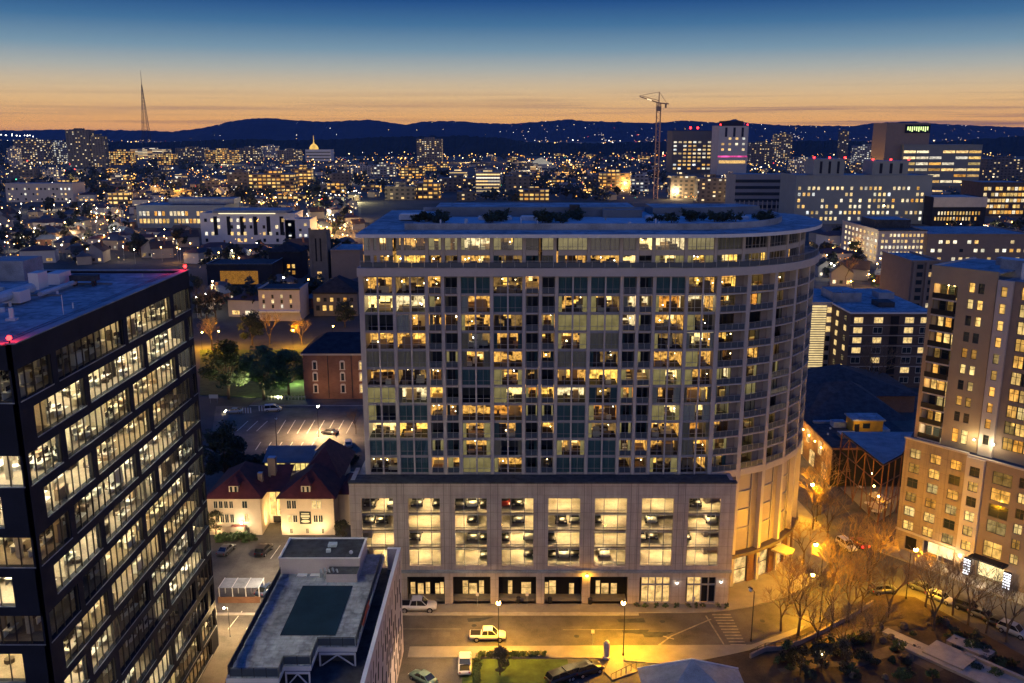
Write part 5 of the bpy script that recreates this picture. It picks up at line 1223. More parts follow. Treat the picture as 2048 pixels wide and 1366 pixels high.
# ================================================================= small things round the street
def solo(name, mb, label, cat, loc=(0,0,0), group=None, smooth=False):
    o = mb.build(name, None, loc, smooth=smooth); return tag(o, label, cat, group)
x, y = gp(1213,1318)
solo('stone_monument', MB().lathe([(.55,0),(.55,.3),(.4,.4),(.42,1.2),(.5,2.0),(.42,2.6),(.2,2.9),(.01,3.0)], m_conc2, n=10), 'pale upright stone monument on the triangular plaza', 'monument', (x,y,.14))
pz = [gp(1225,1308),gp(1275,1345),gp(1225,1362),gp(1208,1345)]
slab('plaza', pz, .14, .2, paving)
x, y = gp(1262,1345); g = thing('plaza_railing', 'dark railing stepping along the triangular plaza', 'railing', (0,0,0))
for i in range(6):
    a, b = gp(1222+i*10,1362-i*5,.2); MB().tube((a,b,.2),(a,b,1.3),.04,m_blackmetal).build('railing_post', g)
p0, p1 = gp(1222,1362,.2), gp(1272,1337,.2); MB().tube((*p0,1.3),(*p1,1.3),.04,m_blackmetal).build('handrail', g)
# carport
x, y = gp(440,1204); cpt = thing('carport', 'white framed carport with grey sheet roof on the mansion car park', 'carport', (x,y,0))
for i in range(4):
    MB().box(i*2.2-.06,i*2.2+.06,-.06,.06,0,2.6,m_white).build('post', cpt); MB().box(i*2.2-.06,i*2.2+.06,2.9,3.02,0,2.6,m_white).build('post', cpt); MB().box(i*2.2-.05,i*2.2+.05,-.3,3.3,2.61,2.7,m_white).build('rafter', cpt)
for i in range(3): MB().box(i*2.2+.06,i*2.2+2.14,-.2,3.2,2.66,2.69,m_metal).build('roof_sheet', cpt)
MB().box(-.2,6.8,-.35,-.25,.0,1.1,m_brk).build('low_wall', cpt)
# bollards by the side road, bins, hydrant and signs
for i in range(7):
    x, y = gp(486+i*5.2+(i>3)*12, 826-(i>3)*4); solo('bollard', MB().tube((0,0,0),(0,0,1.5),.16,m_white,n=8), 'white post in the row beside the side road', 'bollard', (x,y,0), 'white posts beside the side road')
fw = thing('retaining_fence', 'long white picket fence below the green trees', 'fence', (*gp(536,800),0))
MB().box(0,11,-.04,.04,.9,1.0,m_wt).build('rail', fw)
for i in range(12): MB().box(i*.98,i*.98+.12,-.06,.06,0,1.3,m_wt).build('post', fw)
for i, (px, py, l) in enumerate(((1037,1207,'black litter bin at the third shopfront'),(1100,1208,'black litter bin at the fourth shopfront'),(1180,1209,'black litter bin at the fifth shopfront'))):
    x, y = gp(px,py); solo('litter_bin', MB().lathe([(.3,0),(.36,.1),(.38,.9),(.42,.95),(.3,1.1),(.01,1.15)], m_blackmetal, n=10), l, 'bin', (x,y,.14))
for i, (px, py, l) in enumerate(((955,1214,'thin street sign by the tower kerb'),(1054,1214,'street sign post beside the litter bin'),(1185,1290,'slim street sign at the south kerb'),(1386,1222,'slim street sign before the last shopfront'))):
    x, y = gp(px,py); s = thing('street_sign', l, 'street sign', (x,y,.1)); MB().tube((0,0,0),(0,0,2.6),.035,m_rail,n=6).build('post', s); MB().box(-.25,.25,-.05,-.036,1.9,2.5,m_wt).build('sign_plate', s)
x, y = gp(478,815); s = thing('lot_sign', 'pale board on two posts by the side road', 'sign', (*gp(428,806),0)); MB().box(-1.3,1.3,-.06,.06,1.4,2.5,m_wt).build('board', s); MB().tube((-1,0,0),(-1,0,1.39),.06,m_rail).build('post', s); MB().tube((1,0,0),(1,0,1.39),.06,m_rail).build('post', s)
solo('orange_banner', MB().grid(lambda u, v: (.1*math.sin(v*9)+.05*math.sin(u*7), u*5.0, v*1.1), 14, 6, plain('orange_cloth', (.65,.14,.05), .8)), 'orange cloth hung along the hotel deck railing', 'banner', (-18.5,100.5,16.2))
# blue pavilion roof at the bottom edge
px_ = gp(1383,1318,6.2)
pv = thing('pavilion', 'square pavilion with blue pyramid roof at the bottom edge', 'pavilion', (px_[0],px_[1]-3.4,0))
e_ = [(-7,-7,3.4),(7,-7,3.4),(7,5.5,3.4),(-7,5.5,3.4)]; ap = (0,6-1.2,6.0); ap = (0,3.4,6.2)
mb = MB()
for i in range(4): mb.face([e_[i],e_[(i+1)%4],ap], m_metal)
mb.build('roof', pv); MB().box(-6,6,-6,4.6,.1,3.35,m_conc).build('wall', pv)
MB().tube(e_[3],ap,.12,m_white).build('ridge_cap', pv); MB().tube(e_[2],ap,.12,m_white).build('ridge_cap', pv)
# park terraces
for i, (px, py, L, w, h, rz, l) in enumerate(((1770,1268,13,1.6,.5,-33,'amber lit concrete terrace nearest the lamps'),(1800,1290,14,2.4,.4,-33,'wide concrete step below the first terrace'),(1858,1302,6,4.5,.7,-33,'square concrete block between the terraces'),(1890,1310,16,3.4,.35,-33,'long pale concrete slab at the park centre'),(1930,1318,9,.4,.9,-33,'low wall standing on the long pale slab'),(1900,1284,6,2.6,.6,-33,'small concrete slab above the long pale slab'),(1960,1334,9,1.2,.4,-33,'narrow concrete step at the park end'))):
    x, y = gp(px,py); c, s = math.cos(math.radians(rz)), math.sin(math.radians(rz)); t = thing('concrete_terrace', l, 'terrace', (x,y,.16), math.radians(rz-18))
    MB().box(0,L,-w/2,w/2,0,h,paving).build('block', t); MB().box(-.05,L+.05,-w/2-.05,w/2+.05,h,h+.08,kerbm).build('coping', t)
x, y = gp(1640,1310); s = thing('ground_light', 'cluster of small yellow ground lamps on the park bank', 'lamp', (x,y,.16)); MB().tube((0,0,0),(0,0,1.2),.05,m_rail).build('post', s)
for a in range(4): MB().ball((math.cos(a*1.6)*.6,math.sin(a*1.6)*.6,.3),.12,E_lamp,8,5).build('lamp_globe', s)
pw = thing('park_wall', 'low dark wall with railing along the park kerb', 'wall', (0,0,0))
q = [gp(*p) for p in ((1500,1318),(1530,1304),(1562,1302),(1600,1290),(1640,1270),(1700,1238),(1745,1210))]
mb = MB()
for a, b in zip(q, q[1:]):
    M = frameM((*a,.16),(b[0]-a[0],b[1]-a[1])); L = math.hypot(b[0]-a[0],b[1]-a[1]); mb.M = M; mb.box(0,L-.01,-.15,.15,0,.7,m_grey)
    rb = MB(M); rb.box(0,L-.01,-.02,.02,1.3,1.36,m_blackmetal)
    for k_ in range(int(L/1.5)+1): rb.box(k_*1.5,k_*1.5+.06,-.02,.02,.7,1.299,m_blackmetal)
    rb.build('railing', pw)
mb.build('wall', pw)
# ================================================================= restaurant row right of the tower
rs = thing('steel_frame_hall', 'open steel frame hall with blue sheet roof lit amber inside', 'hall', (72.6,166,0))
rsp = lpart(rs); roofq = [(72.6,166),(78.7,171.7),(87,185.5),(71.5,185.5)]
rsp(MB().prism(roofq, 12.6, 12.85, m_dark, m_metal), 'sheet_roof')
m_steel = surf('rusty_steel', (.16,.07,.035), .6, .3, 2)
def beam(a, b, r=.14): rsp(MB().tube(a, b, r, m_steel, n=5), 'steel_beam')
for i in range(6):
    t = i/5; x, y = 72.6-1.1*t, 166+19.5*t; beam((x,y,0),(x,y,12.55))
    if i < 5:
        x2, y2 = 72.6-1.1*(i+1)/5, 166+19.5*(i+1)/5
        for z in (4.2,8.4,12.4): beam((x,y,z),(x2,y2,z),.11)
        beam((x,y,.2 if i%2 else 8.4),(x2,y2,8.4 if i%2 else .2),.09); beam((x,y,8.4 if i%2 else 12.4),(x2,y2,12.4 if i%2 else 8.4),.09)
for i in range(1,4):
    t = i/3; x, y = 72.6+6.1*t, 166+5.7*t; beam((x,y,0),(x,y,12.55)); t0 = (i-1)/3; x0, y0 = 72.6+6.1*t0, 166+5.7*t0
    for z in (4.2,8.4,12.4): beam((x0,y0,z),(x,y,z),.11)
    beam((x0,y0,.2),(x,y,8.4),.09)
for i in range(4): beam((72.4-1*i/4,167+5*i,12.3),(78+2.4*i,171.5+4*i,12.3),.12)
rsp(MB().prism([(72.9,167),(78.4,172.2),(86,185),(72,185)], .1, .3, paving), 'floor_slab')
for x, y, z in ((74.5,171,4),(75.5,176,4.2),(77,181,5)): rsp(MB().ball((x,y,z),.2,E_sod,8,5), 'hanging_lamp')
point((75,171,2.6), 500, SODIUM, .2); point((77.5,178,2.8), 600, SODIUM, .2)
lw = thing('low_hall', 'long low building with dark roof and amber lit wall of signs', 'building', (73,186,0)); lwp = lpart(lw)
m_ora = surf('ochre_wall', (.36,.2,.07), .85, .2, 1)
lwp(MB().box(70.2,90,186.6,232,0,8.4,m_ora,m_roofd), 'wall'); lwp(MB().box(70.2,90,186.4,186.59,0,8.4,m_black), 'dark_backing_sheet'); lwp(MB().box(69.9,90.3,186.2,232.3,8.41,8.9,m_brk,m_roofd), 'parapet')  # black sheet added so the wall behind the frame stays dark
mb = MB(); A,B,C_,D,P,Q = (69.5,205,8.92),(95,205,8.92),(95,236,8.92),(69.5,236,8.92),(79,219,14.5),(86,221,14.5)
for f in ((A,B,Q,P),(B,C_,Q),(C_,D,P,Q),(D,A,P)): mb.face(list(f), m_roofd)
lwp(mb, 'hip_roof')
for i in range(9):
    y = 189+i*4.2; lwp(MB().box(69.95,70.19,y,y+1.6,4.6,7.6,E_door), 'lit_window') if i % 2 else lwp(MB().box(69.9,70.19,y,y+2.6,.3,3.6,E_door), 'lit_doorway')
    lwp(MB().ball((69.6,y+3,6.9),.16,E_sod,8,5), 'wall_lamp')
for y in (191,203,216): point((67.8,y,6), 1100, (1,.55,.13), .2)
for x, y, w_, d_, h_, m_ in ((74,192,4,3,1.4,m_mech),(82,197,5,4,1.0,m_roofl),(75,200,3,2.4,1.8,m_roofl),(86,190,2.4,2.4,2.0,m_white),(79,188.5,3,1.6,.7,m_roofl),(71.5,203,6,1.2,1.0,m_metal)):
    lwp(MB().box(x,x+w_,y,y+d_,8.42,8.42+h_,m_,m_roof), 'roof_unit')
for i in range(9): lwp(MB().tube((72+i*1.9,195+(i*37%11),8.4),(72+i*1.9,195+(i*37%11),9.3),.22,m_roofl,n=8), 'roof_vent')
yh = thing('yellow_hut', 'small yellow timber hut with grey lid roof standing on the dark roof', 'hut', (*gp(1735,866,9),8.93))
m_yel = surf('yellow_boards', (.55,.33,.04), .8, .2, 2)
MB().box(-3.4,3.4,0,4.6,0,3.0,m_yel).build('wall', yh); MB().box(-3.8,3.8,-.4,5,3.01,3.3,m_metal,m_roof).build('roof', yh); MB().box(-1.2,.4,-.06,-.005,1.2,2.4,m_dglass).build('window', yh); MB().box(-3.1,-2.0,-.06,-.005,.1,2.2,m_dark).build('door', yh)
point((yh.location.x-3.2,yh.location.y-2.2,12.5), 180, (1,.6,.15), .15)
dr = thing('dark_roof_house', 'broad low house with plum black hipped roof behind the hut', 'house', (92,238,0)); drp = lpart(dr)
drp(MB().box(78,112,240,262,0,5,m_brk), 'wall'); drp(hip(78,112,240,262,5.01,10.5,m_roofd,(249,253),1.2), 'hip_roof')
# ================================================================= brick apartments behind
ba = thing('brick_apartments', 'seven storey brown brick apartments with blue roof and cream louvred stair', 'apartment block', (101.8,265,0)); bap = lpart(ba)
m_brn2 = brick('brown_brick', (.12,.075,.05), (.09,.055,.04), (.16,.13,.11))
bap(MB().box(101.8,128,265,310,0,23,m_brn2,m_roof), 'wall'); bap(MB().box(93,101.79,281,310,0,23.6,m_crm,m_roof), 'stair_wall')
bap(MB().box(101.5,128.3,264.7,265.2,23.01,23.5,m_white,m_roof).box(101.5,102,265.21,310,23.01,23.5,m_white,m_roof), 'parapet')
for z in (19.4,16.2,13,9.8,6.6): bap(MB().box(101.75,128,264.88,264.99,z,z+.22,m_conc), 'brick_band')
E_lou = emit('louvre_glow', (1,.74,.33), .8, var=.2, scale=.5)
bap(MB().box(93.3,100.0,280.9,280.98,2,22.5,E_lou), 'louvre_glow')
for i in range(26): bap(MB().box(93.2,100.1,280.5,280.85,2.2+i*.78,2.42+i*.78,m_crm), 'louvre')
for r in range(7):
    z = 20.2-3.1*r
    for i, x in enumerate((104.2,110.2,115.0,119.5,124.2)):
        w = 2.6 if x != 115.0 else 2.4
        if x == 115.0: bap(MB().box(113.9,116.3,264.85,264.99,z-.3,z+2.1,m_black).box(113.9,116.3,264.3,264.84,z-.3,z-.18,m_dark), 'balcony_opening'); continue
        l = (r,i) in ((0,0),(0,1),(0,3),(0,4),(1,0),(1,3),(2,0),(2,1),(2,3),(3,4),(4,1)) or rt.random() < .15
        hwin(x, z, w, 1.7, 265, l, bap, 'window', m_wt)
for r in range(7): 
    z = 20.2-3.1*r
    for y in (268,275): bap(MB().box(101.68,101.79,y,y+1.8,z,z+1.6,E_hw if rt.random()<.5 else m_dglass), 'side_window')
    bap(MB().box(100.2,101.6,280.9,280.98,z,z+1.7,E_hw if r < 3 else m_dglass), 'side_window')
bap(MB().box(103,112,284,296,23.02,26,m_metal,m_roof), 'plant_room'); bap(MB().box(114,119,275,281,23.02,24.6,m_roofd), 'roof_unit'); bap(MB().box(120,125,290,296,23.02,25,m_metal), 'roof_unit')
def block(name, label, cat, x0, x1, y0, y1, h, m, windows=None, roofm=None, rz=0, extra=None):
    """mid distance block: its own walls and roof edge, windows hung on the front as parts"""
    t = thing(name, label, cat, ((x0+x1)/2, y0, 0), rz); w, d = x1-x0, y1-y0
    MB().box(-w/2,w/2,0,d,0,h,m,roofm or m_roof).build('wall', t)
    MB().box(-w/2-.25,w/2+.25,-.25,.3,h+.01,h+.7,m if roofm is None else roofm,m_roof).box(-w/2-.25,-w/2+.3,.31,d,h+.01,h+.7,m,m_roof).box(w/2-.3,w/2+.25,.31,d,h+.01,h+.7,m,m_roof).build('parapet', t)
    return t, w, d
unit = MB().box(-.5,.5,0,1,0,1,m_black)
def unit_win(m): return MB().box(-.5,.5,-.12,.02,0,1,m).mesh('window')
W_warm, W_gold, W_cool = (litpane('pane_glow_'+n, s, a, b) for n, s, a, b in (('warm',WARM,.5,1.5),('gold',GOLD,.4,1.3),('cool',COOL,.6,1.6)))
U = {'w': unit_win(W_warm), 'g': unit_win(W_gold), 'c': unit_win(W_cool), 'd': unit_win(m_dglass)}
counts = {}
def win_on(t, kind, x, z, w, h, y=0.0, side=None, d=0.0):
    n = counts.get(t.name, 0); 
    if n >= 100: return
    counts[t.name] = n+1
    o = put('window', U[kind], t, (x,y,z), 0, (w,1,h))
    if side == 'L': o.rotation_euler = (0,0,-math.pi/2)
    return o
def grid_on(t, w, rows, cols, z0, dz, ww, wh, kinds, p, rnd, margin=1.5):
    for r in range(rows):
        for c in range(cols):
            if rnd.random() < p: win_on(t, rnd.choice(kinds), -w/2+margin+(w-2*margin)*(c+.5)/cols, z0+dz*r, ww, wh)
rb = random.Random(41)
def pxblock(name, label, cat, px0, px1, py_top, py_base, depth, m, **k):
    """block whose front stands on the ground line py_base between px0 and px1 and rises to py_top"""
    (xa, Y), (xb, _) = gp(px0,py_base), gp(px1,py_base); h = yp(px0,py_top,Y)[1]
    t, w, d = block(name, label, cat, xa, xb, Y, Y+depth, h, m, **k)
    return t, w, d, h
# office block with a regular window grid behind the brick apartments
t, w, d, h = pxblock('window_grid_office', 'pale office block with a full grid of small lit windows', 'office block', 1752, 1848, 462, 526, 60, m_conc2, roofm=m_roofd)
grid_on(t, w, 5, 11, 1.5, h/5.4, w/22, h/11, 'ww', .95, rb)
(lx, ly) = (-w/2, 0)
for r in range(5):
    for c in range(9): 
        o = win_on(t, 'w', -w/2, 1.5+h/5.4*r, 2.6, h/11, y=3+c*6.2, side='L')
MB().box(-w/2-2,w/2+3,-4,-.3,-.05+.1,.9,m_conc).build('plinth', t); MB().box(-10,12,18,40,h+.02,h+5,m_roofd,m_roof).build('plant_room', t)
# hospital slab with two bulky plant towers
t, w, d, h = pxblock('hospital_block', 'broad grey hospital slab with lit square windows and two louvred plant towers', 'hospital', 1586, 1856, 352, 448, 45, surf('blue_grey_panel',(.2,.23,.25),.7,.1,.3))
grid_on(t, w, 7, 28, h*.08, h/7.9, w/56, h/15, 'wwwgc', .6, rb)
for a, b, hh in ((1630,1692,318),(1748,1820,322)):
    xa, z1 = yp(a,hh,t.location.y); xb, _ = yp(b,hh,t.location.y)
    MB().box(xa-t.location.x,xb-t.location.x,2,24,h+.72,z1,bpy.data.materials['blue_grey_panel'],m_roof).build('plant_tower', t)
    for q in range(3): MB().box(xa-t.location.x+(xb-xa)*(.2+q*.28),xa-t.location.x+(xb-xa)*(.28+q*.28),1.9,1.99,h+2,z1-2,m_dark).build('louvre', t)
    for q in range(3): MB().ball((xa-t.location.x+(xb-xa)*q/2,2.4,z1+1.2),.9,E_red,6,4).build('red_beacon', t)
# towers on the right skyline
t, w, d, h = pxblock('clinic_tower', 'tall clinic tower with bright window bands and red roof lights', 'tower', 1342, 1432, 262, 345, 60, surf('dusk_panel',(.14,.13,.12),.8,.1,.2), roofm=m_roofd)
grid_on(t, w, 8, 9, 6, h/11, w/15, h/24, 'wwcg', .8, rb)
for q in (-8,6): MB().ball((q,8,h+6),2.2,E_red,6,4).build('red_beacon', t)
t, w, d, h = pxblock('white_clinic_tower', 'white clinic tower with a magenta lit band and slotted crown', 'tower', 1434, 1492, 252, 350, 60, surf('white_panel',(.42,.42,.44),.7,.06,.2), roofm=m_roofd)
grid_on(t, w, 3, 4, h*.5, h/9, w/11, h/22, 'cw', .9, rb)
for q in range(3): MB().box(-w*.3+q*w*.28,-w*.22+q*w*.28,-.1,-.01,h*.78,h*.97,m_dark).build('crown_slot', t)
E_mag = emit('magenta_sign', (1,.10,.4), 1.1, var=.95, scale=.05)
MB().box(-w/2-.5,w/2+.5,-.6,-.05,h*.365,h*.395,E_mag).build('magenta_band', t); MB().box(-w/2+2,w/2-3,-.5,-.05,h*.24,h*.30,E_door).build('lit_band', t)
MB().prism([(-w*.35,10),(w*.35,10),(w*.35,40),(-w*.35,40)],h+.72,h+9,m_dark).build('plant_room', t)
for q in (-w*.46,w*.46): MB().ball((q,1,h+2.5),1.3,E_red,6,4).build('red_beacon', t)
t, w, d, h = pxblock('research_building', 'stepped glass research building with yellow light strips and a rooftop sign', 'office block', 1800, 1956, 290, 372, 80, surf('glass_band_panel',(.18,.2,.2),.5,.1,.2))
for r in range(6):
    for c in range(6):
        if rb.random() < .8: win_on(t, rb.choice('wwg'), -w/2+w*(c+.5)/6, h*.08+h*.145*r, w/6.6, h*.06)
xa, z1 = yp(1780,246,t.location.y); xb, _ = yp(1868,246,t.location.y)
MB().box(xa-t.location.x,xb-t.location.x,10,60,h*.3,z1,m_dgr,m_roof).build('upper_block', t)
E_sgn = emit('rooftop_sign_glow', (.75,1,.35), 1.6)
o = MB().box(xa-t.location.x+(xb-xa)*.42,xb-t.location.x-.5,9.0,9.9,z1-14,z1-2,m_dark).build('rooftop_sign', t)
for q in range(10): MB().box(xa-t.location.x+(xb-xa)*(.47+q*.05),xa-t.location.x+(xb-xa)*(.495+q*.05),8.8,8.99,z1-10-(q%3),z1-5,E_sgn).build('sign_stroke', o)
t, w, d, h = pxblock('white_ramp_building', 'pale building with a slanted white band and deep dark window slots', 'building', 1862, 1968, 396, 452, 40, m_dark, roofm=m_conc2)
MB().box(-w/2,w/2,-.8,-.02,h*.68,h*1.0,m_conc2).build('white_band', t); grid_on(t, w, 2, 16, h*.2, h*.2, w/34, h*.12, 'gw', .8, rb)
t, w, d, h = pxblock('amber_office', 'brown office with amber lit floors at the right edge', 'office block', 1958, 2056, 366, 432, 40, m_brn2); grid_on(t, w, 5, 12, 2, h/5.6, w/16, h/10, 'gggw', .8, rb)
t, w, d, h = pxblock('teal_low_office', 'low dark office with blue roof beside the condo tower', 'office block', 1850, 2060, 470, 528, 50, m_dgr); grid_on(t, w, 3, 14, 2, h/3.4, w/30, h/9, 'wgcd', .5, rb)
t, w, d, h = pxblock('banded_office', 'rounded office with dark horizontal bands above the tower roof', 'office block', 1468, 1578, 350, 425, 40, surf('band_concrete',(.25,.25,.27),.8,.1,.2)); 
for r in range(5): MB().box(-w/2-.2,w/2+.2,-.3,-.02,h*.12+h*.17*r,h*.2+h*.17*r,m_dglass).build('window_band', t)
for c in range(12): MB().box(-w/2+w*c/12,-w/2+w*c/12+.5,-2.6,-.4,0,h*.32,m_conc2).build('column', t)
t, w, d, h = pxblock('condo_annex', 'brick residential block with grey bay columns behind the condo', 'apartment block', 1812, 1870, 524, 640, 30, m_dgr)
for r in range(7): win_on(t, rb.choice('dwd'), -w*.2, 2+h/7.5*r, 2.4, 1.8); win_on(t, rb.choice('ddw'), w*.15, 2+h/7.5*r, 2.4, 1.8)
for q in (-.45,-.02,.4): MB().box(w*q,w*q+1.2,-.9,-.02,0,h,m_dgr).build('bay_column', t)
# left middle distance
t, w, d, h = pxblock('white_apartment_block', 'white apartment block with dark slots, lit eave and flat blue roof', 'apartment block', 404, 592, 428, 488, 26, m_white)
MB().box(-w*.36,w*.42,-1.2,d*.9,h+.72,h+2.6,m_metal,m_roof).build('upper_roof', t); MB().box(-w*.3,w*.3,-.6,-.1,h+.1,h+.68,emit('eave_light',(1,.82,.5),1.4)).build('eave_light', t)
for c in range(6): MB().box(-w*.36+c*w*.14,-w*.32+c*w*.14,-.08,-.01,h*.3,h*.92,m_black).build('dark_slot', t)
grid_on(t, w, 4, 14, 1.5, h/4.5, w/36, h/9, 'wwd', .6, rb)
t, w, d, h = pxblock('white_end_block', 'white end wing of the apartment block turned towards the road', 'apartment block', 572, 622, 440, 488, 22, m_white); grid_on(t, w, 4, 4, 1.5, h/4.5, 1.8, 1.7, 'cwd', .6, rb)
t, w, d, h = pxblock('blue_roof_college', 'long slate blue building with two rows of lit windows', 'college building', 276, 452, 412, 456, 40, surf('slate_blue_wall',(.16,.2,.27),.8,.1,.2)); grid_on(t, w, 2, 22, h*.22, h*.34, w/34, h*.2, 'wwg', .85, rb)
MB().box(-w*.2,w*.55,14,34,h+.72,h+5,m_metal,m_roof).build('upper_block', t)
t, w, d, h = pxblock('pale_institute', 'pale flat roofed institute among dark trees', 'building', 14, 148, 368, 404, 30, m_conc2); grid_on(t, w, 3, 16, 2, h/3.5, w/40, h/9, 'cwdd', .7, rb)
# stone church tower
x, Y = gp(640,566); hh = yp(640,462,Y)[1]; s = thing('church_tower', 'square stone church tower with corner buttresses and dark slit openings', 'church tower', (x,Y,0)); w = 4.6
m_stone = surf('grey_stone', (.15,.14,.13), .9, .2, 1)
MB().box(-w,w,0,9,0,hh,m_stone,m_slate).build('wall', s)
for a in (-w-.01,w-1.19): MB().box(a,a+1.2,-.5,-.01,0,hh+1.6,m_stone).build('buttress', s)
for a in (-1.6,.8): MB().box(a,a+.8,-.1,-.01,hh*.42,hh*.86,m_black).build('belfry_slit', s)
MB().box(-w+1.2,w-1.2,-.3,-.01,hh-2.2,hh+.9,m_stone).build('parapet', s); MB().box(-1.1,1.1,-.12,-.01,.2,hh*.22,E_door).build('lit_porch', s)
t, w, d, h = pxblock('dark_brick_hall', 'dark flat roofed hall with a softly lit glass corner', 'hall', 416, 546, 530, 572, 22, m_dark, roofm=m_roofd); MB().box(-w*.3,w*.28,-.15,-.02,1,h*.72,litpane('hall_glow',GOLD,.18,.35)).build('glass_wall', t)
t, w, d, h = pxblock('white_townhouse', 'white townhouse with tall lit window strips and dark roof', 'townhouse', 520, 602, 580, 642, 16, m_conc2, roofm=m_roofd)
for c in range(4):
    for r in range(3): win_on(t, 'wd'[(c+r)%2], -w*.38+c*w*.22, h*.42+r*h*.16, .9, h*.11)
MB().box(-w*.5,w*.5,-2,-.05,h*.3,h*.36,m_white).build('porch_roof', t)
t, w, d, h = pxblock('grey_manor', 'grey gabled manor with warm paired windows', 'house', 628, 716, 588, 632, 18, m_stone, roofm=m_slate)
mb = hip(-w/2,w/2,0,d,h+.72,h+6.5,m_slate,(d*.35,d*.6)); mb.build('hip_roof', t)
for c in range(6): win_on(t, 'g' if c % 3 else 'd', -w*.4+c*w*.15, h*.25, 1.5, 2.2); win_on(t, 'gd'[c%2], -w*.38+c*w*.15, h*.66, 1.3, 1.6)
t, w, d, h = pxblock('dark_gable_house', 'dark gabled house with four yellow windows beside the church tower', 'house', 540, 604, 506, 556, 16, m_dark, roofm=m_slate)
mb = hip(-w/2,w/2,0,d,h+.72,h+5,m_slate,(d*.3,d*.7)); mb.build('hip_roof', t)
for c in range(2):
    for r in range(2): win_on(t, 'g', w*.1+c*2.6, 2+r*3.4, 1.5, 2.0)
t, w, d, h = pxblock('blue_flat_office', 'blue grey flat roofed office left of the tower roof', 'office block', 664, 722, 502, 566, 30, m_dgr)
# landmark far things
x, Y = gp(295,300); tp = yp(293,141,Y)[1]; s = thing('radio_mast', 'tall tapering lattice radio mast against the sunset', 'radio mast', (x,Y,0))
m_mast = plain('mast_steel', (.05,.035,.03), .7); wb = 17.0
for a, b in ((-1,-1),(1,-1),(1,1),(-1,1)): MB().tube((a*wb,b*wb,0),(a*1.2,b*1.2,tp*.82),1.1,m_mast,.7,n=4).build('mast_leg', s)
mb = MB()
for i in range(18):
    z0, z1 = tp*.82*i/18, tp*.82*(i+1)/18; w0, w1 = wb-(wb-1.2)*i/18, wb-(wb-1.2)*(i+1)/18
    for a, b, c, e in ((-1,-1,1,-1),(1,-1,1,1),(1,1,-1,1),(-1,1,-1,-1)): mb.tube((a*w0,b*w0,z0),(c*w1,e*w1,z1),.5,m_mast,n=3,caps=False).tube((c*w0,e*w0,z0),(a*w1,b*w1,z1),.5,m_mast,n=3,caps=False)
mb.build('lattice', s); MB().tube((0,0,tp*.8),(0,0,tp),1.3,m_mast,.5,n=5).build('antenna', s)
x, Y = gp(1311,398); tp = yp(1309,184,Y)[1]; s = thing('tower_crane', 'floodlit tower crane with slim mast and raised jib over the hospital quarter', 'tower crane', (x,Y,0), 0)
m_cr = surf('crane_steel', (.42,.26,.18), .7, .1, 1); zj = yp(1309,206,Y)[1]; r_ = Y/1800
mb = MB()
for a in (-2.2,2.2):
    for b in (-2.2,2.2): mb.tube((a,b,0),(a,b,zj),.42,m_cr,n=4)
mb.build('mast', s); mb = MB(); n_ = 34
for i in range(n_):
    z0, z1 = zj*i/n_, zj*(i+1)/n_; q = 1 if i % 2 else -1
    mb.tube((-2.2*q,-2.2,z0),(2.2*q,-2.2,z1),.24,m_cr,n=3,caps=False).tube((-2.2,-2.2*q,z0),(-2.2,2.2*q,z1),.24,m_cr,n=3,caps=False)
mb.build('mast_lattice', s)
MB().box(-2.6,2.6,-2.6,2.6,zj-9,zj-4,m_dgr).build('cab', s); MB().tube((0,0,zj-4),(0,0,tp),1.0,m_cr,.5,n=4).build('apex_tower', s)
jl = -38*r_*1.0; jt = yp(1270,193,Y)[1]
E_jib = emit('jib_floodlights', (1,.75,.45), 1.3)
MB().tube((0,0,zj),(jl,0,jt),1.0,m_cr,.7,n=4).tube((0,0,zj+2.6),(jl,0,jt+1.4),.4,m_cr,n=4).build('jib', s); MB().tube((jl*.38,-.9,zj+(jt-zj)*.38),(jl*.62,-.9,zj+(jt-zj)*.62),.7,E_jib,n=4).build('jib_light', s)
MB().tube((0,0,zj),(19*r_,0,zj-1),1.0,m_cr,n=4).build('counter_jib', s); MB().box(12*r_,15*r_,-1.2,1.2,zj-5.5,zj-1.2,m_dgr).build('counterweight', s)
MB().tube((0,0,tp),(jl*.85,0,jt+1.5),.25,m_cr,n=3).build('jib_stay', s); MB().tube((0,0,tp),(15*r_,0,zj),.25,m_cr,n=3).build('jib_stay', s)
x, Y = gp(626,322); s = thing('spire_hall', 'white hall with a glowing golden dome and spire', 'hall', (x,Y,0)); k = Y/1800
MB().box(-14*k,36*k,0,40,0,22*k,m_white,m_roofd).build('wall', s); MB().lathe([(9*k,22*k),(8.5*k,26*k),(6*k,30*k),(2*k,33*k),(.8*k,36*k),(.3*k,46*k),(.01,50*k)], emit('self_glowing_dome',(1,.6,.14),1.0,var=.4,scale=.05), (0,20,0), 12).build('dome', s)  # floodlighting put into the dome as its own emission
for r in range(3): MB().box(-13*k,35*k,-1,-.1,(4+r*6)*k,(5.6+r*6)*k,m_dglass).build('window_band', s)
x, Y = gp(1082,336); k = Y/1800; s = thing('tented_arena', 'low arena with a pale lit tent roof', 'arena', (x,Y,0)); MB().box(-28*k,28*k,0,90,0,7*k,m_metal,m_roof).build('wall', s); MB().lathe([(26*k,7*k),(14*k,12*k),(6*k,17*k),(.1,19*k)], litpane('tent_glow',WARM,.35,.36), (0,40,0), 14).build('tent_roof', s)

m_rock = surf('brown_rock', (.09,.075,.06), .95, .35, 2)
m_path = surf('gravel_path', (.11,.085,.06), .9, .35, 2)
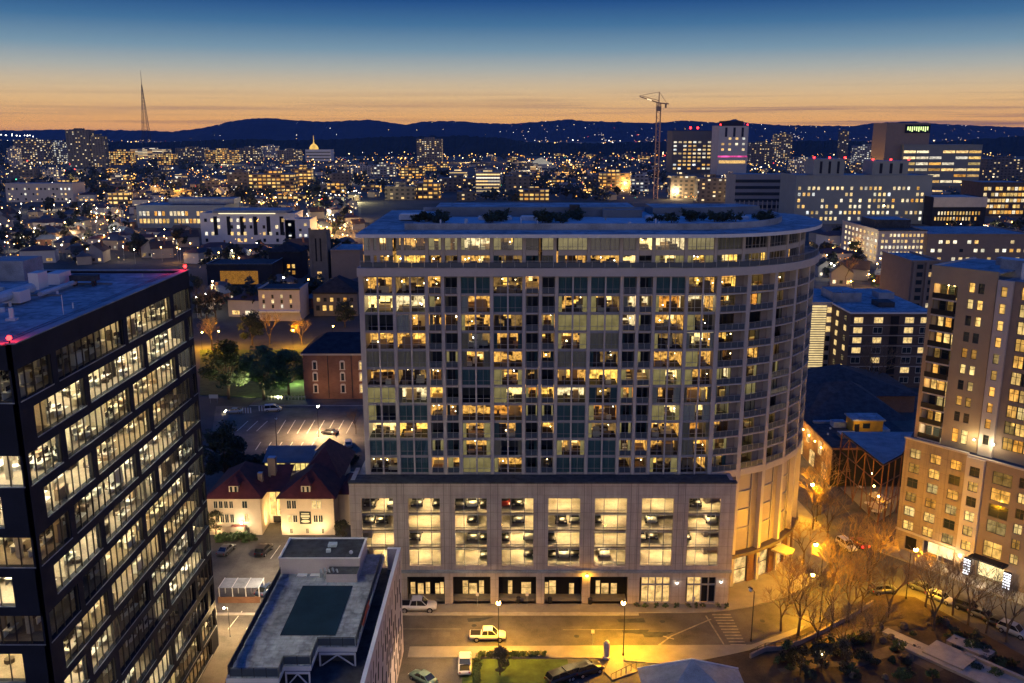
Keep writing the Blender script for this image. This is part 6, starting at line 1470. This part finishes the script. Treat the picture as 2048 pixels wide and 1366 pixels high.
# tables, planters and stalls under the steel frame; extra walls, paths and planting in the park
rq = random.Random(8)
for i in range(16):
    t_ = rq.uniform(.08,.95); x = 73.0+rq.uniform(.4,.3+11*t_); y = 168+t_*16
    if i % 3 < 2:
        t = thing('cafe_table', 'small round cafe table under the open steel frame', 'table', (x,y,.3), 0, 'cafe tables under the steel frame'); MB().lathe([(.7,.72),(.72,.76),(.01,.77)], m_white, n=10).build('table_top', t); MB().tube((0,0,0),(0,0,.72),.06,m_blackmetal).build('leg', t)
    else:
        t = thing('market_umbrella', 'cream umbrella open under the steel frame', 'umbrella', (x,y,.3), 0, 'umbrellas under the steel frame'); MB().lathe([(1.5,2.1),(.8,2.5),(.02,2.75)], m_crm, n=8).build('canopy', t); MB().tube((0,0,0),(0,0,2.7),.04,m_wood).build('pole', t)
for i, (pts_, w, l) in enumerate((([(1650,1290),(1720,1262),(1800,1260)],1.6,0),([(1700,1330),(1790,1300),(1880,1345)],2.2,1),([(1560,1345),(1640,1330),(1700,1330)],1.4,2))):
    for a, b in zip(pts_, pts_[1:]):
        a, b = gp(*a), gp(*b); d = Vector((b[0]-a[0],b[1]-a[1])).normalized()*w/2
        struct('path', MB().face([(a[0]+d.y,a[1]-d.x,.175+.004*i),(b[0]+d.y,b[1]-d.x,.175+.004*i),(b[0]-d.y,b[1]+d.x,.175+.004*i),(a[0]-d.y,a[1]+d.x,.175+.004*i)], m_path))
for i in range(70):
    px, py = rq.uniform(1520,2040), rq.uniform(1235,1362)
    if py < 1320-(px-1500)*.25 or (px > 1800 and py < 1195+(px-1800)*.55): continue
    tree(shrub if rq.random() < .4 else shrubd, px, py, rq.uniform(.5,1.3), 'low ragged bush on the dark park ground', z=.16, group='bushes of the park')
for i in range(26):
    px, py = rq.uniform(1540,2000), rq.uniform(1240,1360)
    if py < 1320-(px-1500)*.25 or (px > 1800 and py < 1195+(px-1800)*.55): continue
    x, y = gp(px,py,.16); s_ = rq.uniform(.25,.8); solo('boulder', MB().ball((0,0,s_*.3),s_,m_rock,7,4), 'rough grey boulder lying on the park ground', 'boulder', (x,y,.16), 'boulders on the park ground')
for i in range(9):
    x, y = rq.uniform(-14,34), rq.uniform(123.6,131)
    sheet('asphalt_patch', [(x,y),(x+rq.uniform(1.5,5),y+.1),(x+rq.uniform(1.5,5),y+rq.uniform(.8,1.8)),(x-.2,y+rq.uniform(.8,1.8))], -.016+.0005*i, m_roofd if i % 2 else asphalt2)
for i, (x, y) in enumerate(((-6,128.6),(10,125.5),(24,129.8),(40,130),(62,165))): struct('manhole', MB().prism([(x+.42*math.cos(a*.628),y+.42*math.sin(a*.628)) for a in range(10)], -.02, -.002, m_roofd))
# ================================================================= the town beyond
rf = random.Random(2024)
TAKEN = [(1740,1860,440,540),(1570,1870,420,470),(1330,1500,330,360),(1790,1975,360,385),(1855,1975,440,465),(1950,2060,420,445),(1845,2060,515,545),(1460,1585,410,440),(1800,1880,600,660),(395,630,470,505),(270,460,440,470),(10,155,395,415),(612,664,550,580),(410,550,560,590),(515,610,632,660),(622,720,620,650),(535,610,545,572),(660,725,555,585),(285,305,295,305),(1298,1325,390,405)]
def free(px, py, mx=6, my=3):
    if 708 < px < 1648 and py > 402: return False
    if px < 392 and py > 530: return False
    if px > 1795 and py > 520: return False
    if 1620 < px and py > 575: return False
    if py > 640: return False
    return all(not (a-mx < px < b+mx and c-my < py < d+my) for a,b,c,d in TAKEN)
FM = {
 'w': facade('warm_grid_facade',(.20,.17,.14),(.16,.19,.23),6.4,4.6,.5,.45,.36,WARM,1.2,1),
 'g': facade('gold_grid_facade',(.22,.15,.09),(.14,.17,.21),6.0,4.6,.7,.5,.7,GOLD,1.2,2),
 'c': facade('cool_grid_facade',(.26,.26,.28),(.2,.24,.3),5.6,4.4,.6,.42,.42,COOL,1.1,3),
 'd': facade('dim_grid_facade',(.12,.11,.11),(.11,.14,.18),6.2,4.4,.45,.42,.2,WARM,1.2,4),
 's': facade('strip_facade',(.3,.28,.27),(.2,.23,.28),3.6,4.0,.94,.40,.7,WARM,1.3,5,strip=True),
 'p': facade('pale_facade',(.4,.38,.38),(.26,.3,.36),4.4,3.6,.5,.5,.35,WARM,1.5,6)}
def tblock(px0, px1, top, base, m, label, depth=None, group=None, name='town_block', cat='building'):
    (xa, Y), (xb, _) = gp(px0,base), gp(px1,base); h = max(4.0, yp(px0,top,Y)[1]); d = depth or max(14, (xb-xa)*.55)
    mb = MB(); w = (xb-xa)/2
    mb.prism([(-w,0),(w,0),(w,d),(-w,d)], 0, h, FM[m])
    mb.prism([(-w*.4,d*.3),(w*.35,d*.3),(w*.35,d*.7),(-w*.4,d*.7)], h, h+min(4,h*.25), FM[m], bottom=False)
    o = mb.build(name, None, ((xa+xb)/2, Y, 0)); tag(o, label, cat, group); TAKEN.append((px0,px1,base-4,base+3)); return o
for a in ((138,184,260,334,'d','dark slim tower block left of the radio mast'),(186,214,272,334,'d','lower dark block joined to the slim tower'),(32,92,280,330,'w','wide block with scattered lights at the far west'),(94,136,284,328,'c','grey block with cool lights at the far west'),(18,40,296,340,'p','pale narrow block at the western edge'),
 (214,262,302,330,'g','golden lit block under the radio mast'),(262,330,298,318,'s','light banded block at the mast foot'),(316,350,308,330,'g','gold lit low block right of the mast'),(352,410,296,322,'w','warm lit block beyond the blue roofed college'),(412,470,300,326,'g','gold lit block west of the spire hall'),(474,520,296,322,'w','warm block near the spire hall'),(524,556,292,316,'p','pale block left of the golden dome'),(556,600,300,322,'w','brown block left of the golden dome'),
 (834,884,278,326,'w','block with a grid of lights under the far wooded hill'),(800,848,332,358,'g','round fronted gold lit hall behind the roof'),(700,742,332,352,'p','pale low block left of the gold hall'),(744,790,330,354,'c','white framed block beside the gold hall'),(590,624,336,372,'g','yellow lit glass block beyond the church'),(456,500,344,384,'d','dim block beside the yellow street lights'),(500,588,348,384,'g','amber lit row beyond the church'),
 (664,700,346,372,'d','dim block behind the church tower roof'),(770,830,372,400,'w','pale shop row right behind the tower roof'),(832,880,366,398,'g','small gold lit block behind the tower roof'),(880,950,356,384,'d','dim block behind the tower roof'),(952,1000,344,392,'s','slim banded block behind the tower roof'),(1010,1060,352,392,'d','dark block among trees behind the roof'),(1200,1262,346,380,'g','amber low block left of the crane'),(1262,1296,352,384,'c','lit garage left of the crane'),
 (1340,1392,352,398,'w','pale stepped block at the crane foot'),(1394,1450,356,404,'d','dark brown block right of the crane'),(1452,1470,350,400,'p','pale slim block beside the banded office'),(1500,1544,286,330,'d','dark block beyond the white clinic tower'),(1548,1582,268,320,'w','narrow lit block beyond the clinic'),(1676,1694,262,322,'d','thin dark tower with red lights beyond the hospital'),(1712,1770,292,330,'c','cool white lit block left of the research building'),(1584,1640,320,350,'p','pale block behind the hospital slab'),
 (1858,1900,384,400,'s','light banded block beneath the research building'),(1970,2056,318,362,'d','dark block at the eastern edge with few lights'),(1900,1960,290,304,'d','low dark block beyond the research building'),(20,70,336,362,'d','dim low block at the west'),(86,120,340,362,'p','pale low block at the west')):
    tblock(*a[:5], a[5])
for i in range(115):                       # further plain blocks scattered over the far town
    for _ in range(40):
        px, py = rf.uniform(0,2048), (rf.uniform(292,372) if i < 60 else rf.uniform(350,410))
        s = 1800/gp(px,py)[1]; w = rf.uniform(16,38)*s
        if free(px,py,w*.7,2) and free(px+w,py,w*.7,2): break
    kd = rf.choice('dwggdpwgs'); east = 'east' if px > 1100 else 'west'
    tblock(px, px+w, py-rf.uniform(5,13)*s, py, kd, {'d':'dim','w':'warm lit','g':'gold lit','p':'pale','c':'cool lit','s':'banded'}[kd]+f' small block scattered in the {east} of the far town', group='small blocks of the far town')
# houses
m_walls = [surf('house_wall_'+n, c, .85, .12, .5) for n, c in (('cream',(.42,.36,.28)),('grey',(.28,.28,.29)),('brick',(.2,.1,.07)),('white',(.55,.53,.5)))]
m_hroof = [surf('house_roof_'+n, c, .7, .3, .5) for n, c in (('slate',(.07,.085,.11)),('brown',(.07,.05,.04)),('blue',(.12,.16,.21)),('plum',(.08,.045,.045)))]
LH = litpane('home_window_glow', WARM, .25, 1.7)
wme = MB().box(-.5,.5,-.08,.02,0,1,LH).mesh('window'); wmd = MB().box(-.5,.5,-.08,.02,0,1,m_dglass).mesh('window')
def house_proto(i):
    t = thing('town_house', '', 'house'); w, d, e, r = ((11,9,5.5,3.2),(9,12,6,3.6),(14,9,4,2.8),(18,12,7,2.2))[i]
    MB().box(-w/2,w/2,0,d,0,e,m_walls[i]).face([(-w/2,0,e),(w/2,0,e),(0,0,e+r)] if i == 1 else [(-w/2,0,e),(w/2,0,e),(w/2,0,e+.01)], m_walls[i]).build('wall', t)
    rm = m_hroof[i]; mb = MB(); o = .5
    if i == 1:
        P, Q = (0,-o,e+r), (0,d+o,e+r)
        mb.face([(-w/2-o,-o,e-.3),P,Q,(-w/2-o,d+o,e-.3)][::-1], rm).face([(w/2+o,-o,e-.3),P,Q,(w/2+o,d+o,e-.3)], rm)
    else: mb = hip(-w/2,w/2,0,d,e+.01,e+r,rm,(d*.42,d*.58),o)
    if i != 1:
        P, Q = (-w*.22,d/2,e+r), (w*.22,d/2,e+r); mb = MB(); A,B,C_,D = (-w/2-o,-o,e+.01),(w/2+o,-o,e+.01),(w/2+o,d+o,e+.01),(-w/2-o,d+o,e+.01)
        for f in ((A,B,Q,P),(B,C_,Q),(C_,D,P,Q),(D,A,P)): mb.face(list(f), rm)
    mb.build('roof', t); MB().box(w*.2,w*.2+.9,d*.6,d*.6+.9,e+r*.3,e+r+.9,m_walls[2]).build('chimney', t)
    for q in range(3): put('window', wme if q != 1 else wmd, t, (-w*.32+q*w*.32,0,1.0), 0, (1.3,1,1.5)) if i != 3 else put('window', wme, t, (-w*.32+q*w*.32,0,1.0), 0, (3.2,1,1.6))
    return t
HP = [house_proto(i) for i in range(4)]
hl = ['cream house with slate hipped roof','grey gabled house with brown roof','low brick bungalow with blue roof','wide white villa with plum roof']
cells = set(); nh = 0
zone = lambda px, py: ('west of the church tower' if px < 620 else ('between church tower and rounded tower' if px < 712 else ('beyond the rounded tower' if px < 1500 else 'near the hospital quarter')))
def scatter(n, ylo, yhi, gap, pw=1.0, xlo=-10, xhi=2058):
    out = []; tries = 0
    while len(out) < n and tries < n*60:
        tries += 1
        px, py = rf.uniform(xlo,xhi), ylo+(yhi-ylo)*rf.random()**pw
        if not free(px,py,10,5): continue
        x, y = gp(px,py); c = (int(x/gap), int(y/gap))
        if c in cells: continue
        cells.add(c); out.append((px,py,x,y))
    return out
for px, py, x, y in scatter(150, 402, 640, 15)+scatter(110, 330, 405, 22):
    i = rf.choice((0,0,1,1,2,3)); o = place(HP[i], (x,y,0), rf.choice((-.3,-.15,0,.12,.3,1.2,-1.1)), hl[i]+' '+zone(px,py), rf.uniform(.85,1.2)); o['group'] = 'houses of the dark suburb'
# trees of the suburb
m_tleaf = leaf_mat('dusk_leaf', (.022,.028,.016))
TP = [tree_proto('town_tree', leafy(random.Random(50+i), 11, 4.4, 520, 1.35, m_tleaf, 3, 14)) for i in range(3)]
TB = tree_proto('town_bare_tree', bare(random.Random(60), 11, .6, 4))
for px, py, x, y in scatter(200, 400, 640, 7)+scatter(90, 345, 405, 14):
    k = rf.random(); o = place(TB if k < .25 else TP[int(k*3)%3], (x,y,0), rf.uniform(0,6.28), ('leafless tree ' if k < .25 else 'dark full tree ')+'among suburb houses '+zone(px,py), rf.uniform(.7,1.35)); o['group'] = 'trees of the dark suburb'
wd = MB(); kk = wd.mi(m_tleaf)
for i in range(1500):
    px, py = rf.uniform(-20,2068), 284+122*rf.random()**1.15
    if not free(px,py,2,2): continue
    if math.sin(px*.013+py*.05)+math.sin(px*.031-py*.09)*.7 < -.35: continue
    x, y = gp(px,py); r = rf.uniform(4,9); hh = rf.uniform(7,15)
    for q in range(22):
        d = Vector((rf.gauss(0,.5),rf.gauss(0,.5),rf.gauss(0,.32))); p = Vector((x,y,hh*.58))+Vector((d.x*r,d.y*r,d.z*hh)); p.z = max(p.z,.5)
        u = Vector((rf.gauss(0,1),rf.gauss(0,.6),rf.gauss(0,1))).normalized()*r*.34; v = u.orthogonal()*rf.uniform(.6,1.1)
        i0 = wd.pts([p-u,p+v,p+u,p-v]); wd.f.append((i0,i0+1,i0+2,i0+3)); wd.fm.append(kk)
o = wd.build('distant_woods'); tag(o, 'dark tree belts running through the far town', None, None, 'stuff')
# street lamps of the suburb: poles one can tell apart, the rest as one sea of lights
lampT = []
for n, col, st in (('warm',(1,.66,.28),30),('white',(1,.9,.7),30),('amber',(1,.5,.12),30)):
    t = thing('town_lamp', '', 'street lamp'); e = emit(n+'_town_bulb', col, st)
    MB().tube((0,0,0),(0,0,8.3),.11,m_rail,.08,n=5).build('pole', t); MB().ball((0,0,8.6),.36,e,7,5).build('bulb', t); lampT.append(t)
cells.clear(); k = 0
for px, py, x, y in scatter(120, 400, 640, 10, .9):
    i = rf.choice((0,0,1,2,2)); o = place(lampT[i], (x,y,0), 0, ('warm','white','amber')[i]+' street lamp in the suburb '+zone(px,py)); o['group'] = 'street lamps of the suburb'
    k += 1
    if k % 2 == 0: point((x,y,8.0), rf.uniform(1200,3200), ((1,.68,.32),(1,.88,.66),(1,.48,.09))[i], .3)
SEA = {n: emit('town_light_'+n, c, s) for n, c, s in (('warm',(1,.56,.14),4.2),('pale',(1,.74,.36),5),('white',(1,.93,.8),6),('amber',(1,.40,.05),3.4),('red',(1,.06,.04),6),('green',(.1,1,.5),4))}
sea = MB()
def dot(x, y, z, r, m):
    k = sea.mi(m); i = sea.pts([(x-r,y,z),(x,y-r,z),(x+r,y,z),(x,y+r,z),(x,y,z+r),(x,y,z-r)])
    for a,b in ((0,1),(1,2),(2,3),(3,0)): sea.f.append((i+a,i+b,i+4)); sea.fm.append(k); sea.f.append((i+b,i+a,i+5)); sea.fm.append(k)
pick = lambda: SEA[rf.choices(('warm','pale','white','amber','red','green'),(38,20,9,30,3,.8))[0]]
def cluster(px): return .55+.45*math.sin(px*.011+1)*math.sin(px*.029)
for i in range(7600):
    px, py = rf.uniform(-20,2068), 276+150*rf.random()**1.5
    if rf.random() > .35+cluster(px+py*3)*.7 or not free(px,py,0,0): continue
    x, y = gp(px,py); dot(x, y, rf.uniform(2,14), y/1800*rf.choice((.22,.28,.34,.42,.5,.6,.8,1.2)), pick())
for i in range(1900):
    px, py = rf.uniform(0,2048), 400+180*rf.random()
    if not free(px,py,0,0): continue
    x, y = gp(px,py); dot(x, y, rf.uniform(2,6), y/1800*rf.choice((.25,.35,.5,.7,1.2)), pick())
for line in (((690,470),(716,392),24,'pale'),((640,402),(730,392),16,'white'),((1040,318),(1190,352),34,'amber'),((1120,300),(1180,400),30,'warm'),((1340,400),(1600,420),60,'amber'),((380,346),(560,420),30,'amber'),((0,268),(72,272),14,'white'),((190,448),(290,424),10,'amber'),((1590,412),(1640,420),12,'amber'),((1580,300),(1680,296),14,'pale'),((1560,286),(1670,282),10,'white'),((215,322),(520,318),40,'warm'),((1640,470),(1700,560),22,'amber'),((40,470),(300,455),18,'warm'),((0,352),(420,396),36,'warm'),((430,430),(700,402),30,'warm'),((760,392),(1010,352),28,'pale'),((1180,300),(1330,340),26,'warm'),((0,520),(380,492),24,'pale'),((620,330),(1000,312),30,'warm'),((1500,330),(1600,420),20,'warm'),((1900,300),(2048,330),20,'warm'),((400,520),(700,440),20,'warm')):
    (x0,y0),(x1,y1),n,c = line
    for i in range(n):
        t = (i+rf.uniform(-.35,.35))/n; px, py = x0+(x1-x0)*t+rf.uniform(-3,3), y0+(y1-y0)*t+rf.uniform(-2,2)
        if 708 < px < 1648 and py > 405: continue
        if py < 275: x, z = yp(px,py,3000); dot(x, 3000, z, 1.9, SEA[c]); continue
        x, y = gp(px,py); dot(x, y, rf.uniform(4,9), y/1800*rf.choice((.6,.8,1.1,1.4)), SEA[c])
for i in range(200):                     # houses up on the hillsides
    px = rf.choice((rf.uniform(900,1620),rf.uniform(1000,1620),rf.uniform(1500,2048),rf.uniform(1500,2048))) if i % 14 else rf.uniform(400,900); v = rf.uniform(.12,.97)
    x9, z9 = yp(px, lerp_tab(sky_y, px), 9200.0); dot(x9*(1-.10*(1-v)), 9200-1500*(1-v)-12, -20+(z9+20)*v**1.3+14, rf.choice((1.1,1.5,1.9,2.6)), SEA[rf.choices(('white','pale','warm','red'),(6,4,3,.5))[0]])
o = sea.build('distant_town_lights'); tag(o, 'sea of small warm and white lights across the far town and hills', None, None, 'stuff')
for px, py, p, c in ((700,440,9000,(1,.6,.2)),(716,405,14000,(1,.85,.4)),(690,470,8000,(1,.55,.15)),(520,372,16000,(1,.5,.1)),(440,392,9000,(1,.5,.12)),(560,380,12000,(1,.55,.15)),(240,440,6000,(1,.6,.3)),(250,476,4000,(.9,.95,.9)),(205,470,4000,(1,.9,.7)),(160,485,3500,(1,.75,.4)),(1500,408,12000,(1,.6,.2)),(1420,400,12000,(1,.65,.25)),(1350,398,9000,(1,.7,.35)),(1130,348,30000,(1,.45,.1)),(1250,380,14000,(1,.55,.15)),(1690,520,2500,(1,.75,.4)),(1610,418,7000,(1,.4,.08)),(1720,590,1200,(1,.5,.1)),(320,380,9000,(1,.5,.12)),(60,500,3000,(1,.9,.7)),(640,470,4000,(1,.6,.25)),(1950,470,6000,(1,.7,.3)),(560,520,2500,(1,.55,.15))):
    x, y = gp(px,py); point((x,y-4,9), p*3.2, c, .6)  # lights without fixtures, added to brighten patches of ground
for i in range(70):
    px, py = rf.uniform(0,2048), 318+250*rf.random()**1.4
    if not free(px,py,0,0): continue
    x, y = gp(px,py); point((x,y,10), 9000*(y/500)**1.7, ((1,.5,.1),(1,.62,.24),(1,.8,.5))[i%3], .6)  # random unseen lights added for warm pools on the ground
road = lambda n, a, w, z=-.03: [(lambda p: struct(n, MB().face([(p[0][0]-w,p[0][1],z),(p[0][0]+w,p[0][1],z),(p[1][0]+w,p[1][1],z),(p[1][0]-w,p[1][1],z)], asphalt2)))([gp(*q) for q in a])]
road('road', ((690,560),(716,330)), 8); road('road', ((1660,600),(1640,440)), 9); road('road', ((180,450),(300,420)), 12)
slab('far_lawn', [gp(*p) for p in ((1742,572),(1742,548),(1806,545),(1806,575))], -.02, .15, lawnm, lawnm)
# ================================================================= evening air
hz, hnt, hb0, ho = nm('evening_air'); hnt.nodes.remove(hb0)
pv_ = N(hnt, 'ShaderNodeVolumePrincipled', Density=.27/8500); pv_.inputs['Color'].default_value = (.16,.36,1,1)
hnt.links.new(pv_.outputs[0], ho.inputs['Volume'])
o = MB().box(-15000,15000,-500,13500,-1.05,420,hz).build('haze'); tag(o, None, None, None, 'stuff')
o['label'] = 'thin blue evening air over the town and hills'
